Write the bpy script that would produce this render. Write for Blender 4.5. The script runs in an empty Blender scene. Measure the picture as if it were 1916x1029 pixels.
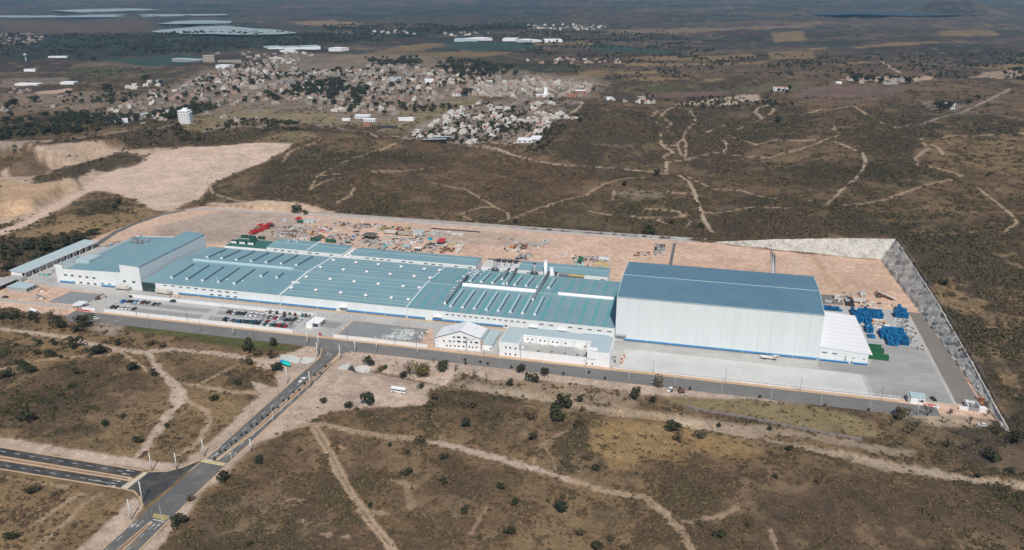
import bpy, bmesh, math, random
import numpy as np
from mathutils import Vector
R = math.radians
random.seed(7); rng = np.random.default_rng(11)
S = bpy.context.scene
COL = S.collection

# ------------------------------------------------------------------ camera, world, sun, exposure
CAM_H = 220.0; F_PX = 1515.0; CX, CY = 958.0, 514.5
PITCH = math.atan(559 / F_PX); YAW = R(14)
cam = bpy.data.cameras.new('camera'); co = bpy.data.objects.new('camera', cam); COL.objects.link(co)
cam.sensor_width = 36; cam.lens = 36 * F_PX / 1916; cam.clip_start = 1; cam.clip_end = 90000
co.location = (0, 0, CAM_H); co.rotation_euler = (R(90) - PITCH, 0, YAW)
S.camera = co
SUN_EL = R(50); SUN_AZ_TO = R(19)          # light travels towards (-sin, cos) of this angle
w = bpy.data.worlds.new('World'); S.world = w; w.use_nodes = True
nt = w.node_tree; nt.nodes.clear()
sky = nt.nodes.new('ShaderNodeTexSky'); sky.sky_type = 'NISHITA'; sky.sun_disc = False
sky.sun_elevation = SUN_EL; sky.sun_rotation = R(180) - SUN_AZ_TO + R(0)
sky.altitude = 1500; sky.dust_density = 1.2
bg = nt.nodes.new('ShaderNodeBackground'); bg.inputs[1].default_value = 0.075
wo = nt.nodes.new('ShaderNodeOutputWorld')
nt.links.new(sky.outputs[0], bg.inputs[0]); nt.links.new(bg.outputs[0], wo.inputs[0])
sd = bpy.data.lights.new('sun', 'SUN'); sd.energy = 3.3; sd.angle = R(0.5); sd.color = (1.0, 0.95, 0.88)
so = bpy.data.objects.new('sun', sd); COL.objects.link(so)
dirv = Vector((-math.sin(SUN_AZ_TO) * math.cos(SUN_EL), math.cos(SUN_AZ_TO) * math.cos(SUN_EL), -math.sin(SUN_EL)))
so.rotation_euler = dirv.to_track_quat('-Z', 'Y').to_euler()
S.view_settings.view_transform = 'Standard'; S.view_settings.look = 'None'
S.view_settings.exposure = 0.28; S.view_settings.gamma = 1.0; S.view_settings.use_curve_mapping = False

# ------------------------------------------------------------------ noise and terrain
_tab = rng.random((256, 256))
def vnoise(x, y):
    xi = np.floor(x).astype(np.int64); yi = np.floor(y).astype(np.int64)
    fx = x - xi; fy = y - yi
    fx = fx * fx * (3 - 2 * fx); fy = fy * fy * (3 - 2 * fy)
    a = _tab[xi & 255, yi & 255]; b = _tab[(xi + 1) & 255, yi & 255]
    c = _tab[xi & 255, (yi + 1) & 255]; d = _tab[(xi + 1) & 255, (yi + 1) & 255]
    return (a * (1 - fx) + b * fx) * (1 - fy) + (c * (1 - fx) + d * fx) * fy
def fbm(x, y, o=4, seed=0.0):
    s = 0; a = 1; t = 0
    for i in range(o):
        s = s + a * (vnoise(x * 2 ** i + 17.3 * i + seed, y * 2 ** i + 9.1 * i - seed) * 2 - 1); t += a; a *= .5
    return s / t
def sm(e0, e1, v):
    t = np.clip((v - e0) / (e1 - e0), 0, 1); return t * t * (3 - 2 * t)
def ray(px, py):
    u = px - CX; v = CY - py
    f = F_PX * math.cos(PITCH) + v * math.sin(PITCH); up = v * math.cos(PITCH) - F_PX * math.sin(PITCH)
    return u * math.cos(YAW) - f * math.sin(YAW), u * math.sin(YAW) + f * math.cos(YAW), up
def at(px, py, z=0.0):
    a, b, c = ray(px, py); t = (z - CAM_H) / c
    return (a * t, b * t)
def scale_at(px, py):                       # photograph pixels per metre across, at the ground there
    a, b, c = ray(px, py); t = -CAM_H / c
    return 1.0 / t
def P(o, x, y, k=7.917): return (o[0] + x / k, o[1] + y / k)
def dist_poly(x, y, pts):                   # distance to a polyline
    d = np.full(np.shape(x), 1e9)
    for (ax, ay), (bx, by) in zip(pts[:-1], pts[1:]):
        vx, vy = bx - ax, by - ay; L = vx * vx + vy * vy + 1e-9
        t = np.clip(((x - ax) * vx + (y - ay) * vy) / L, 0, 1)
        d = np.minimum(d, np.hypot(x - ax - t * vx, y - ay - t * vy))
    return d
def sdist(x, y, pts):                       # signed distance, positive inside
    ins = np.zeros(np.shape(x), bool); n = len(pts)
    for i in range(n):
        ax, ay = pts[i]; bx, by = pts[(i + 1) % n]
        if ay == by: continue
        c = ((ay > y) != (by > y)) & (x < (bx - ax) * (y - ay) / (by - ay) + ax)
        ins ^= c
    d = dist_poly(x, y, list(pts) + [pts[0]])
    return np.where(ins, d, -d)
AVE = [at(*p) for p in ((618, 672), (404, 862), (225, 1029), (160, 1090))]
WROAD = [at(*p) for p in ((330, 905), (250, 897), (0, 857), (-200, 824))]
CREEK = [at(*p) for p in ((680, 690), (740, 703), (800, 712), (860, 728), (940, 738), (1010, 750), (1060, 762), (1134, 776), (1200, 780), (1276, 790), (1377, 806), (1456, 820), (1561, 850), (1662, 876), (1762, 892), (1912, 912), (2100, 950))]
def wall_bx(y): return np.interp(y, [380, 430, 480, 580, 686], [160, 158, 155, 150, 143])
def wall_hr(y): return np.interp(y, [370, 430, 480, 560, 686], [0.0, 2.2, 6, 10.5, 16])
def wall_by(x): return np.interp(x, [5, 60, 143], [702, 693, 686])
def wall_hb(x): return np.interp(x, [-480, -440, -395, -365, 5, 60, 143], [0, 6, 6, 0, 0, 8, 16])
Q1 = [at(*p) for p in ((-120, 300), (-40, 292), (45, 292), (75, 305), (96, 314), (177, 297), (230, 288), (270, 280), (330, 276), (350, 262), (-120, 250))]
Q2 = [at(*p) for p in ((-90, 410), (10, 402), (60, 396), (100, 375), (118, 360), (150, 350), (130, 338), (60, 340), (-90, 345))]
MOUND = at(42, 322)
HILL = at(1785, 27); KN = at(1232, 388)
def H(x, y):
    x = np.asarray(x, float); y = np.asarray(y, float)
    dx = np.maximum(np.maximum(-535 - x, x - 168), 0); dy = np.maximum(np.maximum(400 - y, y - 712), 0)
    a = sm(0, 150, np.hypot(dx, dy))
    road = sm(14, 45, np.minimum(dist_poly(x, y, AVE), dist_poly(x, y, WROAD)))
    amp = np.interp(y, [250, 400, 760, 1100, 2500, 6000], [1.2, 1.0, 4, 9, 8, 20])
    und = (fbm(x / 240, y / 240, 4) * amp * 1.3 + fbm(x / 45, y / 45, 3, 5.) * amp * .25) * a
    und = np.where(y < 430, und * road, und)
    und = und - 1.6 * (1 - sm(1, 7, dist_poly(x, y, CREEK))) * sm(10, 25, dist_poly(x, y, AVE))
    tx = np.clip((x - wall_bx(y) - 1.2) / (0.65 * wall_hr(y) + .8), 0, 1)
    ty = np.clip((y - wall_by(x) - 1.2) / (0.6 * wall_hb(x) + .8), 0, 1)
    hill = np.maximum(wall_hr(y) * tx, wall_hb(x) * ty)
    hill = hill * (1 - .6 * sm(800, 1400, y)) * (1 - .3 * sm(250, 600, x))
    z = und + hill + 9 * np.exp(-(((x - KN[0]) / 48) ** 2 + ((y - KN[1]) / 42) ** 2) ** 2) * sm(712, 740, y)
    qn = 5 * fbm(x / 18, y / 18, 3, 9.)
    if np.any((x < -480) & (y > 500) & (y < 2000)):
        z = z + 17 * sm(-8, 8, sdist(x, y, Q1) + qn) + 10 * sm(-6, 6, sdist(x, y, Q2) + qn)
        z = z + 13 * np.exp(-((x - MOUND[0]) ** 2 + (y - MOUND[1]) ** 2) / 17 ** 2 * (1 + .3 * qn / 5))
    r = np.hypot((x - HILL[0]), (y - HILL[1]) / 1.2) / 190.
    z = z + 62 * np.exp(-r ** 4) * (1 + .15 * fbm(x / 90, y / 90, 3, 3.)) + 10 * np.exp(-(r / 2.0) ** 2)
    return z
def hit(px, py):                             # where the ray through a photograph point meets the terrain
    a, b, c = ray(px, py)
    zs = np.linspace(75, -14, 360); t = (zs - CAM_H) / c
    hx = a * t; hy = b * t; h = H(hx, hy); k = int(np.argmax(zs <= h))
    return (float(hx[k]), float(hy[k]))
def hz(x, y): return float(H(np.array([x]), np.array([y]))[0])
def hits(pts): return [hit(*p) for p in pts]

# ------------------------------------------------------------------ mesh and object helpers
class MB:
    def __init__(s): s.v = []; s.f = []; s.m = []
    def add(s, vs, fs, mi=0):
        n = len(s.v); s.v += [tuple(v) for v in vs]; s.f += [tuple(i + n for i in f) for f in fs]; s.m += [mi] * len(fs); return s
    def box(s, x0, x1, y0, y1, z0, z1, mi=0):
        return s.add([(x0, y0, z0), (x1, y0, z0), (x1, y1, z0), (x0, y1, z0), (x0, y0, z1), (x1, y0, z1), (x1, y1, z1), (x0, y1, z1)],
                     [(3, 2, 1, 0), (4, 5, 6, 7), (0, 1, 5, 4), (1, 2, 6, 5), (2, 3, 7, 6), (3, 0, 4, 7)], mi)
    def rbox(s, c, sx, sy, sz, rot, mi=0, taper=1.0):     # centre of base
        q = []; ca, sa = math.cos(rot), math.sin(rot)
        for k, t in ((0, 1.0), (1, taper)):
            for ax, ay in ((-1, -1), (1, -1), (1, 1), (-1, 1)):
                lx, ly = ax * sx / 2 * t, ay * sy / 2 * t
                q.append((c[0] + lx * ca - ly * sa, c[1] + lx * sa + ly * ca, c[2] + k * sz))
        return s.add(q, [(3, 2, 1, 0), (4, 5, 6, 7), (0, 1, 5, 4), (1, 2, 6, 5), (2, 3, 7, 6), (3, 0, 4, 7)], mi)
    def prism(s, pts, z0, z1, mi=0):
        n = len(pts)
        s.add([(x, y, z0) for x, y in pts] + [(x, y, z1) for x, y in pts],
              [tuple(range(n))[::-1], tuple(range(n, 2 * n))] + [(i, (i + 1) % n, n + (i + 1) % n, n + i) for i in range(n)], mi); return s
    def sheet(s, pts, z, mi=0):
        ar = sum(pts[i][0] * pts[(i + 1) % len(pts)][1] - pts[(i + 1) % len(pts)][0] * pts[i][1] for i in range(len(pts)))
        if ar < 0: pts = pts[::-1]
        return s.add([(x, y, z) for x, y in pts], [tuple(range(len(pts)))], mi)
    def tube(s, p0, p1, r0, r1=None, n=8, mi=0, cap=True):
        r1 = r0 if r1 is None else r1
        a = Vector(p0); b = Vector(p1); d = (b - a).normalized()
        u = d.orthogonal().normalized(); v = d.cross(u)
        vs = []
        for c, r in ((a, r0), (b, r1)):
            for i in range(n):
                t = 2 * math.pi * i / n; vs.append(c + u * (r * math.cos(t)) + v * (r * math.sin(t)))
        fs = [(i, (i + 1) % n, n + (i + 1) % n, n + i) for i in range(n)]
        if cap: fs += [tuple(range(n))[::-1], tuple(range(n, 2 * n))]
        return s.add(vs, fs, mi)
    def lathe(s, c, prof, n=12, mi=0):
        vs = []
        for r, z in prof:
            for i in range(n):
                t = 2 * math.pi * i / n; vs.append((c[0] + r * math.cos(t), c[1] + r * math.sin(t), c[2] + z))
        fs = []
        for k in range(len(prof) - 1):
            for i in range(n): fs.append((k * n + i, k * n + (i + 1) % n, (k + 1) * n + (i + 1) % n, (k + 1) * n + i))
        fs.append(tuple(range((len(prof) - 1) * n, len(prof) * n)))
        return s.add(vs, fs, mi)
    def mesh(s, name, mats, org=(0, 0, 0), smooth=False):
        me = bpy.data.meshes.new(name)
        me.from_pydata([(a - org[0], b - org[1], c - org[2]) for a, b, c in s.v], [], s.f)
        for m in (mats if isinstance(mats, (list, tuple)) else [mats]): me.materials.append(m)
        me.polygons.foreach_set('material_index', s.m)
        if smooth: me.polygons.foreach_set('use_smooth', [True] * len(s.f))
        me.update(); return me
def tag(o, label=None, cat=None, group=None, kind=None):
    if label: o['label'] = label
    if cat: o['category'] = cat
    if group: o['group'] = group
    if kind: o['kind'] = kind
    return o
def link(name, data, parent=None, loc=(0, 0, 0), rz=0.0):
    o = bpy.data.objects.new(name, data); COL.objects.link(o); o.location = loc; o.rotation_euler = (0, 0, rz)
    if parent is not None: o.parent = parent
    return o
def thing(name, label, cat, loc, rz=0.0, group=None):
    return tag(link(name, None, None, loc, rz), label, cat, group)
def part(name, mb, mats, t, label=None, smooth=False):     # mb in world coordinates, t an unrotated thing
    w_ = Vector((0, 0, 0)); p = t
    while p is not None: w_ = w_ + p.location; p = p.parent
    o = link(name, mb.mesh(name, mats, w_, smooth), t)
    if label: o['label'] = label
    return o
def copy_tree(o, parent=None):
    c = o.copy(); COL.objects.link(c); c.parent = parent
    for ch in kids.get(o.name, []): copy_tree(ch, c)
    return c
kids = {}
def reg(t):                                     # remember children for copying
    kids.clear()
    for o in COL.objects:
        if o.parent is not None: kids.setdefault(o.parent.name, []).append(o)
def struct(name, mb, mats, smooth=False):
    return tag(link(name, mb.mesh(name, mats, (0, 0, 0), smooth)), kind='structure')

# ------------------------------------------------------------------ materials
def nn(m, t, **kw):
    n = m.node_tree.nodes.new(t)
    for k, v in kw.items(): setattr(n, k, v)
    return n
def mat(name, col, rough=.7, metal=0.0, var=.12, scale=.8, stretch=(1, 1, 1), dirt=None, dirt_amt=.3, dirt_scale=.15, bump=0.0, bscale=6.0, spec=.3):
    m = bpy.data.materials.new(name); m.use_nodes = True
    N = m.node_tree.nodes; L = m.node_tree.links; b = N['Principled BSDF']
    b.inputs['Roughness'].default_value = rough; b.inputs['Metallic'].default_value = metal
    b.inputs['Specular IOR Level'].default_value = spec
    g = nn(m, 'ShaderNodeNewGeometry'); mp = nn(m, 'ShaderNodeMapping'); mp.inputs['Scale'].default_value = stretch
    L.new(g.outputs['Position'], mp.inputs[0])
    n = nn(m, 'ShaderNodeTexNoise'); n.inputs['Scale'].default_value = scale; n.inputs['Detail'].default_value = 5; n.inputs['Roughness'].default_value = .65
    L.new(mp.outputs[0], n.inputs[0])
    mr = nn(m, 'ShaderNodeMapRange'); mr.inputs[1].default_value = .3; mr.inputs[2].default_value = .7; mr.inputs[3].default_value = 1 - var; mr.inputs[4].default_value = 1 + var
    L.new(n.outputs[0], mr.inputs[0])
    sc = nn(m, 'ShaderNodeVectorMath', operation='SCALE'); sc.inputs[0].default_value = col[:3]; L.new(mr.outputs[0], sc.inputs['Scale'])
    out = sc.outputs[0]
    if dirt:
        n2 = nn(m, 'ShaderNodeTexNoise'); n2.inputs['Scale'].default_value = dirt_scale; n2.inputs['Detail'].default_value = 6; n2.inputs['Roughness'].default_value = .6
        L.new(mp.outputs[0], n2.inputs[0])
        r2 = nn(m, 'ShaderNodeMapRange'); r2.inputs[1].default_value = .45; r2.inputs[2].default_value = .72; r2.inputs[3].default_value = 0; r2.inputs[4].default_value = dirt_amt
        L.new(n2.outputs[0], r2.inputs[0])
        mx = nn(m, 'ShaderNodeMix', data_type='RGBA'); L.new(r2.outputs[0], mx.inputs[0]); L.new(out, mx.inputs[6]); mx.inputs[7].default_value = (*dirt, 1)
        out = mx.outputs[2]
    L.new(out, b.inputs['Base Color'])
    if bump:
        n3 = nn(m, 'ShaderNodeTexNoise'); n3.inputs['Scale'].default_value = bscale; n3.inputs['Detail'].default_value = 4
        L.new(g.outputs['Position'], n3.inputs[0])
        bp = nn(m, 'ShaderNodeBump'); bp.inputs['Strength'].default_value = 1; bp.inputs['Distance'].default_value = bump
        L.new(n3.outputs[0], bp.inputs['Height']); L.new(bp.outputs[0], b.inputs['Normal'])
    m['out_col'] = 0
    return m
def roof_mat(name, col, col2, amt=.5, streak=None, period=8.4, phase=0.0, rough=.42):
    m = bpy.data.materials.new(name); m.use_nodes = True
    N = m.node_tree.nodes; L = m.node_tree.links; b = N['Principled BSDF']
    b.inputs['Roughness'].default_value = rough; b.inputs['Specular IOR Level'].default_value = .35
    g = nn(m, 'ShaderNodeNewGeometry'); sep = nn(m, 'ShaderNodeSeparateXYZ'); L.new(g.outputs['Position'], sep.inputs[0])
    mp = nn(m, 'ShaderNodeMapping'); mp.inputs['Scale'].default_value = (1, .12, .12); L.new(g.outputs['Position'], mp.inputs[0])
    n = nn(m, 'ShaderNodeTexNoise'); n.inputs['Scale'].default_value = .5; n.inputs['Detail'].default_value = 6; n.inputs['Roughness'].default_value = .7; L.new(mp.outputs[0], n.inputs[0])
    n2 = nn(m, 'ShaderNodeTexNoise'); n2.inputs['Scale'].default_value = .045; n2.inputs['Detail'].default_value = 3; L.new(g.outputs['Position'], n2.inputs[0])
    ad = nn(m, 'ShaderNodeMath', operation='ADD'); L.new(n.outputs[0], ad.inputs[0]); L.new(n2.outputs[0], ad.inputs[1])
    r = nn(m, 'ShaderNodeMapRange'); r.inputs[1].default_value = .75; r.inputs[2].default_value = 1.3; r.inputs[4].default_value = amt; L.new(ad.outputs[0], r.inputs[0])
    mx = nn(m, 'ShaderNodeMix', data_type='RGBA'); L.new(r.outputs[0], mx.inputs[0]); mx.inputs[6].default_value = (*col, 1); mx.inputs[7].default_value = (*col2, 1)
    out = mx.outputs[2]
    if streak:
        a = nn(m, 'ShaderNodeMath', operation='MULTIPLY_ADD'); L.new(sep.outputs[0], a.inputs[0]); a.inputs[1].default_value = 2 * math.pi / period; a.inputs[2].default_value = phase
        s = nn(m, 'ShaderNodeMath', operation='SINE'); L.new(a.outputs[0], s.inputs[0])
        s2 = nn(m, 'ShaderNodeMath', operation='MULTIPLY_ADD'); L.new(n.outputs[0], s2.inputs[0]); s2.inputs[1].default_value = 2.2; L.new(s.outputs[0], s2.inputs[2])
        rr = nn(m, 'ShaderNodeMapRange'); rr.inputs[1].default_value = 1.5; rr.inputs[2].default_value = 2.2; rr.inputs[4].default_value = .8; L.new(s2.outputs[0], rr.inputs[0])
        m2 = nn(m, 'ShaderNodeMix', data_type='RGBA'); L.new(rr.outputs[0], m2.inputs[0]); L.new(out, m2.inputs[6]); m2.inputs[7].default_value = (*streak, 1)
        out = m2.outputs[2]
    L.new(out, b.inputs['Base Color'])
    wv = nn(m, 'ShaderNodeMath', operation='MULTIPLY'); L.new(sep.outputs[0], wv.inputs[0]); wv.inputs[1].default_value = 2 * math.pi / 1.0
    sn = nn(m, 'ShaderNodeMath', operation='SINE'); L.new(wv.outputs[0], sn.inputs[0])
    bp = nn(m, 'ShaderNodeBump'); bp.inputs['Strength'].default_value = .25; bp.inputs['Distance'].default_value = .05
    L.new(sn.outputs[0], bp.inputs['Height']); L.new(bp.outputs[0], b.inputs['Normal'])
    return m
M = {}
M['wall'] = mat('white_wall_paint', (.72, .74, .73), .75, var=.05, scale=.4, stretch=(1, 1, .15), dirt=(.55, .55, .52), dirt_amt=.25, dirt_scale=.12)
M['wallw'] = mat('bright_white_plaster', (.82, .82, .81), .8, var=.03, scale=.5, dirt=(.62, .6, .57), dirt_amt=.22, dirt_scale=.2)
M['wallg'] = mat('grey_render', (.42, .42, .41), .85, var=.1, scale=.7, dirt=(.25, .24, .22), dirt_amt=.4, dirt_scale=.3)
M['panel'] = mat('metal_wall_panel', (.66, .69, .685), .6, var=.035, scale=.3, stretch=(1, 1, .1), dirt=(.58, .6, .6), dirt_amt=.2, dirt_scale=.1)
M['joint'] = mat('panel_joint', (.56, .58, .58), .8)
M['roof1'] = roof_mat('blue_green_roof', (.215, .345, .362), (.165, .295, .34), .95)
M['roof4'] = roof_mat('streaked_teal_roof', (.22, .33, .355), (.175, .29, .33), .9, streak=(.085, .33, .32), phase=1.0)
M['roofw'] = roof_mat('dark_blue_roof', (.098, .19, .255), (.125, .225, .28), .9, rough=.5)
M['roofp'] = roof_mat('pale_grey_blue_roof', (.42, .52, .53), (.48, .56, .56), .8)
M['roofwhite'] = roof_mat('white_roof', (.80, .80, .79), (.74, .74, .73), .7)
M['seam'] = mat('pale_ridge_flashing', (.42, .53, .53), .5, var=.1)
M['mon'] = mat('pale_teal_monitor', (.36, .50, .52), .45, var=.15, scale=1)
M['mon1'] = mat('blue_grey_monitor', (.215, .33, .38), .45, var=.12, scale=1)
M['mondark'] = mat('monitor_painted_shadow_gap', (.05, .09, .12), .6)  # shade of the gaps beside monitor caps, painted in; also ridge monitor backs
M['vent'] = mat('aluminium_ventilator', (.70, .69, .66), .45, var=.12, scale=3)
M['pipe'] = mat('grey_duct', (.16, .2, .22), .55, var=.15, scale=2)
M['glass'] = mat('dark_window_glass', (.035, .045, .05), .2, var=.2, scale=2, spec=.5)
M['frame'] = mat('grey_window_frame', (.38, .4, .4), .6)
M['blue'] = mat('blue_skirting_paint', (.03, .23, .58), .5, var=.1)
M['asphalt'] = mat('grey_asphalt', (.175, .168, .158), .95, var=.1, scale=.5, dirt=(.27, .25, .22), dirt_amt=.45, dirt_scale=.06)
M['asphaltn'] = mat('new_black_asphalt', (.052, .052, .052), .9, var=.15, scale=.6, dirt=(.2, .175, .145), dirt_amt=.6, dirt_scale=.1)
M['asphaltm'] = mat('mid_grey_asphalt', (.125, .122, .118), .92, var=.14, scale=.5, dirt=(.25, .22, .18), dirt_amt=.6, dirt_scale=.07)
M['conc'] = mat('pale_concrete', (.46, .445, .415), .9, var=.1, scale=.35, dirt=(.28, .275, .26), dirt_amt=.55, dirt_scale=.045)
M['pad'] = mat('light_concrete_pad', (.58, .58, .545), .9, var=.09, scale=.2, dirt=(.44, .445, .425), dirt_amt=.75, dirt_scale=.05)
M['gravel'] = mat('grey_blue_gravel', (.235, .245, .245), .95, var=.12, scale=.8, dirt=(.33, .33, .31), dirt_amt=.4, dirt_scale=.08)
M['paver'] = mat('grey_parking_pavers', (.30, .29, .28), .95, var=.14, scale=1.2, dirt=(.4, .39, .37), dirt_amt=.5, dirt_scale=.12)
M['kerb'] = mat('ochre_pavement', (.52, .36, .22), .9, var=.15, scale=.5, dirt=(.55, .45, .36), dirt_amt=.6, dirt_scale=.12)
M['yellow'] = mat('faded_yellow_paint', (.55, .42, .14), .8, var=.15, scale=1)
M['cream'] = mat('cream_crossing_slab', (.55, .48, .34), .85, var=.15, scale=1)
M['white'] = mat('white_road_paint', (.56, .56, .53), .8, var=.3, scale=1.5)
M['shot'] = mat('shotcrete', (.54, .51, .455), .95, var=.28, scale=.45, dirt=(.22, .21, .19), dirt_amt=.65, dirt_scale=.16, bump=.9, bscale=.7)
M['pole'] = mat('pale_concrete_pole', (.62, .6, .56), .85)
M['steel'] = mat('galvanised_steel', (.3, .31, .32), .5, metal=.2)
M['dark'] = mat('dark_steel', (.05, .052, .055), .6)
M['tyre'] = mat('black_tyre', (.02, .02, .02), .9)
M['red'] = mat('red_paint', (.5, .03, .03), .5, var=.15)
M['orange'] = mat('orange_paint', (.6, .2, .05), .6, var=.2)
M['green'] = mat('dark_green_paint', (.03, .10, .065), .6, var=.2, scale=2)
M['green2'] = mat('skip_green_paint', (.02, .13, .05), .5, var=.15, scale=1)
M['teal'] = mat('turquoise_tarpaulin', (.01, .55, .48), .6, bump=.1, bscale=2)
M['bluetarp'] = mat('blue_tarpaulin', (.02, .2, .5), .6, bump=.1, bscale=2)
M['crate'] = mat('blue_crate_plastic', (.008, .125, .285), .55, var=.16, scale=1.5)
M['crate2'] = mat('lighter_blue_crate_plastic', (.012, .165, .35), .55, var=.16, scale=1.5)
M['crate3'] = mat('deep_blue_crate_plastic', (.006, .085, .21), .55, var=.16, scale=1.5)
M['brown'] = mat('rusty_brown_timber', (.16, .09, .055), .9, var=.3, scale=2)
M['stone'] = mat('purplish_grey_stone', (.23, .2, .19), .95, var=.3, scale=1.2, bump=.1)
M['coal'] = mat('black_sheeting', (.035, .032, .032), .8, var=.3)
M['trunk'] = mat('grey_brown_bark', (.13, .10, .075), .95)
M['leafd'] = mat('dark_green_leaves', (.050, .052, .027), .9, var=.3, scale=1.2, spec=.1)
M['leafm'] = mat('olive_leaves', (.105, .085, .042), .9, var=.3, scale=1.2, spec=.1)
M['leafb'] = mat('brown_dry_twigs', (.14, .092, .055), .95, var=.3, scale=1.2, spec=.05)
M['leafg'] = mat('grey_scrub_twigs', (.108, .082, .055), .95, var=.3, scale=1.2, spec=.05)
M['leafo'] = mat('golden_olive_leaves', (.17, .13, .05), .9, var=.3, scale=1.0, spec=.1)
M['straw'] = mat('straw_tufts', (.26, .18, .10), .95, var=.3, scale=1.2, spec=.05)
M['leafdk'] = mat('blackish_green_leaves', (.034, .041, .025), .9, var=.3, scale=1.0, spec=.1)
M['water'] = mat('still_lake_water', (.04, .07, .085), .9, var=.1, scale=.01, spec=.15)
M['salt'] = mat('pale_reservoir_sheet', (.29, .35, .35), .8, var=.1, scale=.01)
M['redroof'] = mat('terracotta_roof', (.38, .17, .12), .85, var=.2, scale=.6)
M['housew'] = mat('white_house_wall', (.58, .545, .49), .85, var=.08, scale=.3)
M['housec'] = mat('cream_house_wall', (.42, .36, .30), .85, var=.15, scale=.3)
M['houseg'] = mat('grey_house_wall', (.29, .265, .235), .9, var=.2, scale=.3)
M['housep'] = mat('brick_pink_house_wall', (.36, .25, .2), .9, var=.2, scale=.3)
M['skin'] = mat('skin', (.35, .2, .13), .7)
# ------------------------------------------------------------------ ground sheet: a ring grid, fine where the place is seen
NR, NA = 880, 720
rad = 225 * (26000 / 225.) ** (np.linspace(0, 1, NR) ** 1.18)
ang_f = np.linspace(-41, 41, NA)
ang = np.concatenate([[-180, -150, -120, -95, -75, -60, -50], ang_f, [50, 60, 75, 95, 120, 150]])
rad = np.concatenate([[1, 60, 120, 175], rad, [40000]])
aa = np.radians(ang) - YAW * 1.0
AX = np.sin(aa)[None, :] * rad[:, None]; AY = np.cos(aa)[None, :] * rad[:, None]
gx, gy = AX.ravel(), AY.ravel()
gz = H(gx, gy)
site_flat = (gx > -540) & (gx < 175) & (gy > 398) & (gy < 712)
nr, na = len(rad), len(ang)
# painted ground cover: what grows or lies where
C_ = dict(P=(.585, .405, .30), P2=(.55, .415, .32), S=(.39, .285, .19), SL=(.45, .355, .255), D=(.068, .055, .042), DG=(.060, .055, .035), DB=(.122, .080, .052), CB=(.34, .27, .195), V=(.47, .365, .285),
          G=(.265, .183, .094), G2=(.195, .135, .078), Y=(.31, .205, .095), GR=(.085, .095, .035), K=(.46, .31, .19), K2=(.50, .37, .27), TG=(.05, .09, .075), DGF=(.028, .045, .035),
          R=(.155, .105, .085), OG=(.11, .10, .06), GY=(.245, .195, .105), T=(.27, .215, .165), GP=(.32, .27, .23))
n1 = fbm(gx / 60, gy / 60, 5, 1.); n2 = fbm(gx / 14, gy / 14, 4, 2.); n3 = fbm(gx / 300, gy / 300, 4, 3.); n4 = fbm(gx / 4.5, gy / 4.5, 3, 4.); n5 = fbm(gx / 900, gy / 500, 4, 6.); n6 = fbm(gx / 1.9, gy / 1.9, 3, 7.)
col = np.zeros((len(gx), 3)); veg = np.zeros(len(gx))
def lerp(a, b, t): return a * (1 - t[:, None]) + b * t[:, None]
brown = np.array((.162, .108, .064)); grass = np.array(C_['G']); dark = np.array(C_['D'])
col[:] = brown
rr = np.hypot(gx, gy)
col = lerp(col, grass, sm(-.05, .5, n1 + .5 * n2) * .6)
col = lerp(col, dark, sm(-.05, .45, n3 + .5 * n1 + .3 * n2) * .7)
veg = .55 + .5 * sm(-.2, .5, n3 + .5 * n1)
far = sm(1500, 3200, rr)
colf = lerp(lerp(np.tile(np.array((.085, .068, .060)), (len(gx), 1)), np.array((.20, .15, .10)), sm(.1, .4, n5 + .3 * n3)), np.array((.034, .042, .038)), sm(0, .35, fbm(gx / 700, gy / 350, 4, 8.) + .2 * n3))
col = lerp(col, colf, far)
fields = fbm(gx / 1400 + 5, gy / 260, 3, 12.); col = lerp(col, np.array((.19, .145, .105)), far * sm(.12, .3, fields) * .6 * sm(-600, 1200, gx))
col = lerp(col, np.array((.035, .045, .038)), sm(2300, 3300, rr) * sm(0, -900, gx) * .65)
def bb(pts, m):
    xs = [p[0] for p in pts]; ys = [p[1] for p in pts]
    return np.nonzero((gx > min(xs) - m) & (gx < max(xs) + m) & (gy > min(ys) - m) & (gy < max(ys) + m))[0]
def zone(c, a, px, edge=4.0, nz=10.0, v=None, world=False):
    global col, veg
    pts = px if world else hits(px)
    e = max(edge, 0.01); i = bb(pts, nz + e * 2)
    if len(i) == 0: return
    d = sdist(gx[i], gy[i], pts) + nz * (n2[i] * .7 + n4[i] * .6 + n1[i] * .5 + n6[i] * .3)
    t = sm(-e, e, d) * a; cc = np.array(C_[c]) if isinstance(c, str) else np.array(c)
    col[i] = lerp(col[i], cc[None, :] * (1 + .22 * n2[i] + .15 * n4[i] + .12 * n1[i])[:, None], t)
    if v is not None: veg[i] = veg[i] * (1 - t) + v * t
def path(c, w_, px, a=.9, nz=1.0, v=0.0, world=False, core=None):
    global col, veg
    pts = px if world else hits(px)
    i = bb(pts, w_ * 2 + 4)
    if len(i) == 0: return
    d = dist_poly(gx[i], gy[i], pts) + nz * (n4[i] + .7 * n2[i] + .9 * n6[i]) * (w_ * .34)
    we = np.maximum(w_, rr[i] * .0040); t = 1 - sm(we * .32, we * .68, d); t = t * a; cc = np.array(C_[c])
    col[i] = lerp(col[i], cc[None, :] * (1 + .12 * n2[i])[:, None], t); veg[i] *= 1 - t
    if core:
        t2 = (1 - sm(w_ * .05, w_ * .16, d)) * core; col[i] = lerp(col[i], np.array(C_['G2']), t2)
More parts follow.
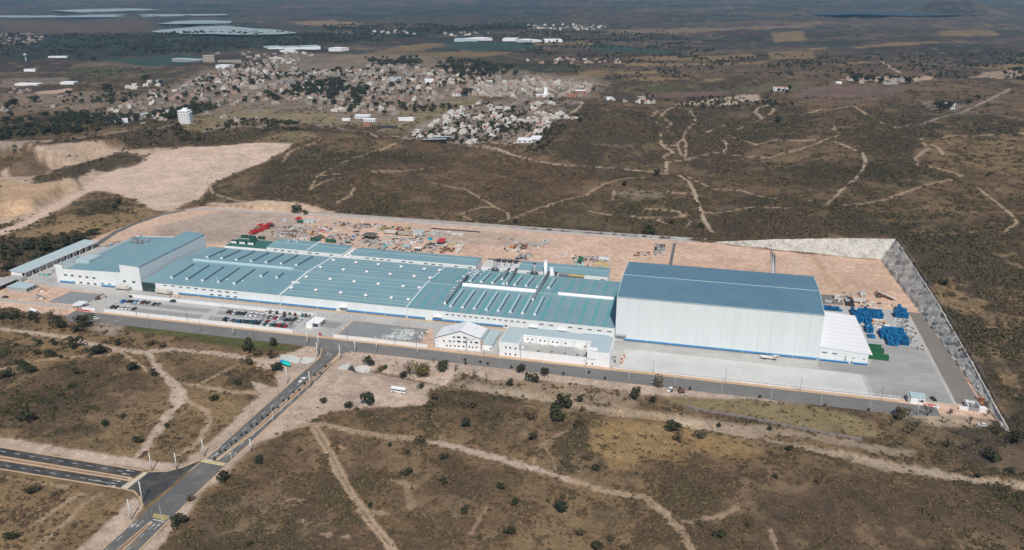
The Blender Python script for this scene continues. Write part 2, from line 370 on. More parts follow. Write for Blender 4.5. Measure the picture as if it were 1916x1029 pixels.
# far plain: a patchwork of small fields
fu = gx * .96 + gy * .28 + 60 * n3; fv = gy * .96 - gx * .28
ci = np.floor(fu / 210).astype(int); cj = np.floor(fv / 150 + .5 * (ci % 2)).astype(int); hsh = _tab[ci & 255, cj & 255]; hs2 = _tab[(ci * 7) & 255, (cj * 3) & 255]
fcol = np.array([(.045, .055, .045), (.06, .052, .045), (.085, .066, .055), (.17, .13, .095), (.035, .045, .038), (.13, .105, .08), (.05, .07, .06), (.07, .055, .052)])[(hsh * 7.99).astype(int)]
col = lerp(col, fcol * (.8 + .4 * hs2)[:, None], sm(1900, 2600, rr) * sm(-.25, .15, fbm(gx / 800, gy / 600, 3, 15.)) * .85)
cu = np.floor(fu / 520).astype(int); cv = np.floor(fv / 420 + .4 * (cu % 3)).astype(int); h3 = _tab[(cu * 5) & 255, (cv * 11) & 255]
fc2 = np.array([(.05, .06, .06), (.09, .075, .065), (.14, .115, .09), (.035, .05, .05), (.06, .075, .07), (.11, .085, .07)])[(h3 * 5.99).astype(int)]
col = lerp(col, fc2 * (1 + .35 * n2)[:, None], sm(3000, 4200, rr) * .75)
# far plain
zone('DGF', .8, [(0, 95), (60, 70), (250, 60), (420, 72), (640, 68), (860, 50), (980, 45), (960, 58), (800, 70), (640, 82), (560, 96), (330, 98), (150, 112), (0, 112)], 60, 90, .3)
zone((.05, .065, .07), .45, [(0, 12), (500, 14), (1000, 12), (900, 36), (500, 40), (0, 38)], 300, 400, 0)
zone('R', .6, [(0, 36), (280, 36), (300, 54), (0, 60)], 60, 60, 0)
zone('K', .5, [(540, 40), (620, 38), (680, 46), (660, 50), (560, 46)], 40, 60, 0)
zone('K', .4, [(1120, 55), (1260, 52), (1500, 45), (1560, 40), (1500, 52), (1300, 62), (1150, 62)], 40, 60, 0)
zone('TG', .95, [(190, 113), (330, 101), (370, 106), (366, 116), (290, 125)], 8, 5, 0)
zone('TG', .9, [(830, 90), (850, 78), (960, 80), (1010, 86), (900, 96)], 10, 5, 0)
zone('TG', .9, [(1085, 82), (1130, 81), (1220, 92), (1272, 97), (1240, 101), (1120, 95)], 10, 5, 0)
zone('OG', .8, [(100, 143), (130, 125), (260, 128), (272, 134), (190, 146)], 8, 8, .4)
zone('T', .7, [(0, 165), (0, 148), (130, 145), (125, 156)], 8, 10, 0)
zone('P', .8, [(65, 172), (130, 165), (140, 168), (70, 178)], 3, 2, 0)
zone('T', .55, [(0, 175), (240, 168), (250, 190), (120, 215), (0, 205)], 20, 20, .2)
zone('G', .7, [(600, 112), (700, 98), (800, 80), (830, 83), (740, 106), (680, 118)], 10, 10, .1)
zone('G', .8, [(770, 99), (870, 95), (960, 98), (905, 106), (780, 110)], 10, 10, .1)
zone('G', .7, [(1000, 152), (1090, 135), (1140, 132), (1130, 144), (1050, 153)], 8, 8, .1)
zone('DGF', .8, [(880, 118), (1000, 120), (1100, 122), (1080, 132), (960, 140), (900, 134)], 12, 20, .6)
for q in ([(1000, 80), (1085, 78), (1120, 84), (1000, 86)], [(1170, 108), (1400, 100), (1440, 106), (1200, 113)], [(1140, 118), (1440, 114), (1430, 119), (1180, 123)], [(1150, 134), (1250, 132), (1240, 138), (1160, 140)], [(1170, 148), (1230, 143), (1270, 148), (1200, 152)],
          [(1310, 150), (1350, 145), (1360, 148), (1330, 153)], [(1580, 88), (1720, 79), (1800, 80), (1700, 85)], [(1750, 60), (1860, 57), (1870, 66), (1760, 68)], [(1830, 122), (1916, 119), (1930, 128), (1850, 130)], [(1560, 119), (1640, 114), (1637, 118), (1570, 123)], [(1440, 62), (1500, 58), (1510, 74), (1450, 80)], [(1436, 98), (1520, 95), (1530, 110), (1440, 112)], [(1510, 90), (1550, 88), (1545, 93), (1515, 94)]):
    zone('G', .85, q, 6, 10, .1)
zone('GR', .6, [(1180, 158), (1290, 158), (1330, 160), (1300, 170), (1210, 173)], 8, 8, .3)
zone((.11, .115, .065), .6, [(1330, 168), (1440, 155), (1500, 155), (1496, 170), (1400, 176)], 8, 8, .3)
zone('D', .8, [(1120, 175), (1150, 165), (1180, 178), (1260, 185), (1200, 192), (1130, 188)], 6, 8, .3)
zone('R', .8, [(1200, 174), (1360, 170), (1370, 176), (1250, 184), (1190, 182)], 6, 6, .1)
zone((.045, .05, .05), .9, [(1715, 25), (1745, 4), (1820, 4), (1850, 25), (1780, 30)], 30, 40, .6)
zone('SL', .85, [(1262, 196), (1300, 188), (1380, 178), (1420, 176), (1426, 188), (1390, 195)], 4, 3, 0)
zone('R', 1, [(1480, 184), (1500, 168), (1560, 160), (1700, 160), (1690, 172), (1560, 183)], 5, 5, .1)
zone('K2', .85, [(1566, 149), (1740, 142), (1752, 150), (1610, 153)], 4, 5, 0)
zone('K2', .7, [(1820, 145), (1840, 135), (1916, 132), (1930, 142), (1880, 148)], 5, 8, 0)
zone('T', .7, [(1722, 192), (1740, 188), (1810, 196), (1790, 208), (1740, 206)], 4, 4, .1)
# town ground
zone('T', .75, [(130, 215), (240, 190), (400, 125), (560, 98), (760, 102), (900, 120), (1140, 150), (1120, 185), (900, 182), (760, 232), (600, 236), (400, 236), (340, 205), (200, 232)], 20, 30, .25)
zone('GY', .75, [(800, 200), (880, 183), (900, 185), (860, 205), (780, 250), (700, 245), (740, 215)], 10, 10, .15)
zone('GY', .7, [(330, 235), (350, 212), (480, 205), (620, 212), (640, 230), (480, 232)], 8, 14, .2)
zone('GP', .6, [(740, 262), (780, 235), (900, 190), (980, 184), (1090, 190), (1080, 220), (1000, 272), (905, 268)], 8, 6, .15)
zone('DG', .8, [(285, 205), (340, 198), (420, 195), (400, 205), (340, 225), (290, 220)], 8, 10, .8)
zone('DG', .85, [(0, 235), (80, 215), (240, 218), (300, 225), (250, 238), (120, 246), (0, 262)], 8, 14, .9)
zone('D', .95, [(60, 266), (200, 256), (400, 246), (560, 238), (572, 244), (500, 252), (440, 262), (370, 270), (240, 272), (110, 272)], 6, 8, .9)
zone('GY', .85, [(478, 264), (540, 246), (600, 246), (592, 258), (548, 270)], 5, 4, .3)
# hills behind the works
zone('DB', .6, [(600, 260), (820, 270), (960, 300), (1240, 325), (1100, 345), (900, 420), (640, 405), (520, 390), (560, 300)], 30, 40, .75)
zone('DG', .85, [(480, 335), (520, 300), (610, 270), (700, 285), (690, 315), (600, 345), (560, 395), (500, 380), (470, 350)], 10, 25, 1)
zone('DG', .7, [(600, 295), (700, 290), (800, 285), (820, 292), (700, 308), (620, 320)], 8, 18, 1)
zone('DG', .8, [(660, 400), (700, 384), (740, 388), (730, 402)], 5, 8, 1)
zone('DG', .8, [(860, 420), (950, 400), (990, 420), (1330, 442), (1330, 452), (1000, 432)], 4, 6, 1)
zone('G', .55, [(600, 262), (660, 265), (760, 275), (700, 285), (610, 290)], 10, 14, .4)
zone('G2', .6, [(760, 330), (880, 310), (940, 330), (900, 350), (800, 360)], 20, 25, .5)
zone('D', .85, [(1085, 195), (1210, 205), (1245, 240), (1235, 300), (1100, 305), (985, 285), (1030, 240)], 14, 25, 1)
zone('G2', .5, [(1120, 210), (1180, 215), (1200, 235), (1130, 230)], 10, 14, .5)
zone('D', .8, [(1240, 200), (1450, 192), (1540, 215), (1480, 290), (1350, 330), (1270, 310)], 14, 25, 1)
zone('G2', .6, [(1300, 205), (1400, 205), (1410, 225), (1330, 228)], 8, 14, .5)
zone('DG', .95, [(1570, 245), (1660, 232), (1760, 240), (1745, 262), (1716, 262), (1712, 295), (1722, 312), (1790, 330), (1740, 348), (1640, 370), (1575, 365), (1600, 320), (1620, 280)], 8, 14, 1.1)
zone('DG', .85, [(1430, 320), (1550, 300), (1605, 330), (1560, 365), (1440, 350)], 8, 14, 1)
zone('G2', .8, [(1400, 270), (1560, 255), (1610, 290), (1560, 300), (1440, 310), (1390, 300)], 14, 20, .55)
zone('G', .6, [(1730, 258), (1850, 262), (1916, 250), (1916, 330), (1830, 320), (1760, 300)], 20, 30, .45)
zone('G2', .6, [(1500, 400), (1700, 380), (1880, 350), (1890, 400), (1700, 425), (1560, 430)], 20, 30, .55)
zone('D', .95, [(1345, 442), (1320, 400), (1400, 370), (1560, 375), (1600, 395), (1780, 425), (1700, 440)], 10, 20, 1.1)
zone('D', .9, [(1700, 448), (1916, 438), (1960, 600), (1960, 900), (1916, 870), (1880, 780), (1820, 660), (1780, 590), (1720, 510)], 6, 12, 1.1)
zone('G', .8, [(1740, 530), (1775, 520), (1800, 545), (1850, 565), (1820, 600), (1775, 580), (1745, 560)], 4, 8, .2)
zone('G', .7, [(1860, 690), (1916, 700), (1916, 760), (1890, 740)], 6, 12, .4)
zone('DG', .6, [(1020, 400), (1080, 380), (1150, 410), (1260, 440), (1100, 435), (1000, 425)], 5, 8, .2)
zone('T', .7, [(1150, 365), (1180, 352), (1240, 360), (1250, 370), (1180, 374)], 5, 6, .1)
zone('DG', .9, [(1170, 385), (1200, 375), (1280, 388), (1270, 398), (1190, 398)], 4, 6, 1)
# quarry and bare plateau
zone('K2', .85, [(0, 420), (0, 320), (60, 285), (215, 270), (335, 275), (320, 295), (230, 320), (170, 345), (120, 380), (60, 410)], 6, 8, .05)
zone('K', .9, [(0, 412), (60, 396), (118, 365), (128, 340), (60, 344), (0, 340)], 3, 3, 0)
zone('P2', 1, [(150, 352), (205, 318), (300, 285), (350, 277), (470, 268), (548, 268), (540, 280), (490, 305), (440, 325), (395, 345), (380, 372), (345, 383), (320, 395), (290, 395), (262, 382), (245, 372), (215, 362)], 3, 2, 0)
zone('DB', .9, [(15, 318), (45, 280), (60, 283), (95, 318), (60, 330), (20, 330)], 3, 3, .2)
zone('DG', .85, [(100, 318), (180, 300), (225, 284), (275, 295), (262, 308), (200, 322), (170, 318), (110, 338), (60, 345), (60, 335)], 4, 6, .9)
zone('G', .85, [(80, 432), (130, 395), (200, 372), (255, 382), (300, 398), (240, 430), (160, 445)], 5, 6, .35)
zone('DG', .9, [(112, 400), (140, 378), (200, 372), (262, 384), (240, 396), (160, 402)], 3, 5, .9)
zone('G', .7, [(0, 440), (100, 425), (230, 420), (200, 445), (60, 455)], 4, 5, .3)
zone('D', .9, [(0, 452), (60, 446), (140, 438), (185, 448), (120, 478), (60, 500), (0, 535)], 4, 5, 1.1)
zone('DG', .8, [(360, 400), (392, 350), (440, 345), (480, 380), (540, 395), (480, 392), (400, 378)], 3, 4, .8)
path('P2', 15, [(-60, 450), (0, 436), (45, 420), (100, 390), (150, 362), (200, 345), (260, 312), (320, 285), (352, 276)], 1, .5)
# works yard
zone('P', 1, [(-525, 425), (-530, 600), (-520, 675), (-495, 703), (-410, 704), (5, 701), (60, 692), (143, 685), (150, 580), (158, 425)], 1.5, 1.2, 0, True)
zone('K2', .9, [(-500, 704), (-370, 704), (-350, 712), (-400, 716), (-500, 716)], 1.5, 1, 0, True)
zone('GP', .7, [(-500, 625), (-470, 690), (-400, 695), (-360, 660), (-350, 600), (-400, 600), (-470, 575)], 8, 8, 0, True)
zone('GP', .5, [(-220, 640), (-150, 650), (-120, 670), (-200, 690), (-260, 670)], 8, 8, 0, True)
zone((.44, .28, .19), .45, [(-40, 640), (140, 640), (140, 600), (40, 590), (-40, 600)], 20, 20, 0, True)
zone((.42, .28, .17), .5, [(86, 690), (92, 690), (104, 600), (96, 600)], 2, 3, 0, True)
for k in (0, 3.2): path('P2', 1.6, [(76 + k, 680), (72 + k, 640), (76 + k, 620), (92 + k, 608)], .7, .3, 0, True)
for q in range(7):
    x0 = -180 + q * 45; path('P2', 2.2, [(x0, 598), (x0 + 20, 640), (x0 + 32, 685)], .45, .8, 0, True)
# hill tracks
T3 = 3.4
for w_, c, l in ((9, 'GP', [(-80, 270), (0, 268), (80, 265), (200, 250), (300, 240), (400, 240), (480, 237), (560, 233), (620, 235), (680, 247), (760, 258), (830, 262), (900, 275), (940, 285)]),
        (5, 'SL', [(900, 272), (960, 290), (985, 297), (1030, 306), (1100, 312), (1160, 316), (1200, 320), (1244, 322)]),
        (6, 'SL', [(1190, 318), (1215, 322), (1250, 325)]),
        (5, 'SL', [(1245, 322), (1248, 306), (1240, 294), (1260, 286), (1238, 271)]), (3.6, 'S', [(1282, 299), (1283, 268), (1277, 256), (1283, 246), (1298, 230), (1301, 223), (1290, 214)]),
        (3.6, 'S', [(1276, 291), (1266, 273), (1278, 258), (1258, 253), (1245, 240), (1256, 233), (1238, 218), (1245, 208), (1258, 201)]),
        (4.5, 'S', [(1220, 220), (1228, 208), (1258, 202)]), (3.6, 'S', [(1238, 254), (1226, 243)]), (3.6, 'S', [(1235, 236), (1225, 227)]), (3.4, 'S', [(1245, 304), (1286, 299), (1314, 291), (1339, 285)]),
        (4, 'SL', [(1336, 256), (1321, 248), (1354, 234), (1402, 227), (1425, 220), (1412, 210), (1420, 201)]), (3, 'S', [(1374, 246), (1394, 236), (1404, 232)]), (3, 'S', [(1349, 251), (1387, 261), (1415, 271)]),
        (4.4, 'SL', [(1353, 286), (1362, 273), (1352, 262)]), (5.5, 'SL', [(1271, 328), (1288, 339), (1301, 364), (1311, 395), (1324, 422), (1336, 440)]),
        (3.2, 'S', [(1207, 333), (1175, 333), (1137, 342), (1112, 354), (1096, 366), (1061, 373), (1023, 387), (1012, 392)]), (2.6, 'S', [(1298, 362), (1263, 362), (1245, 358)]), (2.8, 'S', [(1147, 374), (1149, 357)]),
        (3.6, 'S', [(1101, 395), (1137, 402), (1213, 410), (1258, 411), (1290, 400)]), (4.5, 'SL', [(1567, 364), (1580, 350), (1598, 337), (1613, 319), (1620, 304), (1613, 286), (1590, 276), (1562, 266)]), (3.4, 'S', [(1560, 236), (1562, 246), (1572, 252)]),
        (3.6, 'S', [(1719, 261), (1730, 270), (1736, 279), (1711, 296), (1719, 309), (1764, 318), (1800, 329), (1777, 337), (1721, 349), (1663, 372), (1613, 382)]),
        (3, 'S', [(1830, 352), (1866, 380), (1891, 400), (1903, 417), (1881, 433), (1790, 437), (1690, 444)]), (4.5, 'GP', [(1890, 166), (1860, 182), (1810, 205), (1775, 218), (1714, 235), (1676, 240)]), (2.6, 'T', [(1810, 208), (1860, 215), (1925, 224)]),
        (1.8, 'S', [(594, 329), (695, 321), (796, 316), (816, 313)]), (2.6, 'S', [(528, 304), (543, 284), (576, 271), (600, 262)]), (2.6, 'S', [(682, 291), (712, 281), (740, 268)]), (1.8, 'S', [(808, 342), (869, 354), (925, 387), (900, 388), (874, 395), (861, 402), (894, 417)]),
        (2.2, 'S', [(392, 345), (398, 362), (430, 372), (480, 380), (551, 397), (621, 402), (733, 409), (859, 415)]), (2, 'S', [(578, 357), (600, 342), (632, 332), (650, 340), (662, 352), (656, 366), (632, 379)]), (2.2, 'S', [(925, 387), (950, 398), (952, 410), (930, 415)]),
        (5, 'SL', [(990, 210), (1010, 196), (1030, 186)]), (5, 'SL', [(1056, 220), (1075, 208), (1090, 196), (1088, 190)]), (6, 'P', [(955, 272), (985, 255), (1003, 240), (1018, 225)]), (5, 'SL', [(905, 266), (940, 270), (958, 268)]),
        (6, 'GP', [(705, 246), (745, 235), (780, 220)]), (6, 'GP', [(885, 262), (900, 240), (925, 215), (965, 192)]), (6, 'GP', [(825, 222), (862, 205), (900, 188)]),
        (2.6, 'S', [(1288, 331), (1339, 354), (1389, 357), (1440, 371), (1504, 373), (1540, 384), (1613, 382)]), (2.6, 'S', [(1570, 252), (1545, 262), (1500, 278), (1436, 296), (1380, 291), (1339, 285)]), (2.4, 'S', [(1415, 271), (1450, 262), (1520, 262), (1562, 266)]), (2.4, 'S', [(1420, 201), (1436, 197), (1448, 206), (1436, 218), (1404, 232)]), (2.2, 'S', [(1567, 364), (1545, 384), (1480, 390), (1400, 388), (1311, 395)]),
        (2.4, 'S', [(1258, 201), (1290, 204), (1301, 223)]), (2.2, 'S', [(1233, 251), (1238, 271), (1266, 273)]), (2.2, 'S', [(1061, 373), (1000, 392), (952, 412)]), (2, 'S', [(712, 281), (650, 300), (594, 329), (578, 357)]), (2, 'S', [(1719, 261), (1740, 258), (1790, 254), (1916, 250)]), (2, 'S', [(1736, 268), (1755, 276), (1764, 290)]), (2.4, 'S', [(1500, 215), (1540, 205), (1600, 200), (1676, 240)]),
        (5, 'SL', [(1651, 116), (1664, 124), (1683, 136)]), (4, 'S', [(55, 278), (95, 265)]), (2.6, 'S', [(1230, 412), (1290, 432)]), (4, 'S', [(1190, 395), (1270, 396), (1290, 415), (1280, 430)])):
    path(c, w_ * .8, l, .85, .3)
# foreground, plot by plot
zone('G', .55, [(-80, 600), (200, 610), (500, 660), (640, 700), (520, 800), (380, 960), (300, 1080), (-80, 1080)], 10, 12, .45)
zone('G', .4, [(600, 780), (800, 750), (1300, 780), (1960, 900), (1960, 1080), (300, 1080), (400, 930)], 10, 14, .5)
zone('DB', .85, [(-60, 690), (60, 690), (180, 668), (225, 668), (290, 700), (312, 745), (250, 785), (200, 800), (120, 812), (-60, 810)], 7, 10, 1)
zone('DB', .7, [(-60, 632), (50, 642), (52, 668), (-60, 690)], 4, 6, 1)
zone('DB', .5, [(300, 667), (400, 672), (440, 700), (380, 718), (340, 712)], 4, 8, .8)
zone('DB', .8, [(470, 690), (510, 712), (500, 725), (450, 728), (420, 720), (430, 700)], 2, 4, 1)
zone('DB', .75, [(575, 800), (500, 850), (400, 925), (330, 1000), (290, 1060), (760, 1060), (690, 985), (640, 890)], 5, 8, .8)
zone('D', .5, [(430, 930), (560, 920), (640, 960), (620, 1060), (380, 1060)], 10, 16, .9)
zone('DB', .55, [(620, 800), (790, 830), (900, 860), (980, 930), (920, 1060), (760, 1060), (700, 950), (640, 860)], 10, 16, .8)
zone('D', .7, [(800, 850), (900, 880), (900, 960), (850, 980), (800, 900)], 6, 10, .9)
zone('D', .75, [(1030, 850), (1060, 810), (1090, 790), (1110, 830), (1140, 870), (1110, 895), (1040, 875)], 4, 6, 1)
zone('DB', .5, [(600, 770), (700, 770), (800, 740), (900, 735), (1000, 760), (1060, 790), (1000, 850), (850, 800), (700, 800)], 6, 10, .9)
zone('Y', .8, [(1122, 800), (1150, 780), (1230, 788), (1300, 802), (1400, 832), (1440, 852), (1400, 880), (1330, 890), (1250, 868), (1190, 875), (1150, 880), (1120, 850), (1100, 822)], 6, 10, .15)
zone('DB', .6, [(1290, 850), (1440, 850), (1500, 880), (1340, 930), (1260, 900)], 4, 8, .9)
zone('D', .5, [(1340, 890), (1560, 870), (1916, 930), (1960, 1080), (1400, 1080), (1300, 1000)], 12, 18, .8)
zone('DB', .6, [(1380, 880), (1600, 880), (1960, 930), (1960, 1080), (1300, 1080), (1240, 960)], 12, 18, .75)
zone('GY', .9, [(1222, 737), (1400, 746), (1560, 768), (1640, 792), (1668, 812), (1600, 822), (1500, 802), (1380, 778), (1262, 758)], 3, 3, .1)
zone('SL', .5, [(650, 690), (900, 700), (1200, 730), (1180, 770), (1000, 745), (850, 730), (700, 750)], 4, 6, .35)
zone('GR', .9, [(227, 616), (237, 608), (294, 614), (344, 620), (420, 628), (461, 635), (516, 643), (556, 648), (541, 657), (504, 657), (466, 656), (390, 643), (344, 634), (281, 626)], 1.5, 2, .1)
zone((.22, .14, .09), .55, [(226, 620), (344, 637), (466, 660), (480, 680), (400, 655), (250, 640)], 2, 3, .3)
zone('GP', .6, [(165, 612), (180, 600), (235, 606), (225, 625), (190, 628)], 2, 3, .3)
zone('V', .95, [(598, 690), (640, 655), (700, 660), (850, 675), (1000, 690), (1200, 714), (1420, 742), (1500, 757), (1400, 748), (1250, 742), (1180, 735), (1100, 722), (1000, 712), (930, 712), (860, 700), (800, 735), (800, 760), (700, 762), (620, 772), (560, 800), (520, 815), (480, 830), (430, 880), (405, 905), (385, 915), (330, 985), (296, 1029), (280, 1060), (240, 1060), (290, 1000), (385, 905), (440, 850), (520, 770)], 1.5, 2, .02)
zone('V', .95, [(340, 868), (425, 800), (470, 755), (485, 742), (470, 715), (520, 725), (512, 690), (478, 690), (485, 670), (530, 664), (560, 655), (590, 640), (604, 640), (602, 680), (550, 730), (480, 790), (395, 860), (360, 880), (320, 884), (285, 878), (200, 868), (100, 852), (-60, 838), (-60, 812), (0, 818), (50, 825), (138, 842), (225, 856), (276, 864)], 1.2, 1.5, .02)
zone('V', .95, [(120, 1050), (160, 1015), (210, 968), (250, 932), (262, 935), (268, 950), (230, 1000), (190, 1029), (160, 1060)], 1, 1.2, .02)
zone('P2', .6, [(640, 745), (720, 738), (790, 736), (800, 752), (700, 760)], 3, 3, 0)
zone('SL', .8, [(1660, 775), (1740, 770), (1860, 790), (1850, 800), (1760, 800), (1700, 790)], 2, 2, .1)
zone('D', .85, [(1640, 800), (1700, 772), (1740, 800), (1850, 805), (1960, 830), (1960, 880), (1860, 870), (1760, 850), (1690, 850)], 5, 8, .5)
zone('G', .5, [(1600, 800), (1700, 790), (1800, 830), (1700, 850)], 5, 8, .4)
path('V', 4.6, [(-60, 614), (0, 616), (55, 623), (126, 631), (177, 646), (220, 655), (265, 659), (328, 655), (404, 661), (467, 671), (500, 678)])
path('V', 4.8, [(275, 662), (298, 692), (323, 717), (341, 732), (336, 757), (313, 775), (298, 800), (272, 840), (256, 856)])
zone('V', .8, [(320, 720), (345, 728), (350, 750), (335, 762), (318, 748)], 1, 1.5, 0)
path('S', 3.2, [(341, 745), (374, 762), (389, 772), (391, 793), (370, 830), (335, 852)])
path('S', 3.4, [(346, 718), (394, 727), (430, 734), (490, 736)])
path('S', 2.4, [(-60, 705), (0, 692), (63, 676), (126, 669), (202, 664)])
path('S', 2, [(378, 716), (420, 695), (440, 685)]); path('S', 1.6, [(220, 655), (265, 685), (285, 700)])
path('S', 2.2, [(60, 1029), (110, 990), (160, 940), (190, 925)], .6); path('S', 2, [(-40, 885), (50, 900), (130, 912)], .5); path('S', 3, [(75, 975), (110, 950), (150, 925)], .7)
path('S', 4.4, [(590, 800), (615, 845), (640, 893), (666, 940), (701, 986), (736, 1029), (752, 1050)], .95, .5, 0, core=.7)
path('S', 4.2, [(560, 796), (600, 795), (666, 808), (728, 819), (778, 821), (816, 830)], .9, .7, 0, core=.4)
path('V', 4.8, [(816, 829), (853, 835), (904, 850), (943, 863), (1005, 880), (1068, 898)])
path('S', 4.4, [(1068, 898), (1130, 918), (1206, 933), (1231, 950), (1268, 985), (1293, 1029), (1300, 1050)], .85, .8, 0, core=.4)
path('S', 3, [(1231, 950), (1281, 978), (1344, 967), (1380, 950)], .7); path('S', 1.6, [(998, 868), (1008, 838), (1040, 815), (1062, 806)], .6); path('S', 1.4, [(1015, 830), (1035, 860), (1040, 880)], .6)
path('S', 2, [(1440, 990), (1460, 1040)], .6); path('S', 1.6, [(880, 1000), (905, 960), (910, 950)], .5); path('S', 4, [(760, 905), (770, 950)], .4)
path('CB', 6.5, [(888, 722), (960, 735), (1007, 744), (1058, 760), (1108, 767), (1134, 772), (1200, 775), (1276, 784), (1377, 800), (1503, 812), (1614, 835), (1700, 850)], .75, 1.2)
path('CB', 5.5, [(1440, 826), (1561, 850), (1661, 874), (1762, 890), (1912, 910), (2050, 935)], .85, 1.0)
path('DB', 2.4, [(680, 692), (775, 712), (860, 730), (940, 742), (1010, 752), (1134, 780), (1260, 792), (1330, 806), (1420, 822)], .8, .8, .7)
zone('SL', .8, [(1256, 785), (1300, 790), (1440, 815), (1400, 822), (1290, 800)], 2, 3, 0)
zone('K', .7, [(628, 838), (640, 834), (650, 838), (640, 845)], 1, 1, 0)
for q in ((640, 1005), (600, 1000), (560, 975), (730, 900), (760, 910), (700, 960), (540, 935), (500, 1000)): path('S', 2.2, [q, (q[0] + 22, q[1] + 3)], .6, 2.0)
# dry grass openings and darker thickets inside the vegetated ground
n7 = fbm(gx / 26, gy / 26, 4, 21.); n8 = fbm(gx / 7, gy / 9, 3, 23.)
vm_ = np.clip(veg, 0, 1)
col = lerp(col, np.array((.27, .195, .11)), sm(.12, .42, n7 + .5 * n8) * vm_ * .55)
col = lerp(col, np.array((.055, .046, .034)), sm(.10, .40, -n7 + .7 * n8 + .3 * n1) * vm_ * .6)
mid = sm(700, 760, gy) * (1 - sm(1500, 2300, rr)) * vm_
col = col * (1 - .30 * mid * (.7 + .5 * sm(-.2, .3, n1 - n3)))[:, None]
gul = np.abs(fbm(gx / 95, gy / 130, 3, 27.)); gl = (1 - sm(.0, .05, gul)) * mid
col = lerp(col, np.array((.036, .034, .026)), gl * .7)  # gully lines: dark scrub colour, also standing in for relief shading
rdg = np.abs(fbm(gx / 60, gy / 75, 3, 29.)); col = lerp(col, np.array((.21, .155, .10)), (1 - sm(.0, .03, rdg)) * mid * .3)  # pale ridge lines coloured in where the relief itself shades little
col[:, 1] *= 1 - .025 * vm_; col[:, 2] *= 1 - .01 * vm_
veg = np.clip(veg - .5 * sm(.15, .45, n7 + .5 * n8) * vm_ + .25 * sm(.1, .4, -n7 + .7 * n8) * vm_, 0, 1.2)
veg = np.clip(veg, 0, 1.2)
col = col * (1 - .2 * sm(1700, 2500, rr))[:, None]
veg = np.clip(veg + gl * .4, 0, 1.2)
veg = np.where(rr > 1500, veg * .7, veg)
col = np.clip(col, .01, .8)
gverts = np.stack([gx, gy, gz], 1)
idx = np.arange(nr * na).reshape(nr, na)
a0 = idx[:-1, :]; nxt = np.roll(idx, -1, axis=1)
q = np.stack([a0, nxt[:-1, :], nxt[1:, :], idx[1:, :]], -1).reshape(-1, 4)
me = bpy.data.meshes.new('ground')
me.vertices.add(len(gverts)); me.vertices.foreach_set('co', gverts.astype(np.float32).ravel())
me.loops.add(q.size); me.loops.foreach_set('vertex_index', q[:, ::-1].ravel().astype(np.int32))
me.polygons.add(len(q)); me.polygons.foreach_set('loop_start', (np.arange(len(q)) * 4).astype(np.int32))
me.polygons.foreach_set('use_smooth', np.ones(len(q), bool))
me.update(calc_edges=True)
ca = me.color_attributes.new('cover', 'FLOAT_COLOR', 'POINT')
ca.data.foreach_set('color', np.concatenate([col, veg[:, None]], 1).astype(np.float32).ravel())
gm = bpy.data.materials.new('dry_ground'); gm.use_nodes = True
N = gm.node_tree.nodes; L = gm.node_tree.links; b = N['Principled BSDF']; b.inputs['Roughness'].default_value = 1; b.inputs['Specular IOR Level'].default_value = .05
at_ = nn(gm, 'ShaderNodeAttribute', attribute_name='cover'); g = nn(gm, 'ShaderNodeNewGeometry')
na1 = nn(gm, 'ShaderNodeTexNoise'); na1.inputs['Scale'].default_value = .9; na1.inputs['Detail'].default_value = 6; na1.inputs['Roughness'].default_value = .75; L.new(g.outputs['Position'], na1.inputs[0])
na2 = nn(gm, 'ShaderNodeTexNoise'); na2.inputs['Scale'].default_value = .22; na2.inputs['Detail'].default_value = 7; na2.inputs['Roughness'].default_value = .7; L.new(g.outputs['Position'], na2.inputs[0])
r1 = nn(gm, 'ShaderNodeMapRange'); r1.inputs[1].default_value = .3; r1.inputs[2].default_value = .7; r1.inputs[3].default_value = .62; r1.inputs[4].default_value = 1.38; L.new(na1.outputs[0], r1.inputs[0])
r2 = nn(gm, 'ShaderNodeMapRange'); r2.inputs[1].default_value = .3; r2.inputs[2].default_value = .7; r2.inputs[3].default_value = .72; r2.inputs[4].default_value = 1.28; L.new(na2.outputs[0], r2.inputs[0])
mu = nn(gm, 'ShaderNodeMath', operation='MULTIPLY'); L.new(r1.outputs[0], mu.inputs[0]); L.new(r2.outputs[0], mu.inputs[1])
sc = nn(gm, 'ShaderNodeVectorMath', operation='SCALE'); L.new(at_.outputs['Color'], sc.inputs[0]); L.new(mu.outputs[0], sc.inputs['Scale'])
# low dry growth: dark flecks where the cover is vegetated
n3_ = nn(gm, 'ShaderNodeTexNoise'); n3_.inputs['Scale'].default_value = .42; n3_.inputs['Detail'].default_value = 4; n3_.inputs['Roughness'].default_value = .8; L.new(g.outputs['Position'], n3_.inputs[0])
th = nn(gm, 'ShaderNodeMapRange'); th.inputs[1].default_value = 0; th.inputs[2].default_value = 1.1; th.inputs[3].default_value = .66; th.inputs[4].default_value = .44; L.new(at_.outputs['Alpha'], th.inputs[0])
sb = nn(gm, 'ShaderNodeMath', operation='SUBTRACT'); L.new(n3_.outputs[0], sb.inputs[0]); L.new(th.outputs[0], sb.inputs[1])
r3 = nn(gm, 'ShaderNodeMapRange'); r3.inputs[1].default_value = 0; r3.inputs[2].default_value = .08; r3.inputs[4].default_value = .8; L.new(sb.outputs[0], r3.inputs[0])
mx = nn(gm, 'ShaderNodeMix', data_type='RGBA'); L.new(r3.outputs[0], mx.inputs[0]); L.new(sc.outputs[0], mx.inputs[6]); mx.inputs[7].default_value = (.075, .058, .038, 1)
L.new(mx.outputs[2], b.inputs['Base Color'])
bp = nn(gm, 'ShaderNodeBump'); bp.inputs['Strength'].default_value = .8; bp.inputs['Distance'].default_value = .35; L.new(na1.outputs[0], bp.inputs['Height']); L.new(bp.outputs[0], b.inputs['Normal'])
me.materials.append(gm)
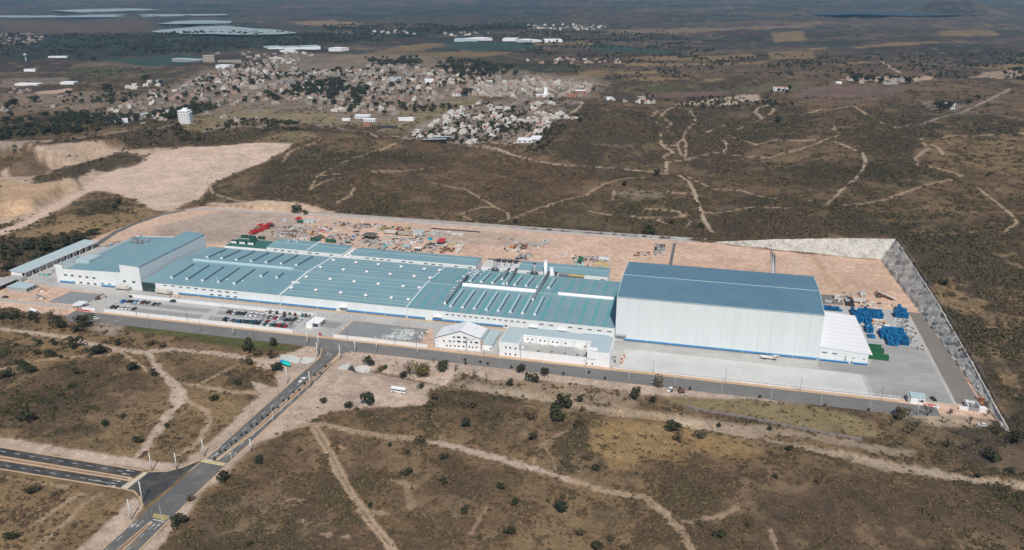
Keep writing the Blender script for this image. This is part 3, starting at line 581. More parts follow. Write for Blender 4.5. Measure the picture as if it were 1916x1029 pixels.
ground = link('ground', me); tag(ground, kind='structure')

# haze: one closed box round camera and ground
hm = bpy.data.materials.new('haze_air'); hm.use_nodes = True
hm.node_tree.nodes.remove(hm.node_tree.nodes['Principled BSDF'])
pv = nn(hm, 'ShaderNodeVolumePrincipled'); pv.inputs['Density'].default_value = HAZE_D = 5.6e-5; pv.inputs['Color'].default_value = (.44, .72, .97, 1); pv.inputs['Anisotropy'].default_value = .2
hm.node_tree.links.new(pv.outputs[0], hm.node_tree.nodes['Material Output'].inputs['Volume'])
hb = MB().box(-42000, 42000, -42000, 42000, -40, 232)
tag(link('haze', hb.mesh('haze', hm)), kind='stuff')

# scrub: uncountable low bushes, instanced from a few shapes
def bush_mesh(name, n, r, hgt, m, sz, seed, twiggy=False):
    rs = random.Random(seed); b_ = MB()
    for i in range(n):
        th_ = rs.random() * 6.283; ph = math.acos(rs.random() * 1.0) ; rr_ = r * (.35 + .65 * rs.random() ** .5) * (1 + .3 * math.sin(3 * th_ + seed))
        c = Vector((rr_ * math.sin(ph) * math.cos(th_), rr_ * math.sin(ph) * math.sin(th_), hgt * (.12 + .85 * math.cos(ph) * rs.uniform(.55, 1.05))))
        nrm = Vector((c.x, c.y, c.z * .8 + .3)).normalized() + Vector((rs.uniform(-.7, .7), rs.uniform(-.7, .7), rs.uniform(-.5, .7))); nrm.normalize()
        u = nrm.orthogonal().normalized(); v = nrm.cross(u); s_ = sz * rs.uniform(.6, 1.3); t = rs.random() * 6.28
        u, v = u * math.cos(t) + v * math.sin(t), v * math.cos(t) - u * math.sin(t)
        b_.add([c - u * s_, c - v * s_ * .6, c + u * s_, c + v * s_ * .7], [(0, 1, 2, 3)], rs.choice((0, 0, 1)) if isinstance(m, list) else 0)
    return b_.mesh(name, m)
protos = [bpy.data.objects.new('scrub_bush', bush_mesh('scrub_bush', 46, 1.0, .8, mm, .34, sd_)) for sd_, mm in ((1, [M['leafb'], M['leafg']]), (2, [M['leafg'], M['leafm']]), (3, [M['leafm'], M['leafg']]), (4, [M['leafg'], M['leafd']]), (5, [M['leafd'], M['leafm']]), (6, [M['straw'], M['leafb']]))]
def scatter(name, pts, scl, pick, prot, label=None):
    me_ = bpy.data.meshes.new(name); me_.vertices.add(len(pts)); me_.vertices.foreach_set('co', np.asarray(pts, np.float32).ravel())
    a1 = me_.attributes.new('scl', 'FLOAT', 'POINT'); a1.data.foreach_set('value', np.asarray(scl, np.float32))
    a2 = me_.attributes.new('pick', 'INT', 'POINT'); a2.data.foreach_set('value', np.asarray(pick, np.int32))
    a3 = me_.attributes.new('rotz', 'FLOAT', 'POINT'); a3.data.foreach_set('value', (rng.random(len(pts)) * 6.28).astype(np.float32))
    o = link(name, me_); tag(o, label, None, None, 'stuff')
    ng = bpy.data.node_groups.new(name + '_spread', 'GeometryNodeTree')
    ng.interface.new_socket('Geometry', in_out='INPUT', socket_type='NodeSocketGeometry'); ng.interface.new_socket('Geometry', in_out='OUTPUT', socket_type='NodeSocketGeometry')
    n_ = ng.nodes; l_ = ng.links; gi = n_.new('NodeGroupInput'); go = n_.new('NodeGroupOutput')
    g2i = n_.new('GeometryNodeGeometryToInstance')
    for pr in prot[::-1]:
        oi = n_.new('GeometryNodeObjectInfo'); oi.inputs['Object'].default_value = pr; l_.new(oi.outputs['Geometry'], g2i.inputs[0])
    iop = n_.new('GeometryNodeInstanceOnPoints'); iop.inputs['Pick Instance'].default_value = True
    def attr(nm, t):
        a = n_.new('GeometryNodeInputNamedAttribute'); a.data_type = t; a.inputs['Name'].default_value = nm; return a
    A1 = attr('scl', 'FLOAT'); A2 = attr('pick', 'INT'); A3 = attr('rotz', 'FLOAT')
    cx = n_.new('ShaderNodeCombineXYZ'); l_.new(A3.outputs[0], cx.inputs[2])
    l_.new(gi.outputs[0], iop.inputs['Points']); l_.new(g2i.outputs[0], iop.inputs['Instance']); l_.new(A2.outputs[0], iop.inputs['Instance Index'])
    l_.new(cx.outputs[0], iop.inputs['Rotation']); l_.new(A1.outputs[0], iop.inputs['Scale']); l_.new(iop.outputs[0], go.inputs[0])
    md = o.modifiers.new('spread', 'NODES'); md.node_group = ng
    return o
vg2 = veg.reshape(nr, na)
def vegat(ri, ai): return vg2[ri, ai]
cand = 800000
ri = rng.integers(4, int(np.searchsorted(rad, 2300)), cand); ai = rng.integers(7, 7 + NA - 1, cand)
fr = rng.random(cand); fa = rng.random(cand)
rv = rad[ri] * (1 - fr) + rad[ri + 1] * fr; av = aa[ai] * (1 - fa) + aa[ai + 1] * fa
bx_, by_ = np.sin(av) * rv, np.cos(av) * rv
vv = vegat(ri, ai)
clump = fbm(bx_ / 7, by_ / 7, 3, 31.) + .6 * fbm(bx_ / 30, by_ / 30, 3, 33.)
pr_ = np.clip(vv, 0, 1.2) ** 1.5 * np.clip(.35 + 1.6 * clump, .04, 1.3) * np.clip(1.25 - rv / 3200, .3, 1) * .85
okm = (rng.random(cand) < pr_) & ~((bx_ > -525) & (bx_ < 158) & (by_ > 428) & (by_ < 703))
okm &= (dist_poly(bx_, by_, AVE) > 13) & (dist_poly(bx_, by_, WROAD) > 11) & ~((by_ > 418) & (by_ < 440) & (bx_ > -425) & (bx_ < 165))
bx_, by_, rv, vv, clump = bx_[okm], by_[okm], rv[okm], vv[okm], clump[okm]
scl = np.where(rv < 520, .3 + .95 * rng.random(len(rv)) ** 2.6, .8 + 1.5 * rng.random(len(rv)) ** 1.8) * (1 + .4 * np.clip(clump, -.5, 1)) * (.7 + .45 * vv) * np.clip(rv / 900, 1, 1.5)
g3 = fbm(bx_ / 80, by_ / 80, 3, 40.) - .14 + .5 * (rng.random(len(rv)) - .5) + .18 * (vv - .9) * 3
pk = np.clip(((g3 + .55) / 1.1 * 5).astype(int), 0, 4)
pk = np.where((rng.random(len(rv)) < .28) & (vv < .95), 5, pk); scl = np.where(pk == 5, scl * .6, scl)
scatter('scrub', np.stack([bx_, by_, H(bx_, by_) - .05], 1), scl, pk, protos, 'low dry scrub covering the hills and plots around the works')
# finer tufts where one looks from close by
cand = 330000
rv = np.sqrt(rng.random(cand) * (640 ** 2 - 235 ** 2) + 235 ** 2); av = np.radians(rng.uniform(-40, 40, cand)) - YAW
tx_, ty_ = np.sin(av) * rv, np.cos(av) * rv
ri = np.clip(np.searchsorted(rad, rv) - 1, 0, nr - 2); ai = np.clip(np.searchsorted(aa, av) - 1, 0, na - 2)
vv = vg2[ri, ai]; cl = fbm(tx_ / 3.5, ty_ / 3.5, 3, 61.) + .5 * fbm(tx_ / 16, ty_ / 16, 3, 63.)
okm = (rng.random(cand) < np.clip(vv, .02, 1) * np.clip(.3 + 1.5 * cl, .03, 1) * .75) & ~((ty_ > 418) & (tx_ > -425) & (tx_ < 165) & (ty_ < 704)) & (dist_poly(tx_, ty_, AVE) > 12) & (dist_poly(tx_, ty_, WROAD) > 11)
tx_, ty_ = tx_[okm], ty_[okm]; q_ = rng.random(len(tx_))
scatter('tufts', np.stack([tx_, ty_, H(tx_, ty_) - .05], 1), .18 + .42 * rng.random(len(tx_)) ** 2, np.where(q_ < .22, 5, np.where(q_ < .6, 0, np.where(q_ < .85, 1, 2))), protos, 'fine dry tufts and twigs in the nearest plots')
print('scrub', len(bx_), len(tx_))
# ------------------------------------------------------------------ roads, pavements, yards
def on_y(px, py, Y):
    a, b_, c = ray(px, py); t = Y / b_; return a * t, CAM_H + c * t
def W(pts): return [at(*p) for p in pts]
LZ = dict(pave=.05, road=.058, over=.066, paint=.075)
m_ = MB(); m_.sheet(W([(592, 650), (648, 656), (585, 720), (424, 868), (258, 1029), (180, 1100), (105, 1108), (193, 1029), (383, 858), (560, 700), (598, 668)]), .05); struct('avenue', m_, M['asphaltm'])
m_ = MB(); m_.sheet(W([(-260, 794.5), (265.7, 881.5), (250.6, 892.8), (-260, 808.5)]), .05); m_.sheet(W([(-260, 821), (242, 901.5), (226, 912.8), (-260, 834.6)]), .05); struct('side_road', m_, M['asphaltn'])
m_ = MB(); m_.sheet(W([(226, 913), (276, 883), (312, 883), (345, 874), (380, 859), (300, 925), (272, 948), (266, 948), (262, 930), (250, 918)]), .058); struct('junction_asphalt', m_, M['asphaltn'])
m_ = MB()
m_.sheet([(-424, 434.4), (-423, 424), (-414, 416), (-400, 420.6), (-150, 420.6), (0, 419.8), (112, 419.5), (130, 423), (130, 433.2), (-404, 434.4)], .05); m_.sheet(W([(592, 651), (660, 662), (640, 645), (600, 640)]), .052)
struct('front_road', m_, M['asphalt'])
def ribbon(pts, w_, z, side=0):
    b_ = MB(); L_ = []; R_ = []
    for i, p in enumerate(pts):
        a = Vector(pts[max(i - 1, 0)]); c = Vector(pts[min(i + 1, len(pts) - 1)]); d = (c - a).normalized(); n_ = Vector((-d.y, d.x))
        L_.append(Vector(p) + n_ * w_ / 2); R_.append(Vector(p) - n_ * w_ / 2)
    for i in range(len(pts) - 1):
        b_.add([(R_[i].x, R_[i].y, z), (R_[i + 1].x, R_[i + 1].y, z), (L_[i + 1].x, L_[i + 1].y, z), (L_[i].x, L_[i].y, z)], [(0, 1, 2, 3)])
    return b_
kb = MB()
def kerb(pts, w_=1.2, z=.14):
    for a, c in zip(pts[:-1], pts[1:]):
        a, c = Vector(a), Vector(c); d = c - a; L_ = d.length
        mid = (a + c) / 2; kb.rbox((mid.x, mid.y, 0), L_ + .02, w_, z, math.atan2(d.y, d.x))
kerb([(-404, 435.3), (112, 434.6)], 2.3)
for l in ([(600, 667), (560, 702), (383, 860)], [(642, 663), (586, 722), (426, 869)], [(424, 870), (318, 972), (256, 1034), (180, 1102)], [(262, 955), (191, 1029), (105, 1106)], [(276, 883), (312, 882), (345, 873), (375, 861)],
          [(-260, 793.5), (0, 836.8), (268, 880.8)], [(-260, 836), (0, 877.5), (228, 914.5)], [(228, 914), (250, 919), (263, 932), (267, 946), (262, 955)], [(598, 668), (602, 655), (594, 648)], [(646, 660), (700, 664)]): kerb(W(l), .7)
struct('kerb', kb, M['kerb'])
md = MB()
for l in ([(634, 660), (628, 668), (622, 674), (545, 739), (476, 803), (404, 860), (408, 862), (486, 803), (556, 739), (630, 673), (640, 662)], [(282, 975), (218, 1029), (150, 1086), (165, 1092), (232, 1030), (286, 978)],
          [(-260, 809.5), (246, 893.6), (250, 897), (244, 900.6), (-260, 820)]): md.prism(W(l), 0, .16)
struct('median', md, M['kerb'])
md = MB()
for l in ([(617, 679), (545, 741), (480, 802), (410, 858), (484, 802), (552, 740), (622, 679)], [(277, 981), (216, 1032), (160, 1083), (167, 1086), (225, 1033), (281, 982)], [(-260, 811.8), (238, 894.5), (240, 898), (-260, 817.5)]): md.sheet(W(l), .165)
struct('median_soil', md, mat('median_soil', (.26, .17, .115), 1, var=.3, scale=1, dirt=(.42, .3, .24), dirt_amt=.7, dirt_scale=.2))
mk = MB()
def dash(p0, p1, w_, on, off, z=.075):
    a, c = Vector(p0), Vector(p1); d = (c - a); L_ = d.length; d.normalize(); t = 0
    while t + on < L_:
        q_ = a + d * (t + on / 2); mk.rbox((q_.x, q_.y, z - .01), on, w_, .01, math.atan2(d.y, d.x)); t += on + off
def arrow(p, ang_, s_=1.0):
    ca, sa = math.cos(ang_), math.sin(ang_)
    mk.add([(p[0] + (x * ca - y * sa) * s_, p[1] + (x * sa + y * ca) * s_, .076) for x, y in ((-2.5, -.12), (.3, -.12), (.3, -.5), (2.5, 0), (.3, .5), (.3, .12), (-2.5, .12))], [(0, 1, 2, 3, 4, 5, 6)])
A_ = lambda a, b_: at(*a)
for a, b_ in (((604, 680), (392, 859)), ((634, 676), (416, 862)), ((256, 979), (170, 1055)), ((270, 998), (205, 1062))): dash(at(*a), at(*b_), .28, 3.2, 5.5)
dash(at(392, 852), at(420, 830), .25, 9, 2); dash(at(285, 985), at(225, 1040), .22, 30, 2)
for a, b_ in (((-200, 810.5), (258, 887)), ((-200, 837), (232, 907))): dash(at(*a), at(*b_), .25, 3.2, 5.2)
dash(at(165, 897), at(228, 908), .2, 14, 2)
an = math.atan2(at(404, 862)[1] - at(612, 680)[1], at(404, 862)[0] - at(612, 680)[0])
for p in ((398, 846), (407, 848), (250, 981), (261, 981)): arrow(at(*p), an)
for p in ((427, 851), (438, 851), (285, 985), (294, 985), (612, 663), (618, 664), (640, 664)): arrow(at(*p), an + math.pi)
aw = math.atan2(at(250, 897)[1] - at(0, 857)[1], at(250, 897)[0] - at(0, 857)[0])
for p in ((243, 881), (235, 887)): arrow(at(*p), aw + math.pi)
for p in ((219, 900), (210, 909)): arrow(at(*p), aw)
for p in ((224, 595), (217, 600), (573, 639), (645, 644), (652, 649), (717, 649)): arrow((at(*p)[0], at(*p)[1]), 0, .8)
mk.sheet(W([(384, 858.5), (398, 861), (397, 862.4), (383, 860)]), .074); mk.sheet(W([(241, 901), (243, 900), (228, 913), (226, 912.4)]), .074); mk.sheet(W([(287, 971), (309, 975.5), (308, 977), (286, 972.5)]), .074)
struct('road_marking', mk, M['white'])
cr = MB()
for l in ([(269.4, 882.8), (277, 884.8), (235.6, 916.6), (225.6, 914)], [(381, 859.7), (423.6, 866.5), (417.3, 872.2), (373.4, 864)]): cr.sheet(W(l), .08)
struct('crossing', cr, M['cream'])
cr = MB()
for l in ([(288, 960.5), (318.3, 965.5), (310.8, 974.2), (285.7, 967.5)],):
    a, b_, c, d = [Vector(p) for p in W(l)]
    for k in range(9):
        t0, t1 = k / 9, k / 9 + .07; cr.sheet([tuple(a.lerp(b_, t0)), tuple(a.lerp(b_, t1)), tuple(d.lerp(c, t1)), tuple(d.lerp(c, t0))], .078)
for k in range(12):
    a, b_, c, d = [Vector(p) for p in W([(381, 859.7), (423.6, 866.5), (417.3, 872.2), (373.4, 864)])]
    t0, t1 = k / 12, k / 12 + .04; cr.sheet([tuple(a.lerp(b_, t0)), tuple(a.lerp(b_, t1)), tuple(d.lerp(c, t1)), tuple(d.lerp(c, t0))], .086)
struct('yellow_crossing', cr, M['yellow'])

s_ = MB(); s_.sheet([(-425, 436.5), (-404, 436.5), (-404, 466), (-255, 466), (-255, 437), (-229, 437), (-229, 465.5), (-170, 465), (-160, 438), (-46, 438), (142, 438), (142, 575), (100, 572), (84, 572), (84, 480), (-480, 480), (-480, 566), (-509, 566), (-509, 478), (-480, 470), (-425, 467)], .03)
struct('concrete_yard', s_, M['conc'])
s_ = MB(); s_.sheet([(-43, 438.6), (97, 438.8), (96, 464), (60, 464.6), (-33, 465.6), (-43, 465.5)], .038); struct('concrete_pad', s_, M['pad'])
s_ = MB(); s_.sheet([(-402, 438), (-257, 438), (-257, 465.4), (-402, 465.4)], .04); struct('car_park', s_, mat('car_park_concrete', (.46, .455, .44), .9, var=.06, scale=.4, dirt=(.36, .355, .34), dirt_amt=.5, dirt_scale=.1))
s_ = MB()
for x0, x1, y0, y1 in ((-396, -332, 453.2, 459.2), (-388, -332, 442.4, 448.9), (-326, -260.8, 452.6, 459), (-326, -260.8, 442.4, 448.9), (-330, -257.5, 462.6, 465.2)): s_.sheet([(x0 + 1.5, y0), (x1, y0), (x1, y1), (x0, y1)], .048)
struct('parking_bays', s_, M['paver'])
s_ = MB(); s_.sheet([(-455.5, 443), (-426.3, 444), (-425.6, 466), (-454, 465)], .04); s_.sheet([(-227.6, 442), (-171, 443), (-173, 464), (-227.6, 465)], .045); struct('gravel_lot', s_, M['gravel'])
s_ = MB(); s_.sheet([(-388, 475.8), (-50, 475.8), (-50, 478), (-388, 478)], .045); struct('ochre_footpath', s_, M['kerb'])
s_ = MB(); s_.sheet([(141.8, 440), (154.5, 440), (154.2, 490), (150, 573), (142.6, 573)], .06); struct('dark_asphalt_strip', s_, mat('brown_grey_asphalt', (.20, .18, .155), .95, var=.12, scale=.3, dirt=(.28, .25, .22), dirt_amt=.4, dirt_scale=.08))
s_ = MB(); s_.sheet([(102, 594), (108, 594), (107.8, 574), (101, 574.5)], .055); struct('black_gravel_bed', s_, M['coal'])
s_ = MB(); s_.sheet([(80, 575), (100, 575), (101, 594), (80, 594)], .05); struct('grey_pad', s_, M['asphalt'])
struct('perimeter_track', ribbon([(-516, 566), (-524, 600), (-525, 629), (-520, 662), (-506, 684), (-488, 692.5), (-440, 694), (-311, 697.5), (-172, 697.5), (-60, 700), (5, 704)], 5, .05), M['conc'])
struct('track_asphalt', ribbon([(-514, 562), (-524, 600), (-525, 629), (-520, 662), (-508, 682)], 6, .06), M['asphaltm'])
s_ = MB(); s_.sheet([(100, 439), (140, 439), (140, 512), (112, 512), (103, 478), (73, 478), (73, 466), (98, 464)], .034); struct('stained_apron', s_, mat('stained_apron', (.36, .35, .33), .95, var=.15, scale=.25, stretch=(.3, 1, 1), dirt=(.22, .215, .205), dirt_amt=.7, dirt_scale=.06))

# creek culvert and rubble slab by the junction
t = thing('culvert', 'concrete culvert slab with a dark opening, right of the avenue', 'culvert', (*at(650, 690), 0))
p4 = W([(638, 686), (658, 681), (650, 691), (632, 691)]); m_ = MB().prism(p4, .0, .8); part('deck', m_, M['pad'], t)
m_ = MB().sheet(W([(650, 691.5), (659, 683), (664, 692), (668, 697)]), .06); part('opening', m_, M['dark'], t)
t = thing('rubble_apron', 'pale stone rubble apron below the culvert opening', 'rubble', (*at(678, 692), 0))
m_ = MB()
for i in range(150):
    px_ = random.uniform(664, 694); py_ = random.uniform(685, 697); 
    if (px_ - 679) ** 2 / 200 + (py_ - 691) ** 2 / 36 < 1: q_ = hit(px_, py_); m_.rbox((q_[0], q_[1], hz(*q_) - .2), random.uniform(.6, 1.6), random.uniform(.6, 1.4), random.uniform(.3, .8), random.random() * 3, 0, .7)
o = part('stones', m_, M['pad'], t); o['kind'] = 'stuff'
t = thing('concrete_apron', 'grey concrete slabs laid left of the avenue beside the tarpaulin', 'slab', (*at(560, 672), 0))
for l in ([(527, 664), (545, 664), (566, 672), (556, 680), (522, 672)], [(568, 668), (590, 670), (586, 677), (570, 682), (560, 676)]): part('slab', MB().prism(W(l), 0, .12), M['pad'], t)

# ------------------------------------------------------------------ compound walls and fences
pm_cache = {}
def wall_run(name, label, cat, p0, p1, h, mt, plen=5.0, thick=.22, postm=None, group=None, fence=False):
    a, c = Vector(p0), Vector(p1); d = c - a; L_ = d.length; n_ = max(1, round(L_ / plen)); s_ = L_ / n_
    t = thing(name, label, cat, (a.x, a.y, 0), math.atan2(d.y, d.x), group)
    key = (round(s_, 3), h, mt.name, fence)
    if key not in pm_cache:
        b_ = MB()
        if fence:
            b_.box(.1, s_ - .1, -.1, .1, 0, .45)
            for k in range(int(s_ / .35)): b_.box(.25 + k * .35, .29 + k * .35, -.02, .02, .45, h)
            b_.box(.1, s_ - .1, -.03, .03, h - .1, h); b_.box(.1, s_ - .1, -.03, .03, h * .6, h * .6 + .08)
        else: b_.box(.1, s_ - .1, -thick / 2, thick / 2, 0, h)
        q_ = MB().box(-.14, .14, -.2, .2, 0, h + .15)
        pm_cache[key] = (b_.mesh('wall_panel', mt), q_.mesh('post', postm or mt))
    pm, qm = pm_cache[key]
    for k in range(n_): link('fence_panel' if fence else 'wall_panel', pm, t, (k * s_, 0, 0))
    for k in range(n_ + 1): link('post', qm, t, (k * s_, 0, 0))
    return t
wall_run('compound_wall', 'long white wall between the car park and the front road', 'wall', (-402.5, 437.2), (-257.5, 437.2), 2.5, M['wall'])
wall_run('compound_wall', 'white wall along the left end of the car park', 'wall', (-402.8, 437.8), (-402.8, 463), 2.4, M['wall'])
wall_run('compound_wall', 'white wall between the car park and the long factory hall', 'wall', (-404, 466), (-254.6, 466), 2.4, M['wall'])
wall_run('compound_wall', 'white wall between the car park and the small guard block', 'wall', (-255.4, 437.5), (-255.4, 465.6), 2.5, M['wall'])
wall_run('compound_wall', 'white wall between the guard block yard and the grey gravel lot', 'wall', (-228.8, 438), (-228.8, 466), 3.2, M['wall'])
wall_run('compound_wall', 'white wall along the road in front of the grey gravel lot', 'wall', (-228, 437), (-164, 437), 2.2, M['wall'])
wall_run('compound_wall', 'grey wall left of the small gate lodge at the far left', 'wall', (-545, 434.5), (-427.5, 437), 2.1, M['wallg'])
wall_run('railing_fence', 'white railing fence along the pale concrete pad, right of the courtyard office', 'fence', (-46.5, 437.4), (112, 437), 2.2, M['wall'], 5, fence=True)
wall_run('rear_wall', 'grey boundary wall along the back of the bare yard', 'wall', (-400, 701.5), (-60, 703.5), 2.0, mat('weathered_grey_wall', (.36, .355, .34), .9, var=.15), 8)
wall_run('rear_wall', 'grey boundary wall at the back, ending at the retaining slope', 'wall', (-59, 703.6), (6, 705), 2.0, M['wallg'], 8)
wall_run('railing_fence', 'grey railing fence beside the substation at the right corner', 'fence', (155.5, 432.5), (159.5, 424), 2.2, M['steel'], 4, fence=True)

# shotcrete retaining slope
def wall_grid(fn, nu, nv, th):
    b_ = MB()
    for i in range(nu + 1):
        for j in range(nv + 1):
            u, v = i / nu, j / nv; x, y, z, nx, ny = fn(u, v)
            dd = (1.2 * fbm(np.array([x / 4.]), np.array([y / 4. + z / 3.]), 5, 50.)[0] + .5 * fbm(np.array([y / 13.]), np.array([z / 9.]), 3, 52.)[0] + .25 * math.sin(u * nu * .43 + 2 * math.sin(z * .4))) * min(1, j / 2) * th
            b_.v.append((x + nx * dd, y + ny * dd, z))
    for i in range(nu):
        for j in range(nv):
            a = i * (nv + 1) + j; b_.f.append((a, a + nv + 1, a + nv + 2, a + 1)); b_.m.append(0)
    return b_
t = thing('retaining_slope', 'tall grey shotcrete slope around the far right corner of the yard', 'retaining wall', (143, 686, 0))
def back_f(u, v):
    x0 = 5 + (143 - 5) * u; h = float(wall_hb(x0)); x = x0 + .65 * 16 * v * max(0, (u - .8) / .2); x = x; return x, float(wall_by(x0)) + .6 * h * v, h * v * 1.03 + .1, 0, -1
def side_f(u, v):
    y = 686 - (686 - 412) * u; h = float(wall_hr(y)); return float(wall_bx(y)) + .65 * h * v, y + .6 * h * v * max(0, 1 - u / .08), h * v * 1.03 + .1, -1, 0
wall_bx_ = wall_bx
part('back_face', wall_grid(back_f, 110, 12, .8), M['shot'], t, 'smoother pale grey face at the back', True)
part('side_face', wall_grid(side_f, 230, 14, 1.5), M['shot'], t, 'rugged grey face on the right side', True)
ks = MB()
for i in range(60):
    y0 = 690 - i * 4.6; h = float(wall_hr(y0)); h2 = float(wall_hr(y0 - 4.6)); x0 = float(wall_bx(y0)) + .65 * h + .3; x1 = float(wall_bx(y0 - 4.6)) + .65 * h2 + .3
    ks.add([(x0 - .5, y0, h + .25), (x0 + .1, y0, h + .3), (x1 + .1, y0 - 4.6, h2 + .3), (x1 - .5, y0 - 4.6, h2 + .25), (x0 + .8, y0, h - .6), (x1 + .8, y0 - 4.6, h2 - .6)], [(0, 1, 2, 3), (1, 4, 5, 2)])
part('crest_kerb', ks, M['shot'], t)
t = thing('crest_fence', 'wire fence on grey posts along the top of the shotcrete slope', 'fence', (155, 600, 0))
pmesh = None
for i in range(74):
    y0 = 700 - i * 3.8; h = hz(float(wall_bx(y0)) + .65 * float(wall_hr(y0)) + 2.2, y0); x0 = float(wall_bx(y0)) + .65 * float(wall_hr(y0)) + 2.2
    if pmesh is None: pmesh = MB().box(-.07, .07, -.07, .07, 0, 2.4).mesh('post', M['steel'])
    link('post', pmesh, t, (x0 - 155, y0 - 600, h - .1))
    if i:
        q_ = MB()
        for zz in (.7, 1.4, 2.2): q_.tube((px0, py0, ph0 + zz), (x0, y0, h + zz), .025, n=3, cap=False)
        part('wire', q_, M['steel'], t)
    px0, py0, ph0 = x0, y0, h
# rear conduits across the yard
t = thing('pipe_trench', 'dark straight trench cover running to the back of the yard, behind the high warehouse', 'trench', (-25, 650, 0)); part('cover', MB().box(-25.9, -24.1, 631, 690, 0, .5), M['asphaltm'], t); part('rim', MB().box(-26.3, -25.95, 631, 690, 0, .7), M['steel'], t); part('rim', MB().box(-24.05, -23.7, 631, 690, 0, .7), M['steel'], t)
t = thing('pipe_rack', 'pale pipes laid across the yard behind the right end of the warehouse', 'pipes', (55, 660, 0))
for k, xx in enumerate((53.8, 54.9, 56.0)): part('pipe', MB().tube((xx, 628, .7), (xx + 2.4, 690 - 6 * k, .7), .5, n=8), M['pad'] if k < 2 else M['steel'], t, smooth=True)
# ------------------------------------------------------------------ factory
win_cache = {}
def window(t, x, z, wd, hg, Y, name='window'):
    key = (round(wd, 1), round(hg, 1))
    if key not in win_cache:
        f = MB(); wd2, h2 = wd / 2, hg / 2; e = .12
        f.box(-wd2, wd2, -.08, 0, h2 - e, h2); f.box(-wd2, wd2, -.12, 0, -h2, -h2 + e); f.box(-wd2, -wd2 + e, -.08, 0, -h2 + e, h2 - e); f.box(wd2 - e, wd2, -.08, 0, -h2 + e, h2 - e)
        if wd > 2.2: f.box(-.05, .05, -.08, 0, -h2 + e, h2 - e)
        win_cache[key] = (f.mesh('window', M['frame']), MB().box(-wd2 + e, wd2 - e, -.03, 0, -h2 + e, h2 - e).mesh('pane', M['glass']))
    a, b_ = win_cache[key]
    o = link(name, a, t, (x - t.location.x, Y - t.location.y, z - t.location.z)); link('pane', b_, o)
def gable_hall(t, x0, x1, y0, y1, ze, zr, wallm, roofm, par=.35, yr=None):
    yr = (y0 + y1) / 2 if yr is None else yr
    b_ = MB(); b_.add([(x0, y0, 0), (x1, y0, 0), (x1, y1, 0), (x0, y1, 0), (x0, y0, ze), (x1, y0, ze), (x1, y1, ze), (x0, y1, ze), (x0, yr, zr), (x1, yr, zr)],
        [(0, 1, 5, 4), (2, 3, 7, 6), (1, 2, 6, 9, 5), (3, 0, 4, 8, 7)])
    part('wall', b_, wallm, t)
    r_ = MB(); e = .25
    r_.add([(x0 - .02, y0 - e, ze + .1), (x1 + .02, y0 - e, ze + .1), (x1 + .02, yr, zr + .12), (x0 - .02, yr, zr + .12), (x1 + .02, y1 + e, ze + .1), (x0 - .02, y1 + e, ze + .1),
            (x0 - .02, y0 - e, ze - .12), (x1 + .02, y0 - e, ze - .12), (x1 + .02, y1 + e, ze - .12), (x0 - .02, y1 + e, ze - .12)],
           [(0, 1, 2, 3), (3, 2, 4, 5), (6, 7, 1, 0), (5, 4, 8, 9), (0, 3, 5, 9, 6), (1, 7, 8, 4, 2)])
    part('roof', r_, roofm, t)
    return yr
K = 3.958
def C1(x, y): return (x / K, 360 + y / K)
def C2(x, y): return (400 + x / K, 360 + y / K)
def C3(x, y): return (780 + x / K, 400 + y / K)
def C8(x, y): return (780 + x / K, 580 + y / K)
def C9(x, y): return (1200 + x / K, 580 + y / K)
def monitor(t, x, y0, y1, z0, z1, w_=2.0, h=1.4, wm=None):
    """ridge vent box with a pale sloped cap and white gable ends"""
    b_ = MB()
    prof = [(-w_ * .66, -.2), (-w_ * .52, h * .3), (-w_ * .48, h * .55), (-w_ * .34, h), (w_ * .30, h), (w_ * .44, h * .55), (w_ * .62, h * .3), (w_ * .85, -.2)]
    n_ = len(prof)
    for (yy, zz) in ((y0, z0), (y1, z1)): b_.v += [(x + a, yy, zz + c) for a, c in prof]
    for i in range(n_ - 1): b_.f.append((i, i + 1, n_ + i + 1, n_ + i)[::-1]); b_.m.append(1 if i in (0, 1, 5, 6) else 0)  # sloping skirts take the dark tone that paints the side shadow gaps
    b_.f.append(tuple(range(n_))); b_.m.append(2); b_.f.append(tuple(range(n_, 2 * n_))[::-1]); b_.m.append(2)
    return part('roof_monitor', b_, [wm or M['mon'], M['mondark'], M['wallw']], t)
def ridge_monitor(t, x0, x1, y, z, w_=4.2, h=1.9, wm=None):
    b_ = MB(); prof = [(-w_ * .5, -.6), (-w_ * .5, h * .45), (-w_ * .36, h * .8), (-w_ * .05, h), (.1, h), (w_ * .05, h * .98), (w_ * .4, h * .8), (w_ * .5, h * .4), (w_ * .5, -.6)]
    n_ = len(prof)
    for xx in (x0, x1): b_.v += [(xx, y + a, z + c) for a, c in prof]
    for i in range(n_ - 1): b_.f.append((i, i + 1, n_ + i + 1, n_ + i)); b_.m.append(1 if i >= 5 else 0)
    b_.f.append(tuple(range(n_))[::-1]); b_.m.append(2); b_.f.append(tuple(range(n_, 2 * n_))); b_.m.append(2)
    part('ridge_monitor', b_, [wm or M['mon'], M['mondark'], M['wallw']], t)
HY0, HY1, HE, HR = 479.0, 563.0, 7.8, 10.2
def rz_(y): return HE + (HR - HE) * (1 - abs(y - 521) / 42.0) + .1
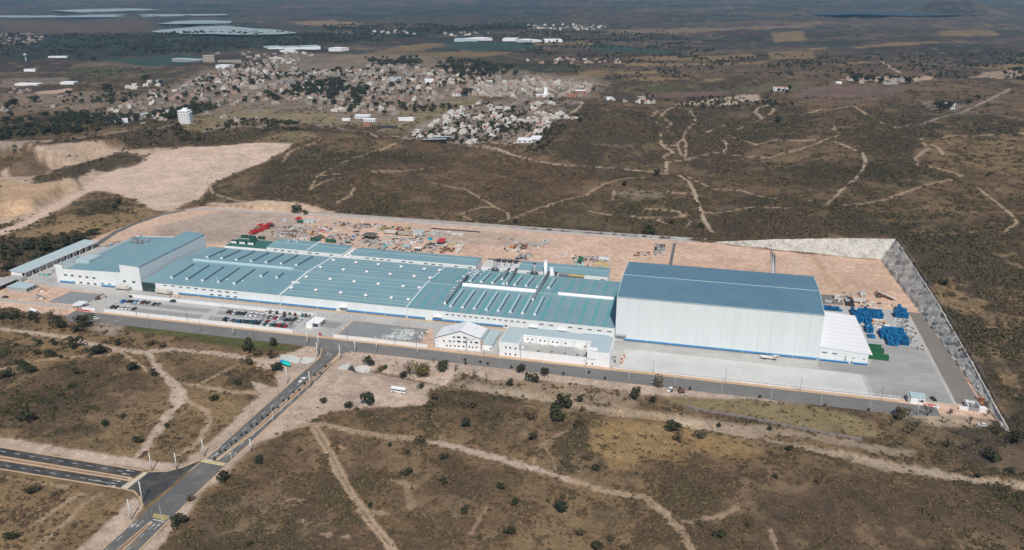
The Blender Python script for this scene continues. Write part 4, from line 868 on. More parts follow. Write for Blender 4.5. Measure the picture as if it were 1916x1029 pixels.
# hall with long roof monitors (left)
tA = thing('factory_hall', 'long factory hall with rows of long roof monitors, left of the ventilator hall', 'factory hall', (-391, HY0, 0), group=None)
gable_hall(tA, -402, -289.2, HY0, HY1, HE, HR, M['wall'], M['roof1'])
for k in range(7): monitor(tA, -383.5 + 13 * k, 533.5, 559.5, rz_(533.5), rz_(559.5), wm=M['mon1'])
for k in range(5): monitor(tA, -384.1 + 13.1 * k, 488.5, 515.8, rz_(488.5), rz_(515.8), wm=M['mon1'])
for k in range(2): monitor(tA, -319.5 + 13.1 * k, 505.2, 514.5, rz_(505.2), rz_(514.5), wm=M['mon1'])
ridge_monitor(tA, -388.5, -302.8, 523.6, rz_(521) - .2)
part('ridge_cap', MB().box(-302.5, -289.4, 520.7, 521.3, HR + .08, HR + .24), M['seam'], tA)
for (x, y) in [C1(1222, 688), C1(1280, 693), C1(1338, 700), C1(1395, 706), C1(1452, 712), C1(1510, 719), C1(1567, 725), C1(1625, 732), C1(1683, 738), C1(1741, 743), C2(42, 731), C2(100, 738)]:
    X, Z = on_y(x, y, HY0); window(tA, X, Z, 3.1, .9, HY0)
for (x, y) in [C1(1570, 758), C1(1628, 763), C1(1688, 769), C1(1745, 775)]:
    X, Z = on_y(x, y, HY0); window(tA, X, Z, 3.0, 1.3, HY0)
part('dark_doorway', MB().box(-402.6, -391.5, HY0 - .4, HY0 - .05, 0, 7.2), mat('black_green_sheeting', (.03, .06, .055), .6, var=.3, scale=1.5), tA, 'opening hung with black and dark green sheeting')
part('doorway_side', MB().box(-391.3, -385.5, HY0 - .3, HY0 - .02, 0, 3.2), M['pad'], tA)
def skirt(t, x0, x1, Y, z=1.55):
    n_ = max(1, round((x1 - x0) / 15)); s_ = (x1 - x0) / n_
    for k in range(n_):
        part('blue_skirting', MB().box(x0 + k * s_ + .12, x0 + (k + 1) * s_ - .12, Y - 1.15, Y - 1.0, z - .45, z + .42), M['blue'], t)
        part('canopy_bracket', MB().box(x0 + k * s_ - .08, x0 + k * s_ + .08, Y - 1.3, Y, 0, 2.1), M['wall'], t)
    part('awning_ledge', MB().box(x0, x1, Y - 1.2, Y - .02, z + .42, z + .56), M['seam'], t)
skirt(tA, -372, -290, HY0)
part('roof_sign_frame', MB().box(*[on_y(*C2(572, 622), 500)[0], on_y(*C2(632, 622), 500)[0]], 499.8, 500.1, rz_(500), rz_(500) + 1.2), M['vent'], tA)
for (x, y) in (C1(1460, 568), C1(1605, 640), C1(1680, 645), C1(1575, 658), C1(1800, 655), C2(100, 645), C2(213, 655), C2(35, 462), C1(1618, 462)):
    X, Y = at(x, y, 9.2); part('roof_mushroom_vent', MB().lathe((X, Y, rz_(Y)), [(.25, 0), (.25, .6), (.5, .65), (.3, .95)], 8), M['vent'], tA)
# hall with turbine ventilators
tB = thing('factory_hall', 'factory hall whose blue roof carries rows of round white ventilators', 'factory hall', (-289, HY0, 0))
gable_hall(tB, -289.0, -193.6, HY0, HY1, HE, HR, M['wall'], M['roof1'])
for k, Y in enumerate((482.5, 487, 494.5, 501.5, 508.5, 514.5, 519.4, 521.6, 523.6, 529.5, 536, 543.5, 551, 558)):
    part('roof_seam', MB().box(-288.3, -194.2, Y - .13, Y + .13, rz_(Y) - .05, rz_(Y) + .1), M['seam'], tB)
part('gable_coping', MB().add([(-289.6, HY0 - .3, HE + .3), (-288.6, HY0 - .3, HE + .3), (-288.6, 521, HR + .45), (-289.6, 521, HR + .45), (-288.6, HY1, HE + .3), (-289.6, HY1, HE + .3), (-289.6, HY0 - .3, HE - .1), (-288.6, HY0 - .3, HE - .1), (-288.6, 521, HR - .1), (-288.6, HY1, HE - .1)],
     [(0, 1, 2, 3), (3, 2, 4, 5), (6, 7, 1, 0), (7, 8, 2, 1), (8, 9, 4, 2)]), M['wallw'], tB)
part('gable_coping', MB().add([(-194, HY0 - .3, HE + .25), (-193.4, HY0 - .3, HE + .25), (-193.4, 521, HR + .4), (-194, 521, HR + .4), (-193.4, HY1, HE + .25), (-194, HY1, HE + .25), (-194, HY0 - .3, HE - .1), (-193.4, HY0 - .3, HE - .1), (-193.4, 521, HR - .1), (-193.4, HY1, HE - .1)],
     [(0, 1, 2, 3), (3, 2, 4, 5), (6, 7, 1, 0), (7, 8, 2, 1), (8, 9, 4, 2)]), M['wallw'], tB)
vb = MB().box(-1.0, 1.0, -1.0, 1.0, -.4, .35).mesh('base_curb', M['frame'])
vh = MB().lathe((0, 0, .35), [(.7, 0), (.85, .3), (1.35, .55), (1.45, .95), (1.3, 1.4), (.9, 1.75), (.35, 1.95)], 14).mesh('turbine', M['vent'], smooth=True)
for row in ([(888, 512), (1054, 529), (1219, 543), (1388, 560), (1559, 577), (1672, 586)], [(792, 565), (961, 584), (1133, 599), (1307, 617), (1484, 633), (1601, 645)], [(686, 637), (862, 654), (1040, 672), (1219, 690), (1402, 707), (1523, 718)], [(576, 720), (757, 737), (941, 757), (1126, 776), (1315, 794), (1441, 807)]):
    for x, y in row:
        X, Y = at(*C2(x, y), 9.6); X, Y = at(*C2(x, y), rz_(Y)); v_ = link('roof_ventilator', vb, tB, (X + 289, Y - HY0, rz_(Y))); link('turbine', vh, v_)
skirt(tB, -289, -246, HY0); skirt(tB, -239, -194, HY0)
X, Z = on_y(*C2(955, 848), HY0 - 1.5); part('door_canopy', MB().box(X - 3, X + 3, HY0 - 2.4, HY0, Z - .2, Z + .15), M['wallw'], tB); part('door', MB().box(X - 2.4, X + 2.4, HY0 - .1, HY0 - .01, 0, 3.2), M['frame'], tB)
# hall with the streaked roof
tC = thing('factory_hall', 'factory hall with a streaked teal roof and dark ducts, left of the high warehouse', 'factory hall', (-193, HY0, 0))
gable_hall(tC, -193.4, -51.2, HY0, HY1, HE, HR, M['wall'], M['roof4'])
for k in range(8): monitor(tC, -164.5 + 8.4 * k, 532.5, 556, rz_(532.5), rz_(556), 1.9, 1.2, M['mon'])
for k in range(8): monitor(tC, -164.4 + 8.4 * k, 485.8, 514, rz_(485.8), rz_(514), 1.9, 1.2, M['mon'])
ridge_monitor(tC, -166.8, -112.3, 522.5, rz_(521) - .2, 4.6, 2.0, M['wallw']); ridge_monitor(tC, -96.5, -57.6, 522, rz_(521) - .2, 3.6, 1.7, M['wallw'])
for a, c in ((-193.2, -169.5), (-110.8, -97), (-57, -51.4)): part('ridge_cap', MB().box(a, c, 520.7, 521.3, HR + .08, HR + .22), M['seam'], tC)
for (x, y0, y1) in ((-168.4, 486, 540), (-142.2, 540, 562), (-136.3, 531, 562), (-111.4, 506, 562)):
    zz = max(rz_(y0), rz_(y1)) + 1.9; part('roof_duct', MB().tube((x, y0, zz), (x, y1, zz), 1.0, n=10), M['pipe'], tC, smooth=True)
    part('duct_end', MB().tube((x, y0 + .2, rz_(y0)), (x, y0 - .2, zz + .3), .75, n=8), M['wallw'], tC, smooth=True)
vm = MB().lathe((0, 0, 0), [(.35, -.2), (.35, .8), (.8, .85), (.75, 1.15), (.3, 1.4)], 9).mesh('roof_mushroom_vent', M['vent'])
for x, y in ((300, 508), (325, 503), (350, 475), (372, 457), (395, 445), (410, 430), (430, 435), (445, 425), (385, 465), (360, 490), (420, 452), (440, 442), (250, 600), (262, 580), (278, 556), (470, 452), (495, 432), (405, 470), (455, 430), (380, 440), (345, 470), (430, 455)):
    X, Y = at(*C3(x, y), 9.8); X, Y = at(*C3(x, y), rz_(Y)); link('roof_mushroom_vent', vm, tC, (X + 193, Y - HY0, rz_(Y)))
for x, y in ((223, 32), (267, 36), (311, 41), (355, 46), (398, 50), (440, 55), (485, 59), (529, 63), (573, 68), (616, 73), (660, 78), (705, 83), (749, 87), (795, 92)):
    X, Z = on_y(*C8(x, y), HY0); window(tC, X, Z, 2.2, .8, HY0)
for x, y in ((225, 70), (268, 76), (311, 80), (355, 85), (398, 90), (440, 94), (485, 99), (528, 104), (573, 108), (617, 113), (660, 118)):
    X, Z = on_y(*C8(x, y), HY0); window(tC, X, Z, 2.1, 1.2, HY0)
for x, y in ((922, 105), (993, 113), (1135, 128), (1207, 137), (1279, 145), (1351, 152), (1425, 160)):
    X, Z = on_y(*C8(x, y), HY0); window(tC, X, Z, 3.0, .85, HY0)
for x, y in ((152, 50), (860, 125), (1070, 148)):
    X, Z = on_y(*C8(x, y), HY0 - 1.5); part('door_canopy', MB().box(X - 3, X + 3, HY0 - 2.4, HY0, Z - .1, Z + .25), M['wallw'], tC); part('door', MB().box(X - 2.5, X + 2.5, HY0 - .1, HY0 - .01, 0, 3.4), M['frame'], tC)
skirt(tC, -193, -180, HY0); skirt(tC, -175, -125, HY0); skirt(tC, -108, -80, HY0); skirt(tC, -72, -54, HY0)
# high warehouse
WX0, WX1, WY0, WY1, WE, WR = -50.7, 73.5, 478.0, 546.0, 30.0, 32.6
tW = thing('high_warehouse', 'very tall white warehouse with a dark blue roof, the tallest building of the works', 'warehouse', (WX0, WY0, 0))
gable_hall(tW, WX0, WX1, WY0, WY1, WE, WR, M['joint'], M['roofw'], yr=511.5)
npan = 17; s_ = (WX1 - WX0) / npan
for k in range(npan):
    part('wall_panel', MB().box(WX0 + k * s_ + .09, WX0 + (k + 1) * s_ - .09, WY0 - .1, WY0 - .005, 0, WE - .15), M['panel'], tW)
for k in range(9):
    s2 = (WY1 - WY0) / 9; part('wall_panel', MB().box(WX1 + .005, WX1 + .1, WY0 + k * s2 + .07, WY0 + (k + 1) * s2 - .07, 0, WE - .15), M['panel'], tW)
part('ridge_cap', MB().box(WX0 + .1, WX1 - .1, 511.2, 511.8, WR + .1, WR + .28), M['seam'], tW)
for xx in (WX0, WX1):
    part('gable_coping', MB().add([(xx - .2, WY0 - .3, WE + .2), (xx + .25, WY0 - .3, WE + .2), (xx + .25, 511.5, WR + .3), (xx - .2, 511.5, WR + .3), (xx + .25, WY1 + .3, WE + .2), (xx - .2, WY1 + .3, WE + .2)], [(0, 1, 2, 3), (3, 2, 4, 5)]), M['seam'], tW)
part('eaves_gutter', MB().box(WX0, WX1, WY0 - .55, WY0 - .26, WE - .25, WE + .12), M['seam'], tW)
skirt(tW, -45, 73, WY0 - .1, 1.5)
part('door_canopy', MB().box(-50, -43.5, WY0 - 2.6, WY0 - .12, 3.9, 4.4), M['frame'], tW); part('door', MB().box(-49.5, -44.5, WY0 - .2, WY0 - .11, 0, 3.6), M['pad'], tW)
# white-roofed annexe
tX = thing('annexe', 'low annexe with a bright white sloping roof, against the right end of the high warehouse', 'annexe', (73.6, WY0, 0))
b_ = MB(); b_.add([(73.7, 478.2, 0), (101.5, 478.2, 0), (101.5, 538, 0), (73.7, 538, 0), (73.7, 478.2, 9), (101.5, 478.2, 7.2), (101.5, 538, 7.2), (73.7, 538, 9)], [(0, 1, 5, 4), (1, 2, 6, 5), (2, 3, 7, 6), (3, 0, 4, 7)]); part('wall', b_, M['wall'], tX)
b_ = MB(); b_.add([(73.65, 477.9, 9.2), (103.6, 477.9, 7.15), (101.9, 538.6, 7.3), (73.65, 538.6, 9.2), (73.65, 477.9, 8.95), (103.6, 477.9, 6.9), (101.9, 538.6, 7.05), (73.65, 538.6, 8.95)], [(0, 1, 2, 3), (4, 5, 1, 0), (5, 6, 2, 1), (6, 7, 3, 2), (7, 6, 5, 4)]); part('roof', b_, M['roofwhite'], tX)
for k in range(9):
    y = 484 + 6.2 * k; part('roof_seam', MB().add([(73.7, y - .08, 9.22), (102, y - .08, 7.28), (102, y + .08, 7.28), (73.7, y + .08, 9.22), (73.7, y - .08, 9.3), (102, y - .08, 7.36), (102, y + .08, 7.36), (73.7, y + .08, 9.3)], [(4, 5, 6, 7), (0, 1, 5, 4), (2, 3, 7, 6)]), M['wallw'], tX)
def C5(x, y): return (1436 + x / K, 420 + y / K)
for x, y, w_, h_ in ((422, 947, 2.9, .8), (497, 956, 2.9, .8), (413, 996, 2.6, 1.1), (488, 1004, 2.6, 1.1), (578, 983, .9, .9), (636, 990, 1.3, .6), (713, 998, 1.3, .6), (620, 1019, .9, .9), (656, 1023, .9, .9)):
    X, Z = on_y(*C5(x, y), 478.2); window(tX, X, Z, w_, h_, 478.2)
for x, y in ((1638, 396), (1672, 399)): X, Z = on_y(*C9(x, y), 478.2); window(tX, X, Z, 1.0, 1.0, 478.2)
part('door', MB().box(*[on_y(*C9(1500, 395), 478)[0], on_y(*C9(1512, 395), 478)[0]], 478.0, 478.15, 0, 2.4), M['dark'], tX)
skirt(tX, 74, 91, 478.2, 1.0); skirt(tX, 93, 101.4, 478.2, 1.0)
# left block: low office hall plus tall bay
tL = thing('left_hall', 'broad low hall with a light blue roof at the far left end of the works', 'factory hall', (-478, 480, 0))
b_ = MB(); b_.add([(-478.5, 480, 0), (-421, 480, 0), (-421, 572, 0), (-478.5, 572, 0), (-478.5, 480, 10.8), (-421, 480, 12.6), (-421, 572, 11.6), (-478.5, 572, 9.0)], [(0, 1, 5, 4), (1, 2, 6, 5), (2, 3, 7, 6), (3, 0, 4, 7)]); part('wall', b_, M['wall'], tL)
part('roof', MB().add([(-472, 480.6, 9.8), (-421, 480.6, 11.9), (-421, 571.5, 11.3), (-472, 571.5, 8.7)], [(0, 1, 2, 3)]), M['roof1'], tL)
part('terrace', MB().box(-478.2, -472.1, 480.4, 571.5, 7.4, 7.8), M['roofp'], tL); part('corner_parapet', MB().box(-478.7, -472.2, 479.7, 480.3, 0, 14.0), M['wall'], tL)
part('parapet', MB().box(-478.7, -478.35, 480.3, 505, 7, 13.6), M['wall'], tL); part('parapet', MB().box(-472.3, -472.0, 480.4, 571.5, 8.5, 10.2), M['seam'], tL)
part('roof_deck', MB().box(-476, -464, 498, 512, 9.2, 12.2), M['roofp'], tL, 'small raised pale roof at the left corner')
def C0(x, y): return (x / 7.917, 430 + y / 7.917)
for x, y in ((880, 658), (972, 667), (1070, 678), (1185, 690), (1290, 702), (1393, 713), (1090, 768), (1200, 780), (1310, 793), (1410, 802), (1517, 799), (1624, 810), (1733, 820)):
    X, Z = on_y(*C0(x, y), 480); window(tL, X, Z, 2.6, 1.5, 480)
skirt(tL, -476, -463, 480, 1.2); skirt(tL, -439, -423, 480, 1.2)
rs_ = random.Random(3)
for k in range(7):
    X, Y = at(*C1(rs_.uniform(950, 1100), rs_.uniform(345, 375)), 10.5); part('roof_plant', MB().rbox((X, Y, 10.2), rs_.uniform(1.5, 4), rs_.uniform(1.2, 2.5), rs_.uniform(1, 3), rs_.random(), 0).tube((X, Y, 12), (X + rs_.uniform(-4, 4), Y + rs_.uniform(-2, 2), 13), .3, n=6), M['steel'], tL)
tT = thing('tall_bay', 'tall narrow bay with a sloping blue roof between the left hall and the monitor hall', 'factory bay', (-421, 480, 0))
b_ = MB(); X0, X1 = -420.9, -404.2; b_.add([(X0, 480, 0), (X1, 480, 0), (X1, 563, 0), (X0, 563, 0), (X0, 480, 19.6), (X1, 480, 18.6), (X1, 563, 18.6), (X0, 563, 19.6)], [(0, 1, 5, 4), (1, 2, 6, 5), (2, 3, 7, 6), (3, 0, 4, 7)]); part('wall', b_, M['joint'], tT)
part('front_wall', MB().box(X0, X1, 479.85, 479.99, 0, 18.5), M['wall'], tT)
for k in range(10): part('wall_panel', MB().box(X1 + .005, X1 + .12, 480 + 8.3 * k + .08, 480 + 8.3 * (k + 1) - .08, 0, 18.4), M['panel'], tT)
part('roof', MB().add([(X0 - .3, 479.6, 19.8), (X1 + .4, 479.6, 18.75), (X1 + .4, 563.4, 18.75), (X0 - .3, 563.4, 19.8), (X0 - .3, 479.6, 19.5), (X1 + .4, 479.6, 18.45), (X1 + .4, 563.4, 18.45), (X0 - .3, 563.4, 19.5)], [(0, 1, 2, 3), (4, 5, 1, 0), (5, 6, 2, 1), (6, 7, 3, 2), (7, 4, 0, 3)]), M['roof1'], tT)
for x, y in ((922, 657), (990, 663)): X, Z = on_y(*C1(x, y), 479.85); window(tT, X, Z, 2.6, 1.7, 479.85)
# rear buildings
def rear(label, x0, x1, y0, y1, ze, zr, wins, name='rear_building', rm='roof1'):
    t = thing(name, label, 'factory building', (x0, y0, 0)); gable_hall(t, x0, x1, y0, y1, ze, zr, M['wall'], M[rm])
    part('ridge_cap', MB().box(x0 + .1, x1 - .1, (y0 + y1) / 2 - .25, (y0 + y1) / 2 + .25, zr + .1, zr + .24), M['seam'], t)
    for (x, y) in wins:
        X, Z = on_y(x, y, y0); window(t, X, Z, 3.2, .9, y0)
    return t
def C4(x, y, o=(420, 390)): return (o[0] + x / 7.917, o[1] + y / 7.917)
t = rear('low rear building with three small roof vents, behind the monitor hall', -350, -312.6, 567, 589, 10.6, 11.4, [C4(553, 594), C4(755, 613), C4(858, 623), C4(961, 632), C4(1063, 641)])
for x, y in ((945, 490), (1034, 473), (1073, 500)): X, Y = at(*C4(x, y), 11.2); part('roof_vent', MB().tube((X, Y, 11), (X, Y, 12.8), .4, n=8), M['wallw'], t)
part('gable_coping', MB().box(-312.9, -312.2, 566.6, 589.4, 10.6, 11.7), M['wallw'], t)
rear('low rear building next to the gap with slanting windows, behind the monitor hall', -312, -283, 567, 588, 10.2, 11.0, [C4(1270, 660), C4(1373, 671), C4(1582, 689)])
t = thing('connecting_passage', 'narrow white passage with small windows between the two blue rear roofs', 'passage', (-283, 566, 0)); b_ = MB().box(-282.5, -276, 567, 587, 0, 7.6); part('wall', b_, M['wallw'], t)
for k in range(3): part('roof_light', MB().box(-280.3, -279.3, 570 + 6 * k, 573.5 + 6 * k, 7.6, 7.75), M['glass'], t)
rear('long low rear building with a blue roof, behind the ventilator hall', -275.3, -170.4, 567, 585, 9.9, 10.8, [C4(x, y, (640, 390)) for x, y in ((370, 736), (478, 745), (586, 756), (694, 767), (912, 787), (1020, 796), (1240, 816), (1350, 827), (1462, 836), (1688, 857), (1895, 875))])
t = rear('rear building with a blue roof behind the streaked roof, right of the chimneys', -137, -67.8, 567, 586, 9.7, 10.6, [(900 + x / 7.917, 420 + y / 7.917) for x, y in ((703, 716), (1803, 818))])
part('yellow_pipework', MB().box(-99, -85, 565.3, 565.9, 8.3, 9.6), M['yellow'], t, 'yellow pipework along the wall')
t = thing('plant_terrace', 'pale flat roofed plant building with dark cooling units, between the blue rear roofs', 'plant building', (-160, 566, 0))
part('wall', MB().box(-166, -138, 567, 586, 0, 8.6), M['wallw'], t); part('parapet', MB().box(-166, -138, 585.6, 586, 8.6, 9.5), M['dark'], t); part('roof', MB().box(-165.6, -138.4, 567.4, 585.5, 8.62, 8.75), M['pad'], t)
for x, y in ((125, 664), (355, 686), (470, 695)): X, Z = on_y(900 + x / 7.917, 420 + y / 7.917, 567); window(t, X, Z, 3, .9, 567)
cu = MB().box(-1.6, 1.6, -1.5, 1.5, 0, 2.4).mesh('cooling_unit', M['dark']); cf = MB().lathe((0, 0, 2.4), [(1.2, 0), (1.25, .5), (1.1, .5), (1.0, .1)], 10).mesh('fan_cowl', M['steel'])
for k in range(4): o = link('cooling_unit', cu, t, (-160 + 4.6 * k + 166 - 1.2 * 0 - 6 + 4, 16.5, 8.75)); link('fan_cowl', cf, o)
rs_ = random.Random(5)
for k in range(3): X, Y = -154 + 5 * k, 574; part('roof_plant', MB().rbox((X, Y, 8.75), 1.2, .9, 1.8, .3).tube((X, Y, 10), (X + 1.8, Y, 10.6), .25, n=6), M['steel'], t)
# stacks between the halls
def stack(label, x, y, top, r, m_, brace=True, name='exhaust_stack'):
    t = thing(name, label, 'chimney', (x, y, 0))
    part('shaft', MB().tube((x, y, 0), (x, y, top), r, n=14), m_, t, smooth=True); part('rim', MB().lathe((x, y, top), [(r * 1.12, -.5), (r * 1.12, .15), (r * .85, .15), (r * .8, -.3)], 14), M['dark'] if brace else m_, t)
    if brace:
        for s in (-1, 1): part('duct_elbow', MB().tube((x + s * 3.6, y - .5, 8.0), (x + s * .6, y, 11.2), .55, n=8), M['steel'], t)
        part('platform', MB().lathe((x, y, 8.3), [(3.2, 0), (3.2, .25)], 10), M['dark'], t)
stack('grey exhaust stack with slanting ducts, in front of the plant terrace', -154.1, 565.2, 16.2, 1.15, M['steel'])
stack('grey exhaust stack with slanting ducts, left of the tall white tank', -123.4, 565.2, 16.1, 1.15, M['steel'])
stack('tall white tank tower behind the streaked roof', -114.8, 564.9, 19.0, 1.3, M['wallw'], False, 'white_tower')
stack('shorter white tank right of the tall white tower', -110.2, 565.2, 13.4, 1.4, M['wallw'], False, 'white_tank')
t = thing('mesh_screen', 'dark fan grille standing behind the streaked roof', 'grille', (-101, 565.4, 0)); part('panel', MB().box(-104.5, -97, 565.1, 565.4, 8.6, 10.6), M['steel'], t); part('opening', MB().box(-107.6, -105.6, 565.1, 565.5, 8.4, 10.8), M['dark'], t)
# rear terrace with green cabins
t = thing('rear_terrace', 'low white walled block with a flat floor at the left rear of the monitor hall', 'terrace', (-388, 565, 0)); part('wall', MB().box(-389, -350.4, 565.6, 587, 0, 8.8), M['wallw'], t); part('floor', MB().box(-388.6, -350.8, 566.1, 586.6, 8.81, 8.86), mat('green_netting', (.05, .14, .115), .8, var=.4, scale=1.2), t, 'floor covered in green netting')
gcol = M['green']
for i, (x, y) in enumerate(((150, 505), (275, 517), (400, 528), (300, 432), (412, 442), (550, 452), (430, 478))):
    X, Y = at(*C4(x, y), 9); t = thing('green_cabin', ['first green roofed cabin from the left in the front row on the terrace', 'middle green roofed cabin of the front row on the terrace', 'right green roofed cabin of the front row on the terrace', 'left dark green cabin of the back row on the terrace', 'middle dark green cabin of the back row on the terrace', 'right dark green cabin of the back row on the terrace', 'green cabin standing between the two rows on the terrace'][i], 'cabin', (X, Y, 8.86), group='green cabins on the rear terrace')
    part('body', MB().rbox((X, Y, 8.86), 5.4, 2.4, 1.9, 0), M['wallw'] if i < 3 else gcol, t); part('roof', MB().rbox((X, Y, 10.78), 5.8, 2.8, .3, 0), gcol, t)
    for s in (-2.8, 2.8): part('post', MB().box(X + s - .12, X + s + .12, Y - 1.3, Y + 1.3, 8.86, 10.76), M['green'], t)
    for s in range(5): part('roof_rib', MB().box(X - 2.4 + 1.15 * s, X - 2.2 + 1.15 * s, Y - 1.35, Y + 1.35, 11.09, 11.2), M['dark'], t)
# open dock building on the far left
t = thing('loading_shed', 'long narrow loading shed with a pale blue roof and open bays, far left', 'shed', (-515, 480, 0))
part('roof', MB().add([(-522, 479, 5.9), (-508.5, 479, 5.2), (-508.5, 560, 5.2), (-522, 560, 5.9), (-522, 479, 5.5), (-508.5, 479, 4.7), (-508.5, 560, 4.7), (-522, 560, 5.5)], [(0, 1, 2, 3), (4, 5, 1, 0), (5, 6, 2, 1), (6, 7, 3, 2), (7, 4, 0, 3), (7, 6, 5, 4)]), M['roofp'], t)
part('back_wall', MB().box(-521.5, -521.2, 480, 559.5, 0, 5.4), M['wallg'], t); part('end_wall', MB().box(-521.1, -511, 479.6, 479.9, 0, 5), M['wallw'], t)
part('fascia', MB().box(-508.45, -508.25, 479, 560, 4.5, 5.5), M['wallw'], t)
part('long_infill', MB().box(-510.5, -510.2, 491, 516, 0, 4.6), M['wallg'], t); part('long_infill', MB().box(-510.5, -510.2, 482, 489, 0, 4.6), M['wallg'], t)
for k in range(11):
    part('column', MB().box(-509.4, -508.9, 480.4 + 7.2 * k, 480.9 + 7.2 * k, 0, 4.7), M['wallw'], t)
for k in range(6): part('bay_wall', MB().box(-510.6, -510.3, 519 + 6.8 * k, 523 + 6.8 * k, 0, 4.6), M['wallg'], t)
part('painted_inner_shade', MB().box(-519, -518.8, 480, 559, 0, 5), M['dark'], t)  # dark panel standing in for the shade inside the open bays
t = thing('grey_shed', 'small unfinished grey block with a pale roof, left of the gravel lot', 'shed', (-500, 454, 0)); part('wall', MB().box(-500, -483.3, 454.2, 464.4, 0, 3.3), M['wallg'], t); part('roof', MB().box(-500.6, -482.8, 453.8, 464.8, 3.3, 3.6), M['roofp'], t)
for k in range(3): part('window', MB().box(-483.3, -483.15, 455.6 + 2.9 * k, 456.8 + 2.9 * k, .9, 2.4), M['dark'], t)
t = thing('concrete_ruin', 'open concrete frame building at the left edge of the picture', 'building', (-520, 456, 0))
part('slab', MB().box(-528, -506, 452, 470, 3.2, 3.5), M['wallg'], t); part('wall', MB().box(-516, -504, 471, 476, 0, 3.6), M['wallg'], t)
for x in (-527, -520, -513, -507): part('column', MB().box(x, x + .5, 452.3, 452.8, 0, 3.2), M['wallg'], t); part('column', MB().box(x, x + .5, 469, 469.5, 0, 3.2), M['wallg'], t)
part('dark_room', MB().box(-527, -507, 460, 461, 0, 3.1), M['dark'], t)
# gate lodges
t = thing('gate_lodge', 'white gate lodge with a flat canopy at the left end of the front road', 'gate lodge', (-425, 440, 0))
part('wall', MB().box(-424.4, -421.8, 438.4, 443.4, 0, 2.9), M['wallw'], t); part('canopy', MB().box(-428, -421, 436.2, 444, 2.9, 3.4), M['wall'], t); part('window', MB().box(-421.75, -421.65, 439.5, 442.3, 1, 2.2), M['glass'], t); part('column', MB().box(-424.8, -424.5, 436.8, 437.1, 0, 2.9), M['wallw'], t)
t = thing('barrier_rail', 'red and white barrier across the left entrance', 'barrier', (-423, 435.6, 0)); 
for k in range(6): part('segment', MB().box(-424 + 1.9 * k, -422.15 + 1.9 * k, 435.5, 435.75, .1, .9), M['red'] if k % 2 == 0 else mat('barrier_red', (.62, .08, .07), .6) if 'barrier_red' not in bpy.data.materials else bpy.data.materials['barrier_red'], t)
part('low_wall', MB().box(-420.5, -410, 437.2, 437.5, 0, 2.0), M['wallw'], t)
t = thing('guard_block', 'small white guard block with dark windows between the car park and the gravel lot', 'guard block', (-250, 446, 0))
part('wall', MB().box(-252.5, -248.2, 446.4, 451, 0, 3.6), M['wallw'], t); part('wing', MB().box(-248.1, -244.5, 448, 452, 0, 3.2), M['wallw'], t); part('glazing', MB().box(-248.15, -244.7, 447.8, 447.95, .7, 3.1), M['glass'], t); part('flat_roof', MB().box(-252, -243.5, 451.2, 457.5, 3.3, 3.7), M['wallw'], t); part('plinth', MB().box(-251, -244, 452.1, 457, 0, 3.25), M['glass'], t)
t = thing('pergola', 'row of thin steel frames beside the guard block', 'pergola', (-238, 452, 0))
for k in range(9): part('rafter', MB().box(-243.5 + 1.7 * k, -243.3 + 1.7 * k, 447.5 + .2 * k, 456, 2.5, 2.7), M['brown'], t)
for k in range(4): part('beam', MB().box(-243.6, -229.8, 449 + 2.2 * k, 449.2 + 2.2 * k, 2.7, 2.85), M['frame'], t)
for x in (-243.4, -237, -230.2):
    for y in (449.1, 455.7): part('post', MB().box(x - .1, x + .1, y - .1, y + .1, 0, 2.5), M['frame'], t)
t = thing('sign_board', 'small red square sign on the wall by the guard block gate', 'sign', (at(601, 627)[0], 436.9, 0)); X = t.location.x; part('board', MB().box(X - .9, X + .9, 436.8, 436.95, .8, 2.2), M['red'], t); part('post', MB().box(X - .05, X + .05, 436.96, 437.02, 0, .8), M['steel'], t)
# gabled office under construction
t = thing('gabled_office', 'white gabled three storey office with dark window holes by the front road', 'office building', (-145, 440, 0))
x0, x1, ya, yb = -159.5, -130.2, 439.6, 456.0
b_ = MB(); b_.add([(x0, ya, 0), (x1, ya, 0), (x1, yb, 0), (x0, yb, 0), (x0, ya, 6.3), (x1, ya, 9.0), (x1, yb, 8.4), (x0, yb, 6.3), (-142.8, ya, 12.6), (-142.8, yb, 12.2)],
                   [(0, 1, 5, 8, 4), (1, 2, 6, 5), (2, 3, 7, 9, 6), (3, 0, 4, 7)]); part('wall', b_, M['wallw'], t)
part('roof', MB().add([(x0 - .3, ya - .3, 6.4), (-142.8, ya - .3, 12.8), (-142.8, yb + .3, 12.4), (x0 - .3, yb + .3, 6.5), (x1 + .3, ya - .3, 9.1), (x1 + .3, yb + .3, 8.5)], [(0, 1, 2, 3), (1, 4, 5, 2)]), M['roofwhite'], t)
part('dark_verge', MB().tube((x0 - .3, ya - .4, 6.35), (-142.8, ya - .4, 12.7), .14, n=5).tube((-142.8, ya - .4, 12.7), (x1 + .3, ya - .4, 9.05), .14, n=5), M['dark'], t)
def C6(x, y): return (780 + x / 7.917, 590 + y / 7.917)
for x, y, w_, h_ in ((550, 322, 1.5, 1.2), (620, 324, 2.3, 1.3), (708, 328, 2.2, 1.1), (400, 377, 1.2, 1.2), (488, 381, 1.3, 1.2), (551, 383, 1.4, .9), (622, 387, 2.3, 1.3), (710, 395, 2.3, 1.3), (807, 398, 1.3, 1.3), (883, 403, 2.3, 1.3), (446, 447, 1.2, 1.0), (498, 449, 1.2, 1.0), (562, 453, 1.2, 1.0), (618, 457, 1.2, 1.0), (692, 461, 1.2, 1.1), (780, 466, 1.3, 1.1), (828, 473, .8, 1.4), (884, 471, 1.2, 1.0), (303, 372, .5, 1.2), (303, 433, .5, .9)):
    X, Z = on_y(*C6(x, y), ya); window(t, X, max(Z, h_ / 2 + .1), w_, h_, ya)
